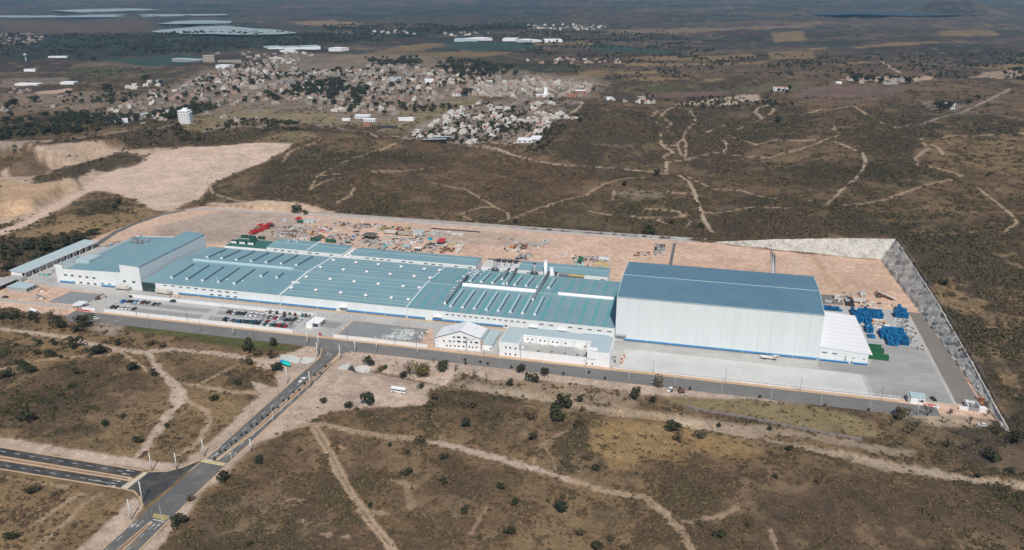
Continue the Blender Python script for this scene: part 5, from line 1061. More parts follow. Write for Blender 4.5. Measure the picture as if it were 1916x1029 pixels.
part('dark_rear_screen', MB().box(-159, -148, 460.5, 460.8, 0, 4), mat('dark_teal_sheet', (.03, .07, .07), .5), t)
rs_ = random.Random(8)
for k in range(6): part('roof_fixing', MB().box(-146 + 2 * k, -145.4 + 2 * k, 450.6, 451.0, 9.5 + .2 * (3 - abs(k - 2)), 12.6 - .38 * k), M['frame'], t)
t = thing('lean_to', 'narrow pale roofed lean-to between the gabled office and the courtyard office', 'shed', (-126, 443, 0))
part('wall', MB().box(-129.6, -123.4, 442.8, 462.8, 0, 3.9), M['wallw'], t); part('roof', MB().box(-130, -122.9, 442.4, 463.2, 3.9, 4.15), M['roofp'], t); part('valley_roof', MB().box(-130.1, -129.9, 443, 462, 4.2, 6.5), M['roofp'], t); window(t, -122.6 + -1.6, 1.2, 1.2, 1.1, 442.8)
t = thing('scissor_lift', 'red scissor lift standing at the corner of the gabled office', 'lift', (*at(*C6(970, 500)), 0)); x, y = t.location.x, t.location.y
part('base', MB().box(x - 1, x + 1, y - .5, y + .5, .1, .7), M['red'], t); part('arm', MB().tube((x - .8, y, .7), (x + .6, y, 2.4), .1, n=5).tube((x + .6, y, 2.4), (x - .5, y, 4.4), .1, n=5), M['red'], t); part('basket', MB().box(x - .9, x + .5, y - .5, y + .5, 4.4, 5.3), M['orange'], t)
# courtyard office
t = thing('courtyard_office', 'white U-shaped office around a raised courtyard, left of the high warehouse front', 'office building', (-83, 437, 0))
zt = 9.1
part('wall', MB().prism([(-117.3, 437.4), (-104.8, 437.4), (-104.8, 451.3), (-62.8, 451.3), (-62.8, 440.2), (-49, 437.3), (-49, 461.6), (-117.3, 462)][:0] or [(-117.3, 437.4), (-104.8, 437.4), (-104.8, 451.3), (-62.6, 451.3), (-62.6, 437.4), (-49, 437.3), (-49, 461.6), (-117.3, 462)], 0, zt), M['wallw'], t)
part('roof', MB().prism([(-116.9, 437.8), (-105.2, 437.8), (-105.2, 451.7), (-62.2, 451.7), (-62.2, 437.8), (-49.4, 437.7), (-49.4, 461.2), (-116.9, 461.6)], zt + .005, zt + .12), M['roofp'], t)
part('courtyard_deck', MB().box(-104.7, -62.7, 437.7, 451.2, 0, 4.1), M['conc'], t); part('courtyard_wall', MB().box(-104.75, -62.65, 437.2, 437.65, 0, 4.85), M['wallw'], t)
part('inner_cornice', MB().box(-104.6, -62.8, 451.15, 451.28, 8.4, 9.0), M['wallw'], t)
for k in range(6): X = on_y(*C7 if False else (940 + (500, 687, 875, 1063, 1253, 1300)[k] / 7.917, 590 + 330 / 7.917), 451.2)[0]; part('downpipe', MB().box(X - .06, X + .06, 451.0, 451.13, 4.1, 8.4), M['dark'], t)
def C7(x, y): return (940 + x / 7.917, 590 + y / 7.917)
for x, y in ((377, 352), (444, 358), (562, 371), (628, 379), (748, 393), (812, 401), (935, 414), (1226, 463)): X, Z = on_y(*C7(x, y), 451.3); window(t, X, Z, 1.1, 1.15, 451.3)
for x, y in ((50, 472), (115, 480), (195, 489), (50, 569), (115, 575), (195, 584)): X, Z = on_y(*C7(x, y), 437.4); window(t, X, Z, 1.1, 1.3, 437.4)
for x, y in ((1247, 710), (1332, 718)): X, Z = on_y(*C7(x, y), 437.3); window(t, X, Z, 1.0, 1.2, 437.2)
part('stair_box', MB().box(-62.5, -57, 436.9, 441, 4.6, 10.0), M['wallw'], t); part('stair_box_roof', MB().box(-63, -56.6, 436.7, 441.4, 10.02, 10.2), M['wallw'], t)
rs_ = random.Random(9)
for x, y in ((370, 405), (410, 402), (340, 470), (370, 485), (300, 480), (590, 430), (740, 460), (780, 445), (950, 490), (1130, 490), (1160, 500), (1180, 508), (1010, 485)):
    X, Y = at(*C7(x, y), 4.3); part('air_handling_unit', MB().rbox((X, Y, 4.1), rs_.uniform(1, 2.6), rs_.uniform(.8, 1.4), rs_.uniform(.6, 1.1), rs_.random() * .6), rs_.choice([M['vent'], M['wallw'], M['frame']]), t)
for x, y in ((540, 512), (530, 535), (730, 532), (722, 557), (925, 556), (1115, 578), (1105, 598), (1222, 592), (1215, 612)):
    X, Y = at(*C7(x, y), 4.2); part('floor_hatch', MB().box(X - .9, X + .9, Y - .4, Y + .4, 4.11, 4.2), M['glass'], t)
# right gate lodge and substation
t = thing('gate_lodge', 'small white flat roofed gate lodge near the right end of the front road', 'gate lodge', (121, 434, 0))
part('wall', MB().box(117.2, 124.4, 434.2, 439.6, 0, 3.9), M['wallw'], t); part('roof', MB().box(116.9, 124.8, 433.9, 440, 3.9, 4.15), M['roofp'], t); part('window_band', MB().box(121.2, 123.8, 434.05, 434.18, 1.3, 2.5), M['glass'], t); part('side_wall', MB().box(115.9, 117.1, 434.6, 439.4, 0, 3.4), M['wallg'], t)
t = thing('substation', 'small fenced electrical substation with pale walls at the right corner of the works', 'substation', (148, 436, 0))
part('wall', MB().box(141.4, 145.3, 433.0, 433.3, 0, 2.2), M['wall'], t); part('wall', MB().box(151.5, 155.2, 432.7, 433.0, 0, 2.4), M['wall'], t); part('wall', MB().box(145.4, 145.8, 433, 440, 0, 3.0), M['wall'], t); part('wall', MB().box(151, 151.4, 433, 440, 0, 3.0), M['wall'], t); part('wall', MB().box(145.8, 151, 439.7, 440, 0, 3.0), M['wall'], t)
part('gate', MB().box(145.8, 151, 433.1, 433.2, 0, 2.0), M['steel'], t); part('transformer', MB().box(147.3, 149.6, 435, 437.6, 0, 1.9), M['steel'], t); part('insulator_frame', MB().box(147, 147.2, 437, 437.2, 0, 4.2).box(149.8, 150, 437, 437.2, 0, 4.2).box(146.6, 150.4, 436.9, 437.3, 4.2, 4.4), M['steel'], t); part('side_block', MB().box(151.6, 155, 433.1, 436.6, 0, 1.8), M['wallw'], t)
# ------------------------------------------------------------------ vehicles
pending = []           # (object, base label) made distinct at the end by place
def carbody(L_, W_, H_, kind):
    b_ = MB(); z0 = .32
    prof = {'car': [(-.5, .45), (-.48, .78), (-.18, .9), (-.05, 1), (.0, 1)], }.get(kind)
    h = H_; xs = [(-.5, z0), (-.5, .55 * h), (-.47, .62 * h), (-.2, .66 * h), (.42, .66 * h), (.5, .6 * h), (.5, z0)]
    n_ = len(xs)
    for s in (-1, 1): b_.v += [(x * L_, s * W_ / 2, z) for x, z in xs]
    b_.f += [tuple(range(n_)), tuple(range(n_, 2 * n_))[::-1]] + [(i, n_ + i, n_ + (i + 1) % n_, (i + 1) % n_) for i in range(n_)]; b_.m += [0] * (n_ + 2)
    q = [(-.13, h * .97), (.3, h * .97)]
    b_.add([(x * L_, s * W_ * .38, z) for s in (-1, 1) for x, z in q] + [(x * L_, s * W_ * .38, z + .05) for s in (-1, 1) for x, z in q], [(4, 5, 7, 6), (0, 1, 5, 4), (2, 3, 7, 6), (0, 2, 6, 4), (1, 3, 7, 5)], 0)
    return b_
def cabin_glass(L_, W_, H_):
    h = H_; lo = .655 * h; hi = h * .97; b_ = MB()
    b_.add([(-.27 * L_, -W_ * .46, lo), (.43 * L_, -W_ * .46, lo), (.43 * L_, W_ * .46, lo), (-.27 * L_, W_ * .46, lo), (-.13 * L_, -W_ * .38, hi), (.31 * L_, -W_ * .38, hi), (.31 * L_, W_ * .38, hi), (-.13 * L_, W_ * .38, hi)],
           [(4, 5, 6, 7), (0, 1, 5, 4), (1, 2, 6, 5), (2, 3, 7, 6), (3, 0, 4, 7)]); return b_
wheel = MB().tube((0, -.1, 0), (0, .1, 0), .33, n=10).mesh('wheel', M['tyre'])
bigwheel = MB().tube((0, -.15, 0), (0, .15, 0), .5, n=10).mesh('wheel', M['tyre'])
glassm = {}; carmesh = {}
carcol = dict(black=(.02, .02, .022), dark=(.045, .047, .05), white=(.75, .75, .74), silver=(.42, .43, .44), grey=(.2, .21, .22), red=(.42, .02, .025), darkred=(.13, .02, .02), blue=(.03, .16, .38), navy=(.02, .035, .09), lightblue=(.25, .5, .68), teal=(.03, .13, .16), green=(.03, .07, .055))
for k, c in carcol.items(): M['car_' + k] = mat(k + '_car_paint', c, .3, var=.03, spec=.5)
def car(x, y, rz, colr, label, kind='car', group=None, cat='car'):
    L_, W_, H_ = dict(car=(4.3, 1.75, 1.45), suv=(4.6, 1.85, 1.75), van=(5.2, 2.0, 2.1), pickup=(5.3, 1.9, 1.75))[kind]
    key = (kind, colr)
    if key not in carmesh:
        carmesh[key] = carbody(L_, W_, H_, kind).mesh('body', M['car_' + colr]) if kind != 'pickup' else None
        if kind == 'pickup':
            b_ = MB(); b_.box(-2.65, -1.0, -.92, .92, .4, 1.05); b_.box(-1.0, .75, -.92, .92, .4, 1.1); b_.box(-.6, .55, -.75, .75, 1.62, 1.7); b_.box(.75, 2.65, -.95, -.87, .5, 1.15); b_.box(.75, 2.65, .87, .95, .5, 1.15); b_.box(2.57, 2.65, -.87, .87, .5, 1.15); b_.box(.75, 2.57, -.87, .87, .5, .62); carmesh[key] = b_.mesh('body', M['car_' + colr])
    if kind not in glassm:
        glassm[kind] = cabin_glass(L_, W_, H_).mesh('windows', M['glass']) if kind != 'pickup' else MB().add([(-1.1, -.85, 1.1), (.7, -.85, 1.1), (.7, .85, 1.1), (-1.1, .85, 1.1), (-.6, -.75, 1.62), (.55, -.75, 1.62), (.55, .75, 1.62), (-.6, .75, 1.62)], [(0, 1, 5, 4), (1, 2, 6, 5), (2, 3, 7, 6), (3, 0, 4, 7)]).mesh('windows', M['glass'])
    z = max(hz(x, y), 0) + .06
    t = thing(kind if kind != 'car' else 'parked_car', label, cat, (x, y, z), rz, group)
    link('body', carmesh[key], t); link('windows', glassm[kind], t)
    for a in (-.31, .31):
        for s in (-1, 1): link('wheel', wheel, t, (a * L_, s * (W_ / 2 - .08), .33))
    return t
ordn = ['first', 'second', 'third', 'fourth', 'fifth', 'sixth', 'seventh', 'eighth', 'ninth', 'tenth', 'eleventh', 'twelfth', 'thirteenth', 'fourteenth', 'fifteenth', 'sixteenth', 'seventeenth', 'eighteenth', 'nineteenth', 'twentieth']
cn = dict(black='black', dark='dark charcoal', white='white', silver='silver', grey='grey', red='red', darkred='dark red', blue='blue', navy='navy blue', lightblue='light blue', teal='dark teal', green='dark green')
OA, OB = (180, 540), (390, 560)
rows = [
 ('in the rear row, left half of car park', OA, [(405, 205, 'blue'), (485, 197, 'navy'), (537, 203, 'black'), (598, 205, 'lightblue'), (655, 210, 'white'), (702, 214, 'darkred'), (770, 218, 'dark'), (862, 240, 'dark'), (925, 242, 'grey')], 0),
 ('in the front row, left half of car park', OA, [(245, 284, 'black'), (310, 288, 'dark'), (362, 294, 'white'), (412, 297, 'white'), (470, 299, 'white'), (565, 308, 'black')], 0),
 ('in the middle row, right half of car park', OB, [(300, 194, 'dark'), (350, 207, 'darkred'), (392, 209, 'white'), (440, 214, 'black'), (490, 220, 'dark'), (548, 224, 'black'), (580, 242, 'white'), (648, 242, 'white'), (722, 246, 'white'), (815, 256, 'silver'), (910, 271, 'dark'), (952, 270, 'silver'), (1002, 290, 'red'), (1052, 292, 'white'), (1105, 308, 'silver'), (1155, 310, 'black'), (1203, 317, 'dark'), (1247, 324, 'dark'), (1287, 302, 'dark'), (1367, 314, 'white')], 0),
 ('in the front row, right half of car park', OB, [(250, 304, 'dark'), (290, 318, 'black'), (327, 323, 'white'), (372, 325, 'dark'), (415, 332, 'grey'), (462, 336, 'blue'), (512, 338, 'black'), (568, 340, 'black'), (612, 345, 'dark'), (660, 350, 'teal'), (708, 357, 'navy'), (757, 362, 'black'), (805, 370, 'white'), (857, 380, 'green'), (902, 386, 'white'), (950, 390, 'teal'), (1002, 396, 'dark'), (1055, 400, 'red'), (1105, 405, 'black'), (1152, 410, 'red')], 0),
 ('in the aisle, right half of car park', OB, [(685, 322, 'white'), (778, 329, 'silver'), (875, 343, 'red'), (970, 347, 'white'), (1110, 372, 'silver'), (1215, 380, 'silver')], 1.5),
 ('in the double parked line beyond the red car', OB, [(1112, 271, 'dark'), (1208, 274, 'white')], 1.5),
 ('in the back strip along the rear car park wall', OB, [(860, 197, 'white'), (918, 200, 'dark'), (957, 201, 'white'), (1015, 208, 'black'), (1125, 220, 'dark'), (1205, 228, 'green'), (1285, 238, 'darkred'), (1395, 247, 'teal'), (1445, 252, 'dark'), (1500, 257, 'grey')], 2.1)]
rc = random.Random(21)
for where, o, l, turn in rows:
    cnt = {}
    for i, (x, y, c) in enumerate(l):
        X, Y = at(*P(o, x, y)); cnt[c] = cnt.get(c, 0) + 1; k = 'van' if (o is OB and x == 648) else ('suv' if rc.random() < .3 else 'car')
        same = sum(1 for q in l if q[2] == c)
        pre = 'only %s car' % cn[c] if same == 1 else '%s %s car from left' % (ordn[cnt[c] - 1], cn[c])
        car(X, Y, R(90) * (1 if rc.random() < .7 else -1) + rc.uniform(-.04, .04) + (turn - R(90) if turn else 0), c, pre + ' ' + where, k, 'cars in the works car park')
car(*at(*P(OA, 500, 127)), .1, 'dark', 'dark car alone in the back left corner of the car park', group='cars in the works car park'); car(*at(*P(OA, 1140, 197)), .1, 'black', 'black car alone near the rear wall of the car park', 'suv', 'cars in the works car park')
car(*at(1746, 748), R(110), 'black', 'dark car parked beside the small lodge at the right gate'); car(*at(1226, 718), R(0), 'silver', 'silver car partly under a grey tree at the roadside'); car(*at(565.5, 713), an + math.pi, 'white', 'white pickup driving up the left lane of the avenue', 'pickup', cat='pickup truck'); car(*at(178, 597), R(175), 'white', 'white flatbed pickup on the road beside the big tree, far left', 'pickup', cat='pickup truck'); car(*at(1253, 731), R(75), 'white', 'white pickup with a red tailgate below the road, beside the loader', 'pickup', cat='pickup truck')
car(*at(519, 689), R(60), 'white', 'white car half hidden behind the tree by the turquoise tarpaulin'); car(*at(1838, 797), R(-5), 'white', 'white car under bare trees at the end of the right track'); car(*at(10, 557), 0, 'dark', 'dark car at the left edge behind the grey wall')
def bus(x, y, rz, label, L_=8.2, H_=2.9):
    t = thing('minibus', label, 'minibus', (x, y, max(hz(x, y), 0) + .05), rz)
    b_ = MB(); W2 = 1.15; b_.box(-L_ / 2, L_ / 2, -W2, W2, .4, 1.35); b_.box(-L_ / 2 + .15, L_ / 2 - .1, -W2 + .03, W2 - .03, 2.15, H_); link('body', b_.mesh('body', M['wallw']), t)
    link('windows', MB().box(-L_ / 2 + .08, L_ / 2 - .06, -W2 + .05, W2 - .05, 1.35, 2.15).mesh('windows', M['glass']), t); link('roof_pod', MB().box(-.8, 1.2, -.6, .6, H_, H_ + .2).mesh('roof_pod', M['wallw']), t)
    for a in (-.3, .3):
        for s in (-1, 1): link('wheel', bigwheel, t, (a * L_, s * 1.0, .5))
bus(*at(746, 734), R(-3), 'white minibus with a dark window band on bare ground below the road', 9.0); bus(*at(63, 586), R(-20), 'white minibus parked among the trees at the far left')
def truck(x, y, rz, label, L_=9, body=None, bh=2.6, cab=None, cat='truck'):
    t = thing('truck', label, cat, (x, y, max(hz(x, y), 0) + .05), rz)
    link('chassis', MB().box(-L_ / 2, L_ / 2, -1.0, 1.0, .6, .95).mesh('chassis', M['dark']), t)
    link('cab', MB().box(-L_ / 2, -L_ / 2 + 2, -1.15, 1.15, .95, 2.7).mesh('cab', cab or M['housew']), t); link('windscreen', MB().box(-L_ / 2 - .03, -L_ / 2 + 1.2, -1.18, 1.18, 1.8, 2.4).mesh('windscreen', M['glass']), t)
    if bh: link('body', MB().box(-L_ / 2 + 2.3, L_ / 2, -1.2, 1.2, .95, .95 + bh).mesh('body', body or M['housew']), t)
    for a in (-.38, .2, .38):
        for s in (-1, 1): link('wheel', bigwheel, t, (a * L_, s * 1.05, .5))
    return t
t = truck(*at(1438, 671.5), R(177), 'white crane truck parked against the high warehouse wall', 9.5, M['vent'], .6); link('boom', MB().tube((1, 0, 1.6), (-6, 0, 3.2), .3, n=6).mesh('boom', M['housew']), t); link('outrigger', MB().box(2, 2.4, -1.9, 1.9, .5, .8).mesh('outrigger', M['dark']), t)
truck(*at(231, 542), R(180), 'white box truck parked in front of the tall bay', 12); truck(*at(307, 550), R(178), 'white trailer truck by the left end of the monitor hall', 13)
t = truck(*at(*P((1500, 520), 855, 362)), R(180), 'white tank truck on the bare ground beyond the blue crates', 8.5, M['housew'], 1.8)
truck(*at(*P((640, 390), 720, 378)), R(2), 'white trailer truck, left one in the row in the middle of the storage yard', 13); truck(*at(*P((640, 390), 900, 398)), R(2), 'cream trailer truck with a dark cab, right one in the yard row', 13, M['housec'], 2.4, M['dark']); truck(*at(*P((640, 390), 605, 530)), R(60), 'white truck parked aslant just behind the passage roof', 8, M['housew'], 2)
t = thing('concrete_pump', 'white boom pump truck lying aslant on bare ground near the slope', 'pump truck', (*at(*P((1500, 520), 1260, 300)), 0), R(-42)); link('boom', MB().tube((-7, 0, 2.8), (7, 0, 1.4), .6, n=8).mesh('boom', M['housew']), t); link('chassis', MB().box(-5, 5, -1.1, 1.1, .6, 1.2).mesh('chassis', M['brown']), t); link('cab', MB().box(-7.3, -5.2, -1.1, 1.1, .6, 2.6).mesh('cab', M['brown']), t)
for a in (-3.5, 3, 4.3):
    for s in (-1, 1): link('wheel', bigwheel, t, (a, s * 1.0, .5))
def digger(x, y, rz, label, mt, cat='excavator'):
    t = thing('excavator' if cat == 'excavator' else 'loader', label, cat, (x, y, max(hz(x, y), 0)), rz)
    for s in (-1, 1): link('track', MB().box(-1.8, 1.8, s * 1.1 - .3, s * 1.1 + .3, 0, .8).mesh('track', M['dark']), t)
    link('house', MB().box(-1.6, 1.5, -1.2, 1.2, .85, 1.9).mesh('house', mt), t); link('cab', MB().box(.2, 1.6, -1.1, .1, 1.9, 2.9).mesh('cab', M['glass']), t)
    link('boom', MB().tube((1.2, .4, 1.6), (3.6, .4, 4.0), .25, n=5).tube((3.6, .4, 4.0), (5.4, .4, 1.4), .2, n=5).mesh('boom', mt), t); link('bucket', MB().rbox((5.4, .4, .7), .9, 1.1, .8, 0, 0, .7).mesh('bucket', M['dark']), t)
digger(*at(183, 560), R(40), 'rusty roller loader at the corner of the left gravel lot', M['brown'], 'loader'); digger(*at(1275, 734), R(190), 'brown backhoe loader on the verge beside the white pickup', M['brown'], 'loader'); digger(*at(*P((420, 390), 1290, 395)), R(20), 'orange excavator in the left of the storage yard', M['orange']); digger(*at(*P((640, 390), 820, 330)), R(30), 'red excavator behind the row of trailer trucks', M['red']); digger(*at(*P((1500, 520), 1135, 285)), R(100), 'rusty excavator left of the boom pump truck', M['brown'])

# ------------------------------------------------------------------ poles and lamps
def place_words(px, py):
    L_ = [((300, 610), 'by the front road before the car park'), ((640, 650), 'at the avenue junction'), ((860, 680), 'opposite the gabled office'), ((1040, 695), 'opposite the courtyard office'), ((1300, 730), 'on the verge facing the concrete pad'), ((1560, 755), 'on the verge near the right gate'), ((480, 770), 'halfway along the avenue'), ((330, 880), 'at the lower crossroads'), ((260, 980), 'by the avenue at the bottom left'),
          ((70, 630), 'near the dirt track at the left edge'), ((130, 720), 'left of the track fork'), ((420, 700), 'in the plot left of the avenue'), ((700, 760), 'on bare ground right of avenue'), ((880, 790), 'in the scrub below the gabled office'), ((1040, 800), 'in the scrub below the courtyard office'), ((780, 880), 'by the long bottom track'), ((1000, 960), 'low in the bottom middle scrub'), ((1250, 820), 'by the yellow grass field'), ((1760, 800), 'in the right gate thicket'), ((1880, 600), 'on the dark hillside at the right'), ((60, 940), 'in the grass plot at the bottom left'), ((560, 900), 'in the plot right of avenue'), ((780, 705), 'beside the creek below the front road'),
          ((1180, 740), 'on the verge facing the warehouse'), ((1500, 900), 'in the grass at the bottom right'), ((1214, 437), 'just behind the yard wall'), ((1450, 230), 'on the hills behind the works'), ((500, 660), 'near the turquoise tarpaulin'), ((250, 640), 'beside the green grass strip')]
    return min(L_, key=lambda q: (q[0][0] - px) ** 2 + 2 * (q[0][1] - py) ** 2)[1].replace('on the verge facing', 'facing').replace('on the verge near', 'near').replace('in the scrub below', 'below')
def later(o, base, px, py): pending.append((o, base, px, py))
pole_m = MB().tube((0, 0, 0), (0, 0, 10.5), .34, .2, n=8).mesh('shaft', M['pole'], smooth=True)
pole_a = MB().box(-1.1, 1.1, -.07, .07, 9.6, 9.75).box(-.9, -.84, -.05, .05, 9.75, 10).box(.84, .9, -.05, .05, 9.75, 10).mesh('crossarm', M['steel'])
for px, py, s in ((437, 628.4, 1), (575.5, 645, 1), (596.4, 653.8, 1), (594, 669, 1), (664.8, 661, 1), (705, 658, 1), (636.7, 673.6, 1), (537.7, 718, 1), (580.6, 725.7, 1), (382, 854.4, .95), (284.3, 881, .95), (331, 877.7, .85), (267, 940, 1.05), (245.6, 972.5, 1), (781.7, 665.8, .9), (1716, 776, 1.0), (470, 845, .7), (59, 596, .8)):
    X, Y = at(px, py); t = thing('utility_pole', 'x', 'utility pole', (X, Y, 0), 0, 'pale concrete utility poles'); t.scale = (1, 1, s); link('shaft', pole_m, t); link('crossarm', pole_a, t); later(t, 'thick pale concrete pole', px, py)
lp = MB().tube((0, 0, 0), (0, 0, 8.6), .1, .07, n=6)
la = MB().tube((0, 0, 8.6), (0, 1.4, 9.0), .05, n=5); lh = MB().box(-.12, .12, 1.2, 1.9, 8.95, 9.08)
lw = [lp.mesh('shaft', M['pole']), la.mesh('arm', M['pole']), lh.mesh('lamp_head', M['steel'])]; ld = [lp.mesh('shaft', M['dark']), la.mesh('arm', M['dark']), lh.mesh('lamp_head', M['dark'])]
def lamp(px, py, ms, desc, grp, rz=0, s=1):
    X, Y = at(px, py); t = thing('street_lamp', 'x', 'street lamp', (X, Y, .1), rz, grp); t.scale = (1, 1, s)
    for nme, me_ in zip(('shaft', 'arm', 'lamp_head'), ms): link(nme, me_, t)
    later(t, desc, px, py)
for px, py in ((859, 675), (935, 684), (1013.6, 690), (1096, 702), (1176, 712.6), (1262.7, 723.5), (1350, 733.6), (1442.5, 745.5), (1536, 756), (1627, 767)): lamp(px, py, lw, 'slim white roadside lamp', 'white lamps on the south verge')
for px, py in ((256, 591), (351, 602), (650, 636), (739, 645), (780, 652), (906, 668), (974, 671), (1096, 688), (1222, 699), (1357, 716), (1497, 732), (1648, 750)): lamp(px, py, ld, 'slim dark roadside lamp', 'dark lamps on the north pavement', math.pi)
for px, py in ((572.6, 704), (523, 752), (467.5, 797), (470, 780), (433.6, 860), (511, 787.6), (280.7, 973), (304.5, 980.5), (621.6, 664), (280, 612), (376, 620), (476, 612 + 22), (116, 600)): lamp(px, py, ld if px not in (433.6, 511, 304.5) else lw, 'slim lamp', 'lamps along the avenue', .8)
for i in range(16):
    px, py = 282 + i * 28.3, 558 + i * 3.3
    if px < 700: lamp(px, py, lw, 'thin white lamp between the car park and the factory hall', 'thin lamps behind the car park', 0, .75)
for i in range(7): lamp(287 + i * 28, 589 + i * 3.1, lw, 'short white lamp between the car park rows', 'short lamps in the car park', 0, .5)
for px, py in ((1575, 548), (1512, 542), (1520, 542.5), (1530, 543), (1540, 544), (1550, 545), (1560, 546)): lamp(px, py, lw, 'short pale post on the grey pad behind the warehouse', 'short posts behind the warehouse', 0, .5)
t = thing('cable_pole', 'pole with slanting stay cables in front of the gabled office', 'utility pole', (*at(*P((780, 590), 742, 530)), 0)); x, y = t.location.x, t.location.y
part('shaft', MB().tube((x, y, 0), (x, y, 8.5), .14, .1, n=6), M['dark'], t)
for q in ((-152, 445, 12), (-137, 440, 8.8), (-131, 440, 8.5), (-139, 437, .2)): part('cable', MB().tube((x, y, 8.2 if q[2] > 1 else 7), q, .07, n=4), M['dark'], t)

# ------------------------------------------------------------------ blue crates, green skips
crm = []
for k, mt in enumerate((M['crate'], M['crate2'], M['crate3'])):
    b_ = MB(); b_.box(-.94, .94, -.98, .98, .12, 1.1); b_.box(-1.0, 1.0, -1.04, 1.04, 1.1, 1.22)
    for s in (-1, 1):
        for q in (-.6, 0, .6): b_.box(q - .1, q + .1, s * .98 - .05 * (s < 0), s * .98 + .05 * (s > 0), .12, 1.1)
        b_.box(s * .7 - .15, s * .7 + .15, -.95, .95, 0, .12)
    crm.append(b_.mesh('blue_crate', mt))
slots = []
def block(name, pts, sx, sy, zmax, gap=0.1, holes=0.05, minz=1):
    xs = [p[0] for p in pts]; ys = [p[1] for p in pts]; x = min(xs) + 1
    rb = random.Random(len(slots) + 5)
    while x < max(xs):
        y = min(ys) + 1
        while y < max(ys):
            if sdist(np.array([x]), np.array([y]), pts)[0] > -.2 and rb.random() > holes:
                hgt = rb.choice([zmax, zmax, zmax, zmax - 1]) if zmax > 1 else 1; slots.append((x + rb.uniform(-.12, .12), y + rb.uniform(-.12, .12), max(minz, hgt), name, rb))
            y += sy
        x += sx
block('block behind white annexe', [(103.0, 543), (113.2, 543), (113.5, 555), (122.5, 555), (123.3, 565), (108, 566), (103.0, 564)], 2.25, 2.4, 3)
block('block nearest green containers', [(117, 532), (121, 535), (130.5, 534), (132.5, 513), (119.6, 510.5), (116, 524)], 2.25, 2.4, 3)
block('cluster beside slope', [(131.2, 559), (140.6, 559), (140.8, 566), (139, 572), (135.5, 579), (133.5, 572)], 2.25, 2.4, 3)
block('strip behind warehouse corner', [(80, 562), (80, 567), (88, 567), (98.5, 564.5), (98.5, 562)], 2.25, 2.4, 2)
block('patch beside annexe wall', [(108.2, 529), (109, 537), (111.6, 535), (112, 528)], 2.25, 2.4, 3)
block('loose few by green containers', [(108.3, 519.6), (108.3, 524), (112, 525), (112.3, 520)], 2.3, 2.6, 1, holes=.2)
allc = []
for x, y, n_, nm, rb in slots:
    for k in range(n_): allc.append((x, y, k, n_, nm))
grid = {}
for q in slots: grid.setdefault(q[3], []).append(q)
place = {}
for nm, L_ in grid.items():
    y0 = min(q[1] for q in L_); rowsd = {}
    for q in L_: rowsd.setdefault(int(round((q[1] - y0) / 2.4)), []).append(q)
    for j, (ky, R2) in enumerate(sorted(rowsd.items())):
        R2.sort(key=lambda q: q[0])
        for i, q in enumerate(R2): place[(q[0], q[1])] = (i, j)
allc.sort(key=lambda q: (-(q[2] == q[3] - 1), q[1]))
rb = random.Random(77)
for q in allc[:300]:
    i, j = place[(q[0], q[1])]; lv = 'single blue crate' if q[3] == 1 else 'top blue crate' if q[2] == q[3] - 1 else 'bottom blue crate' if q[2] == 0 else 'middle blue crate'
    o = link('blue_crate', rb.choice(crm), None, (q[0], q[1], .05 + q[2] * 1.24), rb.uniform(-.09, .09)); tag(o, '%s, %s row, %s from left, %s' % (lv, 'front' if j == 0 else ordn[j], ordn[i], q[4]), 'crate', 'blue storage crates ' + q[4])
b_ = MB()
for q in allc[300:]: b_.rbox((q[0], q[1], .05 + q[2] * 1.24 + .1), 1.9, 2.0, 1.05, 0)
if b_.v: tag(link('more_blue_crates', b_.mesh('more_blue_crates', M['crate'])), kind='stuff')
for k, (x, y, w_, lb) in enumerate(((1640, 650.5, 12, 'narrow dark green container, furthest of three by the annexe'), (1643, 660, 12, 'green container, middle one of three by the annexe'), (1646, 672, 13, 'wide dark green container, nearest of three by the annexe'))):
    X, Y = at(x, y); X = 101.5 + w_ / 2 + .3 * k; t = thing('green_skip', lb, 'container', (X, Y, .05), 0, 'green containers beside the annexe')
    part('body', MB().box(X - w_ / 2, X + w_ / 2, Y - 1.5, Y + 1.5, .2, 2.9), M['green2'], t); part('rail', MB().box(X - w_ / 2 - .05, X + w_ / 2 + .05, Y - 1.56, Y - 1.5, 2.7, 3.0).box(X - w_ / 2 - .05, X + w_ / 2 + .05, Y + 1.5, Y + 1.56, 2.7, 3.0), M['green'], t)
    part('lid', MB().box(X - w_ / 2 + .1, X + w_ / 2 - .1, Y - 1.4, Y + 1.4, 2.92, 2.98), [M['frame'], M['green'], M['green2']][k], t)
    for s in range(7): part('rib', MB().box(X - w_ / 2 + .5 + s * (w_ - 1) / 6 - .06, X - w_ / 2 + .5 + s * (w_ - 1) / 6 + .06, Y - 1.6, Y - 1.5, .2, 2.7), M['green'], t)

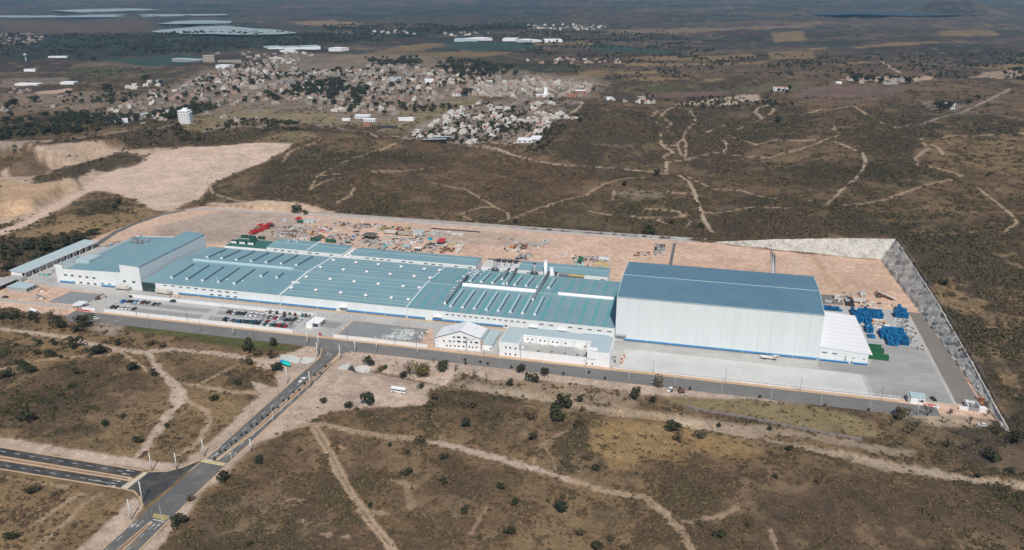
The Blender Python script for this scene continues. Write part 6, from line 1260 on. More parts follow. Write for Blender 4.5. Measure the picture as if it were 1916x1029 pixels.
# ------------------------------------------------------------------ storage yard
def sizes(o, x0, x1, y1, k=7.917):
    px0, py = P(o, x0, y1, k); px1, _ = P(o, x1, y1, k); X, Y = at((px0 + px1) / 2, py); a, b_ = at(px0, py), at(px1, py); return X, Y, math.dist(a, b_)
def container(o, x0, x1, y1, h, mt, label, dp=2.5, roofm=None, cat='container', name='storage_container'):
    X, Y, w_ = sizes(o, x0, x1, y1); t = thing(name, label, cat, (X, Y + dp / 2, 0), 0)
    part('body', MB().box(X - w_ / 2, X + w_ / 2, Y, Y + dp, .15, h), mt, t)
    part('roof', MB().box(X - w_ / 2 - .06, X + w_ / 2 + .06, Y - .06, Y + dp + .06, h, h + .14), roofm or mt, t)
    n_ = max(3, int(w_ / 1.5)); b_ = MB()
    for k in range(n_ + 1): b_.box(X - w_ / 2 + k * w_ / n_ - .06, X - w_ / 2 + k * w_ / n_ + .06, Y - .07, Y, .15, h)
    part('corner_frame', b_, roofm or mt, t); part('door', MB().box(X + w_ * .1, X + w_ * .1 + .9, Y - .05, Y - .005, .2, min(2.1, h * .8)), M['dark'], t)
def pile(o, x0, x1, y0, y1, h, mats_, label, n=26, seed=1, name='material_pile', cat='material pile', long=2.3):
    c0 = at(*P(o, x0, y1)); c1 = at(*P(o, x1, y1)); c2 = at(*P(o, (x0 + x1) / 2, y0)); rp = random.Random(seed); cx_, cy_ = (c0[0] + c1[0]) / 2, (c0[1] + c2[1]) / 2
    t = thing(name, label, cat, (cx_, cy_, 0)); w_ = abs(c1[0] - c0[0]); d_ = max(1.5, abs(c2[1] - c0[1])); ms = [M[k] for k in mats_]
    long = min(long, max(.5, w_ / 5))
    for k in range(min(int(n * 1.8), 55)):
        x = rp.uniform(-w_ / 2, w_ / 2); y = rp.uniform(-d_ / 2, d_ / 2); a = rp.choice([0, 0, 1.57, rp.random() * 3]); b_ = MB()
        if rp.random() < .55: b_.rbox((cx_ + x, cy_ + y, 0), rp.uniform(.6, 2.2) * long, rp.uniform(.5, 1.4), rp.uniform(.4, 1.4) * h, a, 0, rp.uniform(.7, 1))
        else:
            l_ = rp.uniform(1.5, 4) * long / 2; z = rp.uniform(.1, h); b_.tube((cx_ + x - l_ * math.cos(a), cy_ + y - l_ * math.sin(a), z), (cx_ + x + l_ * math.cos(a), cy_ + y + l_ * math.sin(a), z + rp.uniform(-.2, .2)), rp.uniform(.08, .25), n=5)
        part('piece', b_, rp.choice(ms), t)
def canopy(o, x0, x1, y0, y1, z, mt, label):
    c0 = at(*P(o, x0, y1), z); c1 = at(*P(o, x1, y1), z); c2 = at(*P(o, (x0 + x1) / 2, y0), z); cx_ = (c0[0] + c1[0]) / 2; w_ = abs(c1[0] - c0[0]) / 2; ya, yb = c0[1], c2[1]
    t = thing('canopy', label, 'canopy', (cx_, (ya + yb) / 2, 0))
    part('roof', MB().add([(cx_ - w_, ya, z), (cx_ + w_, ya, z), (cx_ + w_, yb, z), (cx_ - w_, yb, z), (cx_, ya, z + .7), (cx_, yb, z + .7)], [(0, 4, 5, 3), (4, 1, 2, 5)]), mt, t)
    for x in (cx_ - w_ + .2, cx_ + w_ - .2):
        for y in (ya + .2, yb - .2): part('post', MB().box(x - .08, x + .08, y - .08, y + .08, 0, z), M['steel'], t)
Y1, Y2, Y3 = (420, 390), (640, 390), (900, 420)
container(Y1, 1070, 1215, 220, 2.6, M['green'], 'dark green container by the rear wall, left end of the yard'); container(Y1, 1165, 1330, 228, 3.0, M['housew'], 'white site cabin with a pale blue side by the rear wall', 5, M['roofp'], 'cabin', 'site_cabin'); container(Y1, 1350, 1425, 208, 2.4, M['housew'], 'small white cabin right of the pale blue one', 3, None, 'cabin', 'site_cabin')
container(Y1, 1262, 1420, 488, 2.6, M['green'], 'left of two long green containers just behind the blue roofs'); container(Y1, 1490, 1645, 510, 2.7, M['green'], 'right of two long green containers just behind the blue roofs'); container(Y1, 1060, 1085, 468, 1.8, M['housew'], 'small white box left of the green containers', 2, None, 'box', 'white_box'); container(Y1, 1100, 1230, 470, 1.9, M['housew'], 'long white box left of the green containers', 2, None, 'box', 'white_box')
container(Y2, 295, 405, 288, 3.0, M['wallg'], 'dark grey cabin near the rear wall', 4, M['dark'], 'cabin', 'site_cabin'); container(Y2, 1050, 1190, 410, 3.2, M['housew'], 'cream cabin with a pale blue roof, right of the trailer trucks', 8, M['roofp'], 'cabin', 'site_cabin'); container(Y2, 1000, 1048, 408, 2.4, M['housec'], 'small cream cabin touching the blue roofed one', 3, None, 'cabin', 'site_cabin')
container(Y2, 1272, 1330, 472, 2.0, M['teal'], 'small turquoise container left of the red canopy', 2.5, M['bluetarp']); container(Y2, 880, 1000, 602, 2.8, M['frame'], 'grey cabin with a pale blue roof behind the long rear building', 5, M['roofp'], 'cabin', 'site_cabin'); container(Y2, 1010, 1090, 532, 2.2, M['vent'], 'pale grey crate behind the grey cabin', 3, None, 'crate', 'grey_crate'); container(Y2, 1120, 1186, 520, 2.4, M['wallg'], 'dark grey crate behind the grey cabin', 3, None, 'crate', 'grey_crate')
container(Y2, 1068, 1165, 635, 2.6, M['dark'], 'dark cabin with a pale roof right behind the long rear building', 3.5, M['wallw'], 'cabin', 'site_cabin'); container(Y2, 355, 392, 570, 2.4, M['housew'], 'small white cabin behind the passage', 2.4, None, 'cabin', 'site_cabin'); container(Y2, 1680, 1750, 665, 2.6, M['housew'], 'white trailer, nearer of the two at the right of the yard', 7, None, 'trailer', 'white_trailer'); container(Y2, 1752, 1800, 592, 2.6, M['housew'], 'white trailer, farther of the two at the right of the yard', 6, None, 'trailer', 'white_trailer')
container(Y3, 140, 192, 370, 1.4, M['housew'], 'small white box alone on the bare yard', 2.5, None, 'box', 'white_box'); container(Y3, 418, 478, 365, 2.0, M['orange'], 'orange container in the middle of the bare yard', 2.5); container(Y3, 484, 512, 362, 2.2, M['brown'], 'brown crate right of the orange container', 2, None, 'crate', 'brown_crate'); container(Y3, 556, 584, 355, 2.2, M['wallg'], 'grey crate by the dark tank in the bare yard', 2, None, 'crate', 'grey_crate'); container(Y3, 548, 584, 288, 2.2, M['wallg'], 'open grey crate further back in the bare yard', 2, None, 'crate', 'grey_crate')
container(Y3, 1735, 1890, 545, 1.6, M['frame'], 'long grey container at the right of the yard', 6, M['vent']); container((1500, 520), 870, 940, 282, 2.2, M['housew'], 'white cabin beyond the tank truck', 2.5, None, 'cabin', 'site_cabin'); container((1500, 520), 860, 945, 250, 2.0, M['wallg'], 'grey container beyond the tank truck', 2.5); container((1500, 520), 485, 560, 320, 2.6, M['housew'], 'white plant box on the grey pad behind the warehouse', 4, None, 'plant box', 'white_box'); container((1500, 520), 535, 590, 362, 2.4, M['housew'], 'second white plant box, nearer on the grey pad', 2.5, None, 'plant box', 'white_box')
for k in range(4): container((1500, 520), 345 + 27 * k, 362 + 27 * k, 372 + 3 * k, 1.8, M['lightblue'] if 'lightblue' in M else M['roofp'], '%s pale blue tank box in the row on the grey pad' % ordn[k], 1.6, M['housew'], 'tank box', 'tank_box')
canopy(Y2, 270, 480, 355, 412, 3.5, mat('dull_olive_sheet', (.12, .12, .1), .8, var=.2), 'wide dull olive canopy left of the trailer trucks'); canopy(Y2, 1385, 1500, 445, 498, 3, M['red'], 'bright red canopy at the right of the storage yard'); canopy(Y3, 1420, 1490, 480, 550, 2.5, M['green2'], 'green sheet canopy at the right end of the bare yard')
for k, (o, x0, x1, y0, y1, h, ms, lb, n_) in enumerate((
    (Y1, 755, 1120, 300, 412, 1.3, ('brown', 'brown', 'vent', 'wallg', 'housec', 'frame'), 'wide mixed pile of boards and scrap in the left of the yard', 30),
    (Y1, 790, 920, 150, 190, .6, ('vent', 'frame', 'wallg'), 'thin grey scraps near the rear wall, left of the red bars', 12), (Y1, 990, 1130, 240, 275, .5, ('housew', 'vent'), 'flat white sheets lying below the green container', 8),
    (Y1, 1120, 1260, 370, 430, .9, ('wallg', 'frame', 'brown'), 'low grey pile left of the orange excavator', 16), (Y1, 1330, 1540, 300, 350, .7, ('wallg', 'red', 'frame'), 'scattered grey and red pieces behind the excavator', 16), (Y1, 1310, 1420, 395, 450, 1.6, ('green', 'wallg', 'brown'), 'green and grey equipment behind the left green container', 14),
    (Y1, 1480, 1650, 380, 450, 1.2, ('wallg', 'frame', 'brown', 'pad'), 'grey frames behind the right green container', 20), (Y2, 130, 210, 385, 430, 1.5, ('bluetarp', 'navy', 'dark') if 'navy' in M else ('bluetarp', 'dark', 'frame'), 'blue covered pile left of the olive canopy', 12), (Y2, 320, 400, 400, 428, 1.3, ('bluetarp', 'roofp', 'frame'), 'pale blue covered pile below the olive canopy', 10),
    (Y2, 0, 130, 460, 510, 1.2, ('dark', 'frame', 'roofp'), 'dark pile behind the left rear building', 14), (Y2, 150, 270, 335, 352, .5, ('brown', 'dark'), 'low line of dark timbers below the dark grey cabin', 8), (Y2, 200, 560, 430, 540, 1.3, ('brown', 'wallg', 'red', 'frame', 'housec'), 'broad rusty pile below the olive canopy', 30),
    (Y2, 330, 500, 480, 530, 1.0, ('brown', 'wallg'), 'brown stacked frames behind the passage', 18), (Y2, 510, 790, 265, 322, 1.2, ('brown', 'dark', 'wallg', 'yellow'), 'dark mixed pile behind the left trailer truck', 26), (Y2, 850, 1040, 290, 345, 1.2, ('brown', 'wallg', 'yellow', 'housew'), 'mixed pile behind the right trailer truck', 24),
    (Y2, 640, 850, 430, 545, 1.2, ('wallg', 'brown', 'frame', 'vent'), 'grey brown pile below the trailer trucks', 28), (Y2, 560, 680, 540, 590, 1.2, ('teal', 'wallg', 'frame'), 'turquoise and grey equipment behind the rear building', 12), (Y2, 1170, 1290, 510, 610, 1.2, ('dark', 'brown', 'wallg'), 'dark racks left of the brown stacks', 22),
    (Y2, 1240, 1370, 510, 655, .9, ('wallg', 'brown', 'frame'), 'low grey racks left of the brown stacks', 20), (Y2, 1430, 1520, 570, 660, 1.3, ('brown',), 'left stack of rusty brown frames', 16), (Y2, 1535, 1570, 585, 630, 1.1, ('brown',), 'middle small stack of rusty brown frames', 8), (Y2, 1580, 1640, 585, 645, 1.1, ('brown',), 'right stack of rusty brown frames', 10),
    (Y2, 1285, 1420, 325, 380, .5, ('vent', 'frame', 'roofp'), 'flat grey panels near the rear wall', 14), (Y2, 1425, 1560, 340, 392, .8, ('frame', 'housew', 'wallg'), 'stacked white and grey panels near the rear wall', 14), (Y2, 1580, 1770, 360, 392, .5, ('housew', 'vent'), 'row of flat white panels near the rear wall', 12), (Y2, 1380, 1540, 510, 550, 1.0, ('roofp', 'housew', 'frame'), 'pale blue panels below the red canopy', 14), (Y2, 1540, 1760, 490, 560, .7, ('vent', 'frame', 'yellow'), 'thin pale frames right of the red canopy', 18),
    (Y3, 560, 650, 300, 380, 1.6, ('dark', 'brown', 'red'), 'dark upright tanks right of the orange container', 12), (Y3, 650, 870, 290, 322, .6, ('wallg', 'frame', 'dark'), 'line of grey scraps in the bare yard', 14), (Y3, 860, 975, 230, 300, 1.3, ('frame', 'roofp', 'dark', 'housew'), 'grey and white machine parts in the bare yard', 14), (Y3, 390, 600, 365, 402, .5, ('housew', 'pad'), 'flat white slabs below the orange container', 10),
    (Y3, 1120, 1240, 420, 480, .5, ('housew', 'frame', 'vent'), 'flat white panels alone in the yard', 10), (Y3, 530, 700, 440, 520, 1.5, ('frame', 'dark', 'steel'), 'grey pipework behind the plant terrace', 18), (Y3, 1350, 1500, 560, 612, .9, ('housew', 'teal', 'frame'), 'pale scraps below the green sheet canopy', 14), (Y3, 1500, 1700, 480, 540, .9, ('wallg', 'frame', 'dark', 'red'), 'grey racks right of the green sheet canopy', 18), (Y3, 1560, 1860, 550, 620, .6, ('brown', 'yellow', 'frame'), 'low brown frames at the right of the yard', 20),
    ((1100, 420), 488 * 2, 560 * 2, 155 * 2, 230 * 2, 3.0, ('frame', 'steel', 'dark'), 'tall grey scaffold tower left of the dark trench', 24), ((1100, 420), 340 * 2, 390 * 2, 205 * 2, 235 * 2, 1.0, ('brown', 'dark'), 'few rusty pieces left of the scaffold tower', 8),
    ((560, 590), 1340, 1670, 215, 330, .6, ('housew', 'roofp', 'vent'), 'broken white sheets on the grey gravel lot', 30), ((560, 590), 1240, 1480, 285, 350, .35, ('housew', 'roofp'), 'white strips along the front of the gravel lot', 12), ((560, 590), 1755, 1860, 250, 330, .9, ('housec', 'brown', 'vent'), 'rubbish heap at the right end of the gravel lot', 14),
    ((1500, 520), 1045, 1270, 630, 720, .9, ('housew', 'orange', 'vent', 'brown'), 'white slabs and orange pieces between the crate blocks', 20), ((1500, 520), 1470, 1600, 610, 705, .7, ('dark', 'frame', 'steel'), 'dark steel bars below the right crate cluster', 16), ((1500, 520), 1480, 1660, 710, 850, .6, ('pad', 'frame', 'brown'), 'pale rubble line along the dark asphalt strip', 22), ((1500, 520), 1640, 1760, 820, 1020, .6, ('pad', 'frame'), 'second stretch of pale rubble along the strip', 20),
    ((1500, 520), 1380, 1470, 598, 640, .6, ('pad', 'brown', 'vent'), 'pale boards below the right crate cluster', 10), ((1676, 690), 1270, 1430, 450, 610, .9, ('brown', 'orange', 'dark'), 'rusty and orange racks lying against the right slope', 22), ((1676, 690), 1060, 1140, 140, 200, .5, ('orange', 'housec'), 'small orange pieces by the foot of the slope', 8), ((1676, 690), 400, 660, 525, 560, .5, ('red', 'vent'), 'red barriers across the right gate', 7),
    ((940, 590), 1740, 1790, 560, 720, .7, ('red', 'orange', 'brown', 'vent'), 'line of red and brown bundles on the concrete right of the office', 12), ((940, 590), 1610, 1670, 590, 690, .8, ('dark', 'wallg'), 'dark bundles against the courtyard office right wall', 9), ((0, 430), 540, 700, 640, 690, .5, ('dark', 'teal', 'frame'), 'dark netting and sheets in the left concrete yard', 10), ((0, 430), 700, 810, 590, 630, .4, ('dark', 'wallg'), 'dark mesh sheets by the left hall corner', 8),
    ((0, 430), 1600, 1700, 205, 245, .9, ('bluetarp',), 'bright blue covered heap behind the left hall', 6), ((0, 430), 150, 430, 850, 900, .8, ('brown', 'wallg', 'orange'), 'builders rubble in front of the small grey block', 16), ((0, 430), 540, 680, 870, 905, .7, ('orange', 'brown', 'vent'), 'orange bags and boards right of the small grey block', 12), ((180, 540), 1040, 1180, 110, 170, 1.0, ('housew', 'pad', 'red'), 'white crates behind the car park wall', 10), ((180, 540), 1270, 1420, 150, 200, .6, ('housew', 'vent'), 'white scraps by the rear car park wall', 8),
    ((0, 430), 1480, 1620, 155, 260, .6, ('wallg', 'brown', 'dark'), 'loose timber at the back of the loading shed', 10), ((0, 430), 330, 440, 735, 760, .4, ('pad', 'vent'), 'pale scraps near the loading shed corner', 6))):
    k7 = 7.917
    pile(o, x0, x1, y0, y1, h, ms, lb, n_, k)
for (o, x0, x1, y0, y1, lb, sd_) in ((Y1, 375, 540, 270, 400, 'large tangle of red crane sections behind the green cabins', 4), (Y1, 540, 660, 262, 320, 'red and dark crane jib lying behind the big red tangle', 5), (Y1, 910, 1080, 140, 218, 'thin red bars lying near the rear wall', 6)):
    c0 = at(*P(o, x0, y1)); c1 = at(*P(o, x1, y0)); t = thing('crane_sections', lb, 'crane sections', (c0[0], c0[1], 0)); rp = random.Random(sd_)
    for k in range(3 if sd_ == 6 else 16):
        f = rp.random(); x = c0[0] + (c1[0] - c0[0]) * f + rp.uniform(-2, 2); y = c0[1] + (c1[1] - c0[1]) * f + rp.uniform(-2, 2); a = rp.choice([.1, .8, 1.2]); l_ = rp.uniform(4, 8); z = 0 if sd_ == 6 else rp.uniform(0, 2); b_ = MB(); w2 = .55; ca, sa = math.cos(a), math.sin(a)
        for dy in (-w2, w2):
            for dz in (.1, 1.2): b_.tube((x - dy * sa, y + dy * ca, z + dz), (x + l_ * ca - dy * sa, y + l_ * sa + dy * ca, z + dz), .2, n=4)
        for q in range(int(l_ / 1.1)): b_.tube((x + q * 1.1 * ca + w2 * sa, y + q * 1.1 * sa - w2 * ca, z + .1), (x + (q + 1) * 1.1 * ca + w2 * sa, y + (q + 1) * 1.1 * sa - w2 * ca, z + 1.2), .09, n=4).tube((x + q * 1.1 * ca - w2 * sa, y + q * 1.1 * sa + w2 * ca, z + 1.2), (x + (q + 1) * 1.1 * ca + w2 * sa, y + (q + 1) * 1.1 * sa - w2 * ca, z + 1.2), .09, n=4)
        part('lattice_section', b_, M['red'] if rp.random() < .85 else M['dark'], t)
t = thing('sheet_covered_trench', 'long black sheet strip lying along the rear wall', 'trench', (*at(*P(Y2, 1650, 330)), 0)); q = W([P(Y2, 1320, 290), P(Y2, 2040, 345), P(Y2, 2040, 357), P(Y2, 1320, 302)]); part('sheet', MB().prism(q, 0, .35), M['coal'], t)
t = thing('tarpaulin_shelter', 'bright turquoise and blue tarpaulin stretched beside a tree left of the avenue', 'tarpaulin', (*at(530, 685), 0)); c = at(535, 686)
b_ = MB(); pts = W([(527, 685), (531, 681), (540, 681.5), (544.5, 686), (543, 689), (536, 688)]); b_.v = [(x, y, z) for (x, y), z in zip(pts, (2.0, 2.4, 2.3, 1.6, 1.4, 1.9))] + [(c[0], c[1], 2.9)]; b_.f = [(i, (i + 1) % 6, 6) for i in range(6)]; b_.m = [0] * 6; part('turquoise_sheet', b_, M['teal'], t)
b_ = MB(); pts = W([(524, 681), (533, 680), (533, 684), (526, 686)]); b_.v = [(x, y, z) for (x, y), z in zip(pts, (2.4, 2.6, 2.1, 1.9))]; b_.f = [(0, 1, 2, 3)]; b_.m = [0]; part('blue_sheet', b_, M['bluetarp'], t)
for q in pts: part('pole', MB().box(q[0] - .05, q[0] + .05, q[1] - .05, q[1] + .05, 0, 2), M['steel'], t)
# old stone wall in the grass strip on the right
t = thing('stone_wall', 'old purplish stone wall crossing the dry grass below the front road', 'wall', (*hit(1400, 790), 0)); pts = hits([(1285, 762), (1300, 767), (1362, 777), (1440, 792), (1510, 806), (1560, 815), (1610, 825)]); ws = MB(); t.location.z = 0; rp = random.Random(4); n_st = 0; extra = MB()
stm = [MB().rbox((0, 0, 0), 1.5, .8, .9, 0, 0, .85).mesh('stone', M['stone']), MB().rbox((0, 0, 0), 1.2, .9, .7, .3, 0, .8).mesh('stone', M['stone']), MB().rbox((0, 0, 0), 1.7, .7, .8, .1, 0, .9).mesh('stone', M['stone'])]
for a, c in zip(pts[:-1], pts[1:]):
    a, c = Vector(a), Vector(c); d = c - a; L_ = d.length; k = 0.0
    while k < L_:
        p = a + d * (k / L_)
        for lv in (0, 1):
            if n_st < 290: link('stone', rp.choice(stm), t, (p.x - t.location.x + rp.uniform(-.15, .15), p.y - t.location.y + rp.uniform(-.2, .2), hz(p.x, p.y) - .2 + lv * .75), math.atan2(d.y, d.x) + rp.uniform(-.2, .2)); n_st += 1
            else: extra.rbox((p.x, p.y, hz(p.x, p.y) - .2 + lv * .75), 1.4, .8, .8, math.atan2(d.y, d.x), 0, .85)
        k += 1.35
if extra.v: o = part('more_stones', extra, M['stone'], t); o['kind'] = 'stuff'
# small loose scraps of the storage yard, uncountable
sc_ = MB(); rp = random.Random(99)
for poly, n_ in (([(560, 420), (640, 412), (740, 425), (840, 440), (835, 470), (760, 478), (650, 470), (600, 448)], 620), ([(505, 425), (575, 425), (560, 445), (505, 442)], 140), ([(640, 418), (830, 432), (820, 452), (680, 452)], 260), ([(930, 448), (1030, 448), (1010, 470), (945, 474)], 60), ([(1070, 478), (1140, 482), (1140, 500), (1075, 496)], 110), ([(1560, 548), (1700, 548), (1720, 575), (1600, 575)], 50), ([(1680, 600), (1700, 605), (1740, 670), (1720, 660)], 90), ([(5, 535), (60, 545), (90, 560), (20, 556)], 120), ([(1190, 470), (1230, 470), (1230, 480), (1195, 480)], 20)):
    q = W(poly); xs = [p[0] for p in q]; ys = [p[1] for p in q]; k = 0; cx = [(rp.uniform(min(xs), max(xs)), rp.uniform(min(ys), max(ys))) for _ in range(n_ * 4)]; ins = sdist(np.array([c_[0] for c_ in cx]), np.array([c_[1] for c_ in cx]), q) > 0; dn = fbm(np.array([c_[0] for c_ in cx]) / 12, np.array([c_[1] for c_ in cx]) / 9, 3, 71.) > -.02
    for (x, y), a, d2 in zip(cx, ins, dn):
        if a and d2 and k < n_:
            k += 1; sc_.rbox((x, y, 0), rp.uniform(.4, 3.2), rp.uniform(.3, 1.3), rp.uniform(.15, 1.1), rp.choice((0, 1.57, .4, rp.random() * 3)), rp.choice((0, 0, 1, 1, 2, 2, 3, 4, 5)))
tag(link('loose_scraps', sc_.mesh('loose_scraps', [M['brown'], M['wallg'], M['frame'], M['vent'], M['dark'], M['housec']])), kind='stuff')
# ------------------------------------------------------------------ trees and shrubs that can be told apart
def crown_mesh(name, seed, m, n=230, flat=.75, sz=.085, hollow=.35, lobes=6):
    rs = random.Random(seed); b_ = MB(); cs = []
    for i in range(lobes):
        t_ = rs.random() * 6.28; r_ = rs.uniform(.12, .34); cs.append((r_ * math.cos(t_), r_ * math.sin(t_), .42 + rs.uniform(-.12, .26), rs.uniform(.17, .3)))
    cs.append((0, 0, .55, .3))
    for i in range(n):
        c = rs.choice(cs); v = Vector((rs.gauss(0, 1), rs.gauss(0, 1), rs.gauss(0, 1))).normalized(); r_ = c[3] * (1 - hollow * rs.random())
        p = Vector((c[0] + v.x * r_, c[1] + v.y * r_, c[2] + v.z * r_ * flat)); nn_ = (v + Vector((rs.uniform(-.6, .6), rs.uniform(-.6, .6), rs.uniform(-.3, .8)))).normalized()
        u = nn_.orthogonal().normalized(); w2 = nn_.cross(u); s_ = sz * rs.uniform(.55, 1.4); a = rs.random() * 6.28; u, w2 = u * math.cos(a) + w2 * math.sin(a), w2 * math.cos(a) - u * math.sin(a)
        b_.add([p - u * s_, p - w2 * s_ * .55, p + u * s_, p + w2 * s_ * .6], [(0, 1, 2, 3)], 0 if rs.random() < .7 else 1)
    return b_.mesh(name, m)
def trunk_mesh(seed, m):
    rs = random.Random(seed); b_ = MB(); b_.tube((0, 0, -.04), (rs.uniform(-.03, .03), 0, .34), .035, .024, n=6)
    for i in range(5):
        a = rs.random() * 6.28; b_.tube((0, 0, rs.uniform(.15, .34)), (.26 * math.cos(a), .26 * math.sin(a), rs.uniform(.45, .7)), .02, .006, n=4)
    return b_.mesh('trunk', m)
def bare_mesh(seed, m, depth=4):
    rs = random.Random(seed); b_ = MB()
    def br(p, d, l_, r_, k):
        q = p + d * l_; b_.tube(p, q, r_, r_ * .62, n=4 if k > 1 else 3, cap=False)
        if k == 0: return
        for i in range(3 if k > 2 else rs.choice((2, 3, 3))):
            nd = (d + Vector((rs.uniform(-.75, .75), rs.uniform(-.75, .75), rs.uniform(-.15, .4)))).normalized(); br(p + d * l_ * rs.uniform(.6, 1), nd, l_ * rs.uniform(.6, .82), r_ * .6, k - 1)
    for i in range(2): br(Vector((0, 0, -.03)), Vector((rs.uniform(-.4, .4), rs.uniform(-.4, .4), 1)).normalized(), .28, .028, depth)
    return b_.mesh('branches', m)
TK = {}
TK['d'] = [('dark green rounded tree', crown_mesh('crown', 10 + i, [M['leafd'], M['leafdk']]), trunk_mesh(i, M['trunk'])) for i in range(4)]
TK['k'] = [('blackish green dense tree', crown_mesh('crown', 20 + i, [M['leafdk'], M['leafd']], 260), trunk_mesh(i, M['trunk'])) for i in range(2)]
TK['g'] = [('grey brown shrubby tree', crown_mesh('crown', 30 + i, [M['leafg'], M['leafm']], 190, sz=.07), trunk_mesh(i, M['trunk'])) for i in range(3)]
TK['m'] = [('olive green leafy tree', crown_mesh('crown', 40 + i, [M['leafm'], M['leafd']]), trunk_mesh(i, M['trunk'])) for i in range(2)]
TK['o'] = [('golden olive bushy tree', crown_mesh('crown', 50 + i, [M['leafo'], M['leafm']], 420, 1.0, .05), trunk_mesh(i, M['trunk'])) for i in range(1)]
TK['b'] = [('leafless grey tree', None, bare_mesh(60 + i, mat('grey_twigs', (.17, .14, .12), .95) if 'grey_twigs' not in bpy.data.materials else bpy.data.materials['grey_twigs'])) for i in range(4)]
TK['x'] = [('dark leafless thorn tree', None, bare_mesh(70 + i, mat('dark_twigs', (.06, .05, .045), .95) if 'dark_twigs' not in bpy.data.materials else bpy.data.materials['dark_twigs'])) for i in range(3)]
rt = random.Random(33)
def tree(px, py, hp, k, wide=1.0, name=None, base=None, group=None, xy=None):
    X, Y = xy or hit(px, py); z = hz(X, Y); d_ = math.sqrt(X * X + Y * Y + (CAM_H - z) ** 2); h = hp * d_ / F_PX / .9
    desc, cm, tm = rt.choice(TK[k]); s = h / .92
    t = thing(name or ('tree' if h > 3.2 else 'shrub'), 'x', 'tree' if h > 3.2 else 'shrub', (X, Y, z), rt.random() * 6.28, group); t.scale = (s * wide, s * wide, s)
    if cm: link('crown', cm, t); link('trunk', tm, t)
    else: link('branches', tm, t)
    sizew = 'tall ' if h > 8 else ('small ' if h < 3.6 else '')
    later(t, base or (sizew + desc), px, py)
    return t
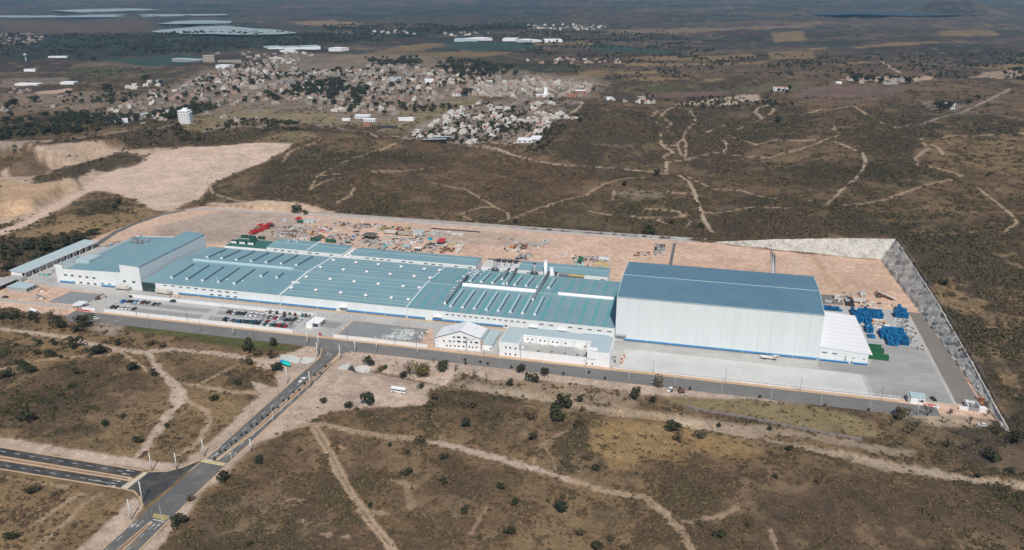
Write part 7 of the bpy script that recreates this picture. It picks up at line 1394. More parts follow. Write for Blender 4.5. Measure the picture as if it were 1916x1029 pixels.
for q in ((27, 600, 16, 'd'), (8, 598, 14, 'd'), (63, 600, 16, 'd'), (92, 598, 19, 'b'), (98, 596, 14, 'g'), (110, 614, 21, 'd', 1.1), (160, 613, 22, 'k', 1.2), (147, 622, 15, 'd', 1.2), (70, 606, 8, 'd'), (73, 645, 10, 'd'), (100, 646, 12, 'd'), (142, 652, 23, 'd', .9), (68, 664, 10, 'd', 1.3), (95, 668, 13, 'd', 1.2), (181, 665, 19, 'k', 1.3), (114, 672, 8, 'd'), (40, 688, 16, 'd'), (52, 698, 18, 'd', 1.3), (12, 707, 15, 'd', 1.3), (142, 702, 13, 'd'), (251, 694, 17, 'd', 1.2), (287, 703, 13, 'd', 1.1), (270, 673, 12, 'x', 1.3), (222, 646, 12, 'd'), (283, 648, 12, 'g', 1.1), (303, 651, 12, 'g', 1.2), (327, 661, 10, 'x', 1.2), (466, 660, 27, 'd', .85), (482, 666, 16, 'g', 1.1), (513, 647, 15, 'd', 1.1), (510, 671, 22, 'g', 1.05), (465, 683, 17, 'g', 1.1), (520, 694, 17, 'k', 1.3), (490, 686, 9, 'b', 1.3), (427, 704, 13, 'x', 1.4), (445, 721, 11, 'd', 1.2), (136, 727, 9, 'd', 1.5), (108, 744, 12, 'x', 1.6), (146, 749, 10, 'x'), (50, 790, 24, 'd', 1.1), (196, 797, 12, 'd', 1.2), (10, 775, 10, 'g'), (155, 700, 9, 'g'), (180, 705, 9, 'g', 1.4), (259, 830, 13, 'd', 1.3), (62, 924, 15, 'd', 1.3), (22, 1012, 16, 'd', 1.2), (100, 930, 10, 'g'), (416, 902, 19, 'k', 1.2), (357, 938, 14, 'g', 1.2), (332, 985, 22, 'k', 1.2), (230, 782, 9, 'd'), (312, 800, 9, 'd'), (400, 750, 11, 'd', 1.5),
          (690, 684, 19, 'd', 1.05), (713, 696, 13, 'o', 1.4), (722, 692, 10, 'd'), (768, 704, 42, 'b', .8), (757, 708, 16, 'd'), (785, 708, 34, 'o', .95), (795, 704, 26, 'o'), (811, 680, 15, 'b'), (830, 694, 22, 'd', 1.05), (850, 696, 20, 'b'), (886, 706, 26, 'b', .7), (911, 714, 22, 'b', .6), (977, 699, 21, 'd', .9), (996, 716, 21, 'd', 1.15), (1019, 706, 21, 'd', .85), (954, 723, 15, 'd', 1.05), (788, 728, 13, 'd'), (691, 759, 28, 'k', .95), (605, 755, 12, 'd'), (654, 766, 16, 'd', 1.1), (668, 768, 9, 'g'), (812, 750, 22, 'g', .8), (806, 765, 15, 'g', 1.6), (880, 767, 25, 'g', .9), (866, 760, 14, 'g'), (873, 800, 20, 'k', 1.0), (785, 832, 22, 'm', 1.0), (995, 787, 26, 'g', .85), (1042, 786, 34, 'd', 1.0), (1056, 764, 30, 'd', .9), (1085, 800, 27, 'g', .95), (1090, 770, 12, 'g'), (998, 826, 20, 'd', .8), (930, 780, 12, 'g'), (1190, 747, 27, 'd', .7), (1086, 753, 13, 'k'), (1221, 754, 13, 'k', 1.1), (1232, 724, 22, 'g', 1.0), (1258, 810, 24, 'd', 1.3), (1270, 828, 22, 'g', .9), (1310, 822, 20, 'g', 1.3), (1115, 880, 12, 'd', 1.5), (1060, 870, 13, 'g', 1.8), (1100, 862, 15, 'g', 1.6),
          (485, 868, 15, 'k', 1.1), (762, 890, 15, 'd', 1.3), (832, 862, 16, 'd', 1.0), (693, 950, 10, 'k'), (954, 1003, 20, 'k', .95), (1051, 962, 30, 'k', .8), (1053, 935, 12, 'm'), (963, 947, 16, 'k', .9), (937, 917, 15, 'd'), (1085, 1003, 16, 'g', 1.3), (1142, 1014, 17, 'g', 1.0), (1117, 1029, 19, 'd', 1.2), (1168, 1029, 12, 'm'), (1310, 985, 14, 'g', 1.3), (1345, 1005, 14, 'd', 1.5), (1400, 985, 12, 'g', 1.2), (898, 1010, 12, 'm'), (1025, 940, 10, 'm'), (730, 836, 9, 'd'), (760, 850, 9, 'm', 1.5), (900, 930, 9, 'g'), (830, 905, 12, 'd', 1.4), (870, 960, 12, 'd', 1.5), (560, 845, 9, 'g', 1.5), (467, 1022, 10, 'd'),
          (1683, 782, 24, 'm', 1.1), (1735, 778, 24, 'x', 1.1), (1665, 796, 16, 'x', 1.2), (1700, 812, 20, 'x', 1.3), (1715, 800, 18, 'x', 1.3), (1778, 776, 12, 'g', .6), (1815, 794, 18, 'x'), (1765, 792, 16, 'x', 1.1), (1770, 836, 26, 'x', 1.4), (1800, 842, 20, 'x', 1.2), (1740, 830, 20, 'b', 1.2), (1790, 812, 18, 'b', 1.3), (1830, 830, 22, 'b', 1.2), (1865, 815, 26, 'x', 1.1), (1882, 838, 26, 'x', 1.2), (1855, 862, 20, 'd', 1.2), (1905, 830, 22, 'd', 1.2), (1900, 790, 18, 'x', 1.3), (1690, 835, 16, 'b', 1.2), (1845, 780, 16, 'x'), (1590, 865, 14, 'x', 1.3), (1478, 845, 12, 'd'), (1530, 905, 10, 'm'), (1450, 895, 10, 'd'), (1830, 895, 10, 'd'), (1890, 885, 10, 'd', 1.4), (1345, 800, 9, 'd'), (1440, 807, 9, 'k'),
          (1214, 440, 21, 'd', 1.1), (1257, 420, 10, 'd'), (1311, 428, 12, 'd'), (1135, 415, 8, 'g'), (965, 418, 9, 'd'), (1168, 348, 10, 'd'), (1229, 330, 14, 'd'), (1454, 232, 14, 'k'), (553, 398, 16, 'd', 1.3), (571, 402, 10, 'd'), (1766, 534, 12, 'd', 1.1), (1734, 506, 14, 'g', 1.2), (1850, 330, 8, 'd'), (1740, 600, 10, 'b'), (222, 382, 12, 'd'), (215, 392, 10, 'd'), (200, 388, 9, 'g'), (55, 468, 14, 'k', 1.6), (90, 470, 16, 'k', 1.5), (30, 480, 14, 'd', 1.6), (70, 492, 14, 'k', 1.7), (125, 462, 14, 'k', 1.6), (145, 452, 12, 'k', 1.8), (175, 440, 12, 'd', 1.7), (20, 505, 12, 'd', 1.6)):
    tree(q[0], q[1], q[2], q[3], q[4] if len(q) > 4 else 1.0)
for i, (px, py) in enumerate(((870, 677), (871, 683), (899, 681), (913, 684), (1054, 703), (1132, 711), (957, 690), (1291, 731), (1422, 746), (1543, 762), (1102, 700), (1625, 770))): tree(px, py, 7, 'k', .7, 'sapling', 'tiny dark sapling planted on the verge', 'saplings on the south verge')
for i in range(22):
    f = i / 21; px, py = 600 + (402 - 600) * f, 690 + (858 - 690) * f + (4 if i % 2 else 0); tree(px + 9 * (1 - f), py - 2, 5, 'k', .9, 'sapling', 'tiny dark shrub in the avenue median', 'shrubs in the avenue median', at(px + 9 * (1 - f), py - 2))
# palms along the far avenue
pm1 = MB().tube((0, 0, 0), (0, 0, 6), .22, .16, n=5).mesh('trunk', M['trunk']); b_ = MB()
for i in range(9):
    a = i * .7; u = Vector((math.cos(a), math.sin(a), 0)); v = Vector((-math.sin(a), math.cos(a), 0)) * .35
    b_.add([Vector((0, 0, 6)) - v * .5, Vector((0, 0, 6)) + u * 1.1 + Vector((0, 0, .5)) - v, Vector((0, 0, 6)) + u * 2.1 + Vector((0, 0, -.6)), Vector((0, 0, 6)) + u * 1.1 + Vector((0, 0, .5)) + v], [(0, 1, 2, 3)])
pm2 = b_.mesh('crown', [M['leafd']])
PN = []
def palm(px, py, s=1.0):
    X, Y = hit(px, py); PN.append(px); t = thing('palm_tree', '%s palm from the left in the row %s' % ((ordn[prow[1]] if prow[1] < 20 else '%dth' % (prow[1] + 1)), prow[0]), 'palm', (X, Y, hz(X, Y)), rt.random(), 'palms lining the far road'); t.scale = (1, 1, s); prow[1] += 1; link('trunk', pm1, t); link('crown', pm2, t)
prow = ['curving along the far road', 0]
for i in range(22): palm(624 + i * 2.3, 236 + i * .65 + (4 if i % 2 else 0), .95)
prow = ['below the white tower block', 0]
for i in range(12): palm(262 + i * 9.5, 243 - i * .3, .9)
prow = ['before the yellow grass', 0]
for i in range(9): palm(742 + i * 5.2, 252 + i * .7, .8)
prow = ['along the middle stretch', 0]
for i in range(16): palm(508 + i * 6.5, 236 + (1 if i % 2 else -1), .8)
prow = ['beside the canopy sheds', 0]
for i in range(10): palm(900 + i * 5, 272 + i * 1.4 + (3 if i % 2 else 0), .9)
prow = ['at the far left road', 0]
for i in range(14): palm(20 + i * 6, 265 - i * .4, .8)

# ------------------------------------------------------------------ the town
hm_var = []
def house_mesh(seed, wm, red):
    rs = random.Random(seed); b_ = MB(); w_, d_, h = rs.uniform(7.5, 12), rs.uniform(6.5, 10), rs.choice((3.0, 3.2, 3.2, 5.4)); b_.box(-w_ / 2, w_ / 2, -d_ / 2, d_ / 2, -1, h)
    b_.box(-w_ / 2 + .3, w_ / 2 - .3, -d_ / 2 + .3, d_ / 2 - .3, h + .005, h + .06, 1)
    for s in (-1, 1): b_.box(-w_ / 2, w_ / 2, s * d_ / 2 - (.25 if s > 0 else 0), s * d_ / 2 + (.25 if s < 0 else 0), h + .001, h + .5)
    if rs.random() < .6: b_.box(-w_ / 2 + .5, rs.uniform(0, 2), .5, d_ / 2 - .4, h + .07, h + 2.6); 
    if red: b_.add([(-w_ / 2 - .3, -d_ / 2 - .5, h + .5), (w_ * .1, -d_ / 2 - .5, h + .5), (w_ * .1, 0, h + 1.6), (-w_ / 2 - .3, 0, h + 1.6)], [(0, 1, 2, 3)], 3)
    b_.box(w_ / 2 + .01, w_ / 2 + rs.uniform(1, 4), -d_ / 2, d_ * .1, -1, 2.2)
    for k in range(3):
        x = -w_ / 2 + w_ * (k + .7) / 3.5; b_.box(x - .5, x + .5, -d_ / 2 - .06, -d_ / 2 - .01, .9 if k != 1 else 0, 2.3, 2)
        if h > 5: b_.box(x - .5, x + .5, -d_ / 2 - .06, -d_ / 2 - .01, 3.8, 5.0, 2)
    return b_.mesh('house', [wm, M['housew'] if wm is M['housew'] else M['houseg'], M['glass'], M['redroof']])
HV = {'w': [house_mesh(i, M['housew'], i % 3 == 0) for i in range(8)], 'c': [house_mesh(20 + i, M['housec'], False) for i in range(4)], 'g': [house_mesh(30 + i, M['houseg'], False) for i in range(4)], 'p': [house_mesh(40 + i, M['housep'], i == 1) for i in range(3)]}
hw = {'w': 'white', 'c': 'cream', 'g': 'grey', 'p': 'brick coloured'}
rh = random.Random(50); houses = []
def fill(poly, step, kinds, keep_, ang_, tagname, jit=.3):
    pts = hits(poly); xs = [p[0] for p in pts]; ys = [p[1] for p in pts]; ca, sa = math.cos(ang_), math.sin(ang_); cxx, cyy = sum(xs) / len(xs), sum(ys) / len(ys); R_ = max(math.dist(p, (cxx, cyy)) for p in pts); n_ = int(R_ / step) + 1; cnd = []
    for i in range(-n_, n_ + 1):
        for j in range(-n_, n_ + 1):
            if j % 4 == 3 and jit < .4: continue
            u, v = (i + rh.uniform(-jit, jit)) * step, (j + rh.uniform(-jit, jit)) * step * .95; cnd.append((cxx + u * ca - v * sa, cyy + u * sa + v * ca))
    c = np.array(cnd); ins = sdist(c[:, 0], c[:, 1], pts) > 0; dens = fbm(c[:, 0] / 90, c[:, 1] / 90, 3, 60.)
    for (x, y), k, dd in zip(cnd, ins, dens):
        if k and rh.random() < keep_ * (1 + 1.2 * dd): houses.append((x, y, rh.choice(kinds), ang_ + rh.choice((0, 1.5708, 3.1416, -1.5708)) + rh.uniform(-.08, .08) * (jit > .25), tagname))
st = hit(825, 222); st2 = hit(900, 188); ang_st = math.atan2(st2[1] - st[1], st2[0] - st[0]) - math.pi / 2
fill([(758, 262), (790, 240), (830, 215), (905, 195), (965, 206), (985, 222), (960, 245), (930, 262), (905, 264), (870, 270), (800, 262)], 17, 'wwwwwc', .58, ang_st, 'of the white estate', .16)
fill([(838, 218), (862, 204), (895, 192), (905, 196), (880, 210), (860, 222)], 13, 'w', .9, ang_st, 'of the long white terrace', .1)
fill([(560, 138), (700, 122), (800, 128), (900, 134), (960, 152), (1060, 150), (1105, 158), (1095, 180), (1000, 184), (880, 182), (850, 178), (800, 195), (745, 205), (700, 212), (640, 212), (600, 205), (530, 185), (480, 168)], 20, 'wccggppg', .72, .25, 'of the town centre')
fill([(900, 150), (1000, 146), (1105, 158), (1095, 180), (1000, 184), (880, 178)], 19, 'wcccgp', .75, .2, 'of the town centre')
fill([(150, 212), (230, 195), (300, 172), (400, 136), (480, 112), (560, 108), (560, 138), (500, 168), (520, 196), (440, 198), (345, 192), (300, 222), (240, 232), (160, 226)], 22, 'wccggpp', .6, .4, 'of the left town')
fill([(560, 205), (640, 214), (700, 216), (780, 205), (780, 212), (700, 226), (600, 224)], 26, 'wcg', .4, .3, 'of the lower town edge')
fill([(240, 165), (300, 150), (310, 158), (230, 172)], 22, 'ww', .6, .3, 'of the left town'); fill([(0, 64), (70, 62), (90, 76), (60, 84), (0, 86)], 34, 'cgpp', .8, .1, 'of the far left village', .5)
fill([(985, 112), (1080, 108), (1150, 112), (1180, 118), (1080, 123), (990, 118)], 26, 'wcpp', .7, .1, 'in the far village behind the town', .5); fill([(980, 46), (1060, 46), (1140, 50), (1130, 57), (1000, 56)], 45, 'wcg', .7, .1, 'in the distant village', .5); fill([(790, 62), (900, 60), (960, 64), (840, 70)], 45, 'wcg', .5, .1, 'in the distant village', .5)
fill([(400, 100), (560, 98), (600, 104), (480, 112)], 30, 'wcg', .5, .3, 'of the left town'); fill([(690, 60), (760, 58), (780, 66), (700, 68)], 45, 'wg', .5, .1, 'in the distant village', .5)
fill([(120, 215), (260, 170), (420, 195), (520, 215), (560, 232), (420, 230), (250, 235)], 34, 'wccgp', .4, .3, 'of the left town', .5); fill([(0, 195), (120, 180), (140, 200), (0, 215)], 45, 'cg', .4, .2, 'of the left town', .5)
fill([(30, 168), (60, 170), (60, 176), (20, 176)], 18, 'cp', .8, .2, 'of the left town'); fill([(1580, 148), (1690, 150), (1690, 156), (1590, 156)], 17, 'cg', .5, 0, 'on the ranch among trees at upper right'); fill([(1150, 190), (1245, 190), (1245, 196), (1190, 196)], 20, 'wcc', .35, .2, 'below the dark burnt field')
for px, py in ((1009, 196), (1000, 198), (1032, 195), (1018, 217), (1045, 217), (1060, 222), (1074, 223), (1082, 222), (1020, 226), (1030, 222), (1012, 245), (1022, 241), (1006, 249), (1025, 232), (1013, 238), (1000, 228), (990, 228), (975, 227), (998, 205), (1005, 212), (960, 222), (1145, 187), (1050, 214), (1040, 222)): X, Y = hit(px, py); houses.append((X, Y, 'w', rh.uniform(-.1, .1) + ang_st, 'right of the white estate'))
houses.sort(key=lambda q: math.hypot(q[0], q[1]))
hp_ = np.array([(q[0], q[1]) for q in houses]); hzz = H(hp_[:, 0], hp_[:, 1])
rest = {}; hlist = []
tall = {6.0}
for i, (x, y, k, a, tn) in enumerate(houses):
    v_ = rh.randrange(len(HV[k])); me_ = HV[k][v_]
    if i < 300:
        o = link('house', me_, None, (x, y, float(hzz[i])), a); ht = max(v.co.z for v in me_.vertices); hlist.append((tn, x, y, k, ht, o))
    else: rest.setdefault(me_.name, [me_, []])[1].append((x, y, float(hzz[i]), a))
bytn = {}
for q in hlist: bytn.setdefault(q[0], []).append(q)
for tn, L_ in bytn.items():
    dd = lambda q: -q[1] * math.sin(YAW) + q[2] * math.cos(YAW); L_.sort(key=dd); nb = max(1, len(L_) // 16)
    for b0_ in range(nb):
        Lb = L_[b0_ * len(L_) // nb:(b0_ + 1) * len(L_) // nb]; Lb.sort(key=lambda q: (q[1] * math.cos(YAW) + q[2] * math.sin(YAW)) / dd(q))
        for i, (_, x, y, k, ht, o) in enumerate(Lb): tag(o, '%s%s house, %s from left in %s band %s' % ('two storey ' if ht > 6 else 'low ', hw[k], ('%dth' % (i + 1) if i > 19 else ordn[i]), 'nearest' if b0_ == 0 else ordn[b0_], tn), 'house', 'houses ' + tn)
vs, fs, ms, off = [], [], [], 0
mats_all = [M['housew'], M['housec'], M['houseg'], M['housep'], M['vent'], M['glass'], M['redroof']]
for me_, L_ in rest.values():
    co_ = np.array([v.co for v in me_.vertices]); pf = [tuple(p.vertices) for p in me_.polygons]; mi = [mats_all.index(me_.materials[p.material_index]) for p in me_.polygons]
    for (x, y, z, a) in L_:
        ca, sa = math.cos(a), math.sin(a); s_ = 1.15
        vs.append(np.stack([co_[:, 0] * ca * s_ - co_[:, 1] * sa * s_ + x, co_[:, 0] * sa * s_ + co_[:, 1] * ca * s_ + y, co_[:, 2] * s_ + z], 1)); fs += [tuple(i + off for i in f) for f in pf]; ms += mi; off += len(co_)
me_ = bpy.data.meshes.new('more_houses'); me_.from_pydata(np.concatenate(vs).tolist(), [], fs)
for m in mats_all: me_.materials.append(m)
me_.polygons.foreach_set('material_index', ms); me_.update(); tag(link('more_houses', me_), kind='stuff')
print('houses', len(houses))
def block_b(px0, px1, py, hpx, mt, label, cat='building', name='building', dp=14, roofm=None, nw=0, nf=0):
    a, c = hit(px0, py), hit(px1, py); w_ = math.dist(a, c); X, Y = (a[0] + c[0]) / 2, (a[1] + c[1]) / 2; z = hz(X, Y); d_ = math.sqrt(X * X + Y * Y + CAM_H ** 2); h = (hpx * (.75 if py < 130 and px0 > 480 else 1)) * d_ / F_PX * 1.02; rz = math.atan2(c[1] - a[1], c[0] - a[0])
    t = thing(name, label, cat, (X, Y, z), rz); link('wall', MB().box(-w_ / 2, w_ / 2, 0, dp, -2, h).mesh('wall', mt), t); link('roof', MB().box(-w_ / 2 - .3, w_ / 2 + .3, -.3, dp + .3, h, h + .5).mesh('roof', roofm or mt), t)
    if nw:
        wm_ = MB().box(-w_ / nw * .22, w_ / nw * .22, -.2, -.02, -h / nf * .22, h / nf * .22).mesh('window', M['glass'])
        for i in range(nw):
            for j in range(nf): link('window', wm_, t, (-w_ / 2 + w_ * (i + .5) / nw, 0, h * (j + .5) / nf))
    return t, w_, h
t, w_, h = block_b(335, 354, 232, 21, M['wallw'], 'white six storey tower block standing alone left of the far road', 'tower block', 'tower_block', 16, None, 4, 5)
link('stair_tower', MB().box(-w_ * .1, w_ * .35, 4, 10, h + .5, h + 4).mesh('stair_tower', M['wallw']), t)
for j in range(5): link('balcony', MB().box(w_ / 2 + .02, w_ / 2 + 2, 1, 15, h * (j + .1) / 5, h * (j + .1) / 5 + 1.0).mesh('balcony', M['wallw']), t)
for a in ((380, 402, 116, 10, M['housec'], 'cream square block beside the green field, upper left', 'building', 'building', 20, None, 7, 3), (322, 372, 115, 4, M['wallg'], 'long dark windowed shed left of the cream block', 'shed', 'shed', 25, M['roofp'], 12, 1), (404, 426, 128, 5, M['wallw'], 'white hall just below the cream block', 'hall', 'hall', 25), (408, 452, 117, 3, M['housec'], 'long low cream shed right of the cream block', 'shed', 'shed', 12, None, 10, 1),
          (503, 530, 92, 4, M['wallw'], 'left white industrial hall above the town', 'industrial hall', 'hall', 60, M['roofp']), (532, 600, 93, 5, M['wallw'], 'long white industrial hall above the town', 'industrial hall', 'hall', 60, M['roofp']), (615, 638, 96, 7, M['wallw'], 'white industrial block right of the long halls', 'industrial hall', 'hall', 40), (526, 552, 98, 4, M['wallw'], 'small white hall in front of the long halls', 'industrial hall', 'hall', 20),
          (850, 892, 78, 4, M['roofp'], 'pale greenhouse at the left of the greenhouse group', 'greenhouse', 'greenhouse', 80, M['roofp']), (888, 921, 76, 5, M['wallw'], 'white vaulted greenhouse right of the pale one', 'greenhouse', 'greenhouse', 60), (940, 965, 77, 5, M['wallw'], 'white greenhouse left of a matching one', 'greenhouse', 'greenhouse', 60), (966, 993, 79, 5, M['wallw'], 'white greenhouse right of its match', 'greenhouse', 'greenhouse', 50), (1019, 1052, 79, 5, M['wallw'], 'white greenhouse standing apart on the right', 'greenhouse', 'greenhouse', 50),
          (664, 692, 222, 5, M['wallw'], 'long white villa left of the far road', 'villa', 'villa', 12, None, 6, 1), (680, 702, 228, 4, M['wallw'], 'low white villa annexe beside the far road', 'villa', 'villa', 10, None, 5, 1), (746, 774, 226, 4, M['wallw'], 'white hall alone in yellow grass by the far road', 'hall', 'hall', 12, None, 0, 0), (711, 742, 240, 3, M['dark'], 'dark hedge like shed in the yellow grass', 'shed', 'shed', 8), (634, 645, 207, 3, M['wallw'], 'small white roofed shed left of the yellow grass', 'shed', 'shed', 10), (678, 692, 236, 3, M['redroof'], 'red roofed house by the far road', 'house', 'house', 10),
          (1076, 1096, 178, 7, M['redroof'], 'red building at the right end of the town', 'building', 'building', 14, M['wallw'], 4, 2), (1060, 1078, 182, 4, M['redroof'], 'low dull red shed beside the red building', 'shed', 'shed', 10), (1018, 1024, 180, 15, M['wallw'], 'white church like tower in the right of the town', 'tower', 'tower', 6), (1004, 1026, 182, 4, M['wallw'], 'white hall at the foot of the white tower', 'hall', 'hall', 14), (1196, 1208, 187, 5, M['housec'], 'pale farmhouse at the edge of the burnt field', 'farmhouse', 'farmhouse', 10), (1135, 1144, 188, 5, M['wallw'], 'small white house left of the pale farmhouse', 'house', 'house', 8),
          (1766, 1786, 204, 8, M['wallw'], 'white farmhouse among dark trees beside the grey lane', 'farmhouse', 'farmhouse', 10, None, 4, 1), (1446, 1474, 170, 6, M['wallw'], 'white ranch house with a red patio, upper right', 'ranch house', 'ranch_house', 14, M['redroof'], 5, 1), (1565, 1575, 157, 3, M['wallw'], 'tiny white shed left of the ranch trees', 'shed', 'shed', 8), (1652, 1680, 158, 2, M['wallg'], 'long low stable below the ranch trees', 'stable', 'stable', 8), (992, 1010, 266, 6, M['wallw'], 'large white house lowest in the estate', 'house', 'house', 22, None, 3, 1), (968, 996, 267, 5, M['wallw'], 'white house with a dark carport, lowest in the estate', 'house', 'house', 16, None, 3, 1),
          (113, 138, 158, 3, M['wallw'], 'white depot roof at the left of the plain', 'depot', 'depot', 20), (28, 70, 160, 2, M['wallw'], 'long low white depot at the left of the plain', 'depot', 'depot', 20), (90, 125, 108, 2, M['wallw'], 'thin white shed by the dark trees, upper left', 'shed', 'shed', 15), (45, 66, 134, 3, M['wallw'], 'small white shed beside the orchard', 'shed', 'shed', 12), (262, 298, 217, 3, M['wallw'], 'white flat roofed hall near the tower block', 'hall', 'hall', 14, M['roofp']), (190, 240, 230, 4, M['wallw'], 'white roofed house pair below the left town', 'house', 'house', 16), (795, 812, 156, 6, M['wallw'], 'white hall in the heart of the town', 'hall', 'hall', 20), (730, 750, 152, 5, M['roofp'], 'pale blue roofed hall in the town', 'hall', 'hall', 20), (845, 870, 180, 5, M['wallw'], 'white block with a red roof edge below the town', 'building', 'building', 14, M['redroof'], 5, 1), (560, 600, 170, 5, M['wallw'], 'white pitched hall among the dark town trees', 'hall', 'hall', 25), (640, 655, 236 - 10, 3, M['wallw'], 'small white gatehouse beside the far road', 'gatehouse', 'gatehouse', 8)):
    block_b(*a)
for k, (px0, px1, py, lb) in enumerate(((790, 836, 269, 'long dark roofed canopy shed beside the far road'), (799, 842, 264, 'second long canopy shed just behind the first by the far road'))):
    a, c = hit(px0, py - 5), hit(px1, py); w_ = math.dist(a, c); X, Y = (a[0] + c[0]) / 2, (a[1] + c[1]) / 2; t = thing('canopy_shed', lb, 'shed', (X, Y, hz(X, Y)), math.atan2(c[1] - a[1], c[0] - a[0]))
    link('roof', MB().box(-w_ / 2, w_ / 2, -4, 4, 4, 4.5).mesh('roof', M['roofp'] if k else M['frame']), t); link('fascia', MB().box(-w_ / 2, w_ / 2, -4.2, -4.02, 3.2, 4.5).mesh('fascia', M['dark']), t); link('dark_side', MB().box(-w_ / 2 + 1, w_ / 2 - 1, -2, 2, 0, 3.9).mesh('dark_side', M['dark']), t)
t = thing('water_tower', 'slim pale teal water tower above the left plain', 'water tower', (*hit(49, 114), hz(*hit(49, 114)))); link('shaft', MB().tube((0, 0, 0), (0, 0, 12), 1.6, n=8).mesh('shaft', M['roofp']), t); link('tank', MB().lathe((0, 0, 12), [(1.6, 0), (4.5, 3), (4.5, 6), (.5, 8)], 10).mesh('tank', M['roofp']), t)
# water
def lake(name, pts, z=None, mt='salt'):
    q = hits(pts); zz = max(hz(*p) for p in q) if z is None else z; struct(name, MB().sheet(q, zz + 1.0), M[mt])
lake('reservoir', [(283, 60), (300, 56), (372, 52), (420, 51), (480, 54), (510, 56), (560, 65), (520, 69), (450, 70), (400, 68), (340, 66), (300, 63)], None); lake('reservoir', [(296, 47), (330, 43), (362, 39), (400, 39), (436, 40), (430, 44), (380, 47), (330, 48)]); lake('reservoir', [(-30, 30), (-30, 33.5), (180, 34), (300, 32), (420, 32), (430, 30), (200, 28)]); lake('reservoir', [(95, 22), (160, 20), (250, 18), (300, 21), (220, 23), (150, 23.5)]); lake('lake', [(1480, 29), (1540, 26), (1640, 22.5), (1700, 24), (1740, 27), (1850, 28), (1700, 32.5), (1600, 33), (1560, 32)], None, 'water')

# wooded belts and town trees too many to count, then the ones that stand out
tprot = [bpy.data.objects.new('grove_tree', crown_mesh('grove_tree', 80 + i, [M['leafdk'], M['leafd']], 110, sz=.13)) for i in range(3)] + [bpy.data.objects.new('grove_tree', crown_mesh('grove_tree', 84, [M['leafm'], M['leafd']], 110, sz=.13))]
gp, gs_, gk = [], [], []
py_far = lambda p: 100 < sum(q[1] for q in p) / len(p) < 225
def grove(poly, n_, smin, smax, clump_=.0):
    pts = hits(poly); xs = [p[0] for p in pts]; ys = [p[1] for p in pts]; x = rng.uniform(min(xs), max(xs), n_ * 5); y = rng.uniform(min(ys), max(ys), n_ * 5); ok = (sdist(x, y, pts) > 0) & (fbm(x / 70, y / 70, 3, 90.) + rng.uniform(-.3, .3, len(x)) > clump_)
    x, y = x[ok][:n_], y[ok][:n_]
    if len(x): x, y = x[::2] if smin > 5.5 and py_far(poly) else x, y[::2] if smin > 5.5 and py_far(poly) else y; gp.append(np.stack([x, y, H(x, y)], 1)); gs_.append(rng.uniform(smin, smax, len(x))); gk.append(rng.integers(0, 4, len(x)))
grove([(540, 160), (640, 150), (655, 170), (620, 185), (545, 180)], 260, 9, 15); grove([(560, 130), (900, 125), (960, 150), (880, 175), (700, 210), (520, 190)], 700, 6, 12, .12); grove([(150, 225), (300, 170), (480, 112), (560, 140), (500, 200), (300, 228)], 550, 6, 12, .12)
grove([(660, 170), (690, 165), (675, 195), (655, 200)], 120, 9, 14); grove([(830, 110), (900, 115), (960, 125), (940, 145), (850, 142), (820, 125)], 420, 8, 13); grove([(680, 110), (780, 108), (800, 122), (700, 125)], 220, 8, 13)
grove([(0, 215), (120, 210), (240, 222), (200, 245), (0, 262)], 420, 7, 11); grove([(285, 208), (400, 196), (410, 205), (330, 225), (290, 222)], 300, 7, 11); grove([(740, 200), (860, 195), (870, 205), (760, 212)], 90, 6, 9); grove([(765, 262), (900, 190), (1000, 205), (960, 262), (860, 270)], 330, 4, 7, -.1)
grove([(0, 64), (600, 58), (820, 68), (560, 92), (0, 108)], 1100, 8, 14, .08); grove([(600, 48), (1000, 44), (980, 60), (620, 64)], 700, 9, 14, .1); grove([(960, 60), (1250, 60), (1400, 110), (1000, 112)], 450, 7, 11, .15); grove([(1000, 110), (1916, 100), (1916, 150), (1100, 150)], 900, 5, 9, .12)
grove([(130, 180), (250, 175), (300, 205), (100, 215)], 130, 7, 11, .1); grove([(320, 236), (440, 228), (560, 230), (560, 234), (330, 240)], 90, 5, 8); grove([(1590, 140), (1700, 148), (1700, 154), (1600, 154)], 80, 7, 12); grove([(1440, 165), (1480, 163), (1480, 175), (1440, 176)], 25, 6, 9); grove([(1745, 200), (1775, 190), (1780, 205), (1755, 208)], 40, 7, 12); grove([(1830, 118), (1916, 128), (1916, 150), (1860, 145)], 60, 6, 10, .1)
grove([(0, 440), (60, 440), (160, 440), (180, 450), (120, 470), (60, 490), (0, 520)], 70, 3, 6); grove([(1180, 175), (1500, 175), (1480, 200), (1200, 196)], 160, 4, 8, .15); grove([(960, 230), (1000, 255), (985, 285), (1010, 290), (1060, 240), (1080, 222), (1040, 225)], 120, 4, 6); grove([(100, 130), (262, 127), (272, 136), (185, 146), (110, 142)], 240, 2.5, 3.5, -1); grove([(200, 258), (560, 238), (560, 246), (420, 262), (200, 272)], 300, 3, 5)
scatter('grove', np.concatenate(gp), np.concatenate(gs_), np.concatenate(gk), tprot, 'dark tree groves and belts among the town and the far plain')
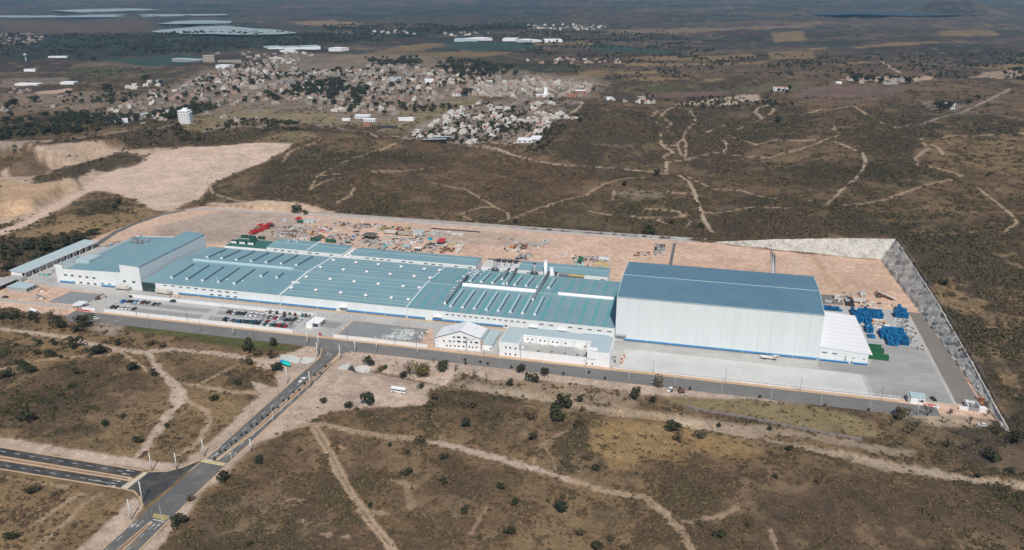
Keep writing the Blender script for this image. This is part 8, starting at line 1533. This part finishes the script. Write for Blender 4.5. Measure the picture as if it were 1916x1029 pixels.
for px, py, hp in ((583, 150, 9), (640, 158, 9), (672, 195, 16), (688, 170, 12), (733, 165, 11), (745, 160, 9), (870, 180, 15), (881, 175, 10), (830, 160, 9), (905, 145, 14), (950, 130, 10), (964, 142, 11), (270, 150, 9), (276, 149, 8), (198, 170, 12), (205, 168, 9), (175, 116, 9), (250, 98, 10), (150, 110, 8), (855, 238, 11), (872, 246, 9), (922, 238, 12), (941, 242, 10), (806, 258, 10), (958, 214, 8), (960, 206, 9), (1080, 222, 9), (1085, 228, 10), (842, 204, 8), (880, 205, 8), (15, 205, 12), (28, 200, 14), (67, 192, 11), (60, 190, 9), (130, 180, 10), (200, 172, 13), (1600, 155, 14), (1607, 150, 12), (1632, 154, 11), (1650, 155, 9), (1700, 157, 12), (1752, 202, 11), (1762, 207, 14), (1775, 205, 13), (1812, 195, 9), (1830, 187, 8), (1478, 167, 7), (1898, 137, 10), (1880, 142, 8), (85, 222, 12), (22, 218, 9), (312, 190, 8), (255, 222, 9), (300, 160, 9), (390, 172, 9), (440, 170, 10), (470, 160, 9), (500, 180, 10), (520, 190, 11), (590, 195, 10), (620, 190, 12), (655, 210, 11), (720, 215, 9), (1110, 170, 7), (1030, 190, 8), (986, 196, 7)):
    tree(px, py, hp, 'k', 1.1, None, 'dark tree in the distance', 'dark distant trees')
# give every repeated base label its place, and its order from the left where several share a place
def far_place(px, py):
    if py < 130: return 'on the far plain'
    if px > 1400: return 'by the ranches at upper right'
    if px > 790 and py > 195: return 'among the white estate houses'
    if px > 540: return 'among the town houses'
    return 'in the left part of the town'
gr = {}
for o, base, px, py in pending:
    w_ = far_place(px, py) if py < 235 and 'distance' in base else place_words(px, py)
    if any(k in base for k in ('between', 'behind', 'median', 'on the verge', 'on the grey')): w_ = ''
    gr.setdefault((base.replace(' in the distance', '') + ' ' + w_).strip(), []).append((px, o))
ordl = ordn + ['%dth' % k for k in range(21, 60)]
for b0, L_ in gr.items():
    L_.sort(key=lambda q: q[0])
    for k, (px, o) in enumerate(L_):
        o['label'] = b0 if len(L_) == 1 else b0 + ', ' + ('leftmost' if k == 0 else 'rightmost' if k == len(L_) - 1 else ordl[k] + ' from left')
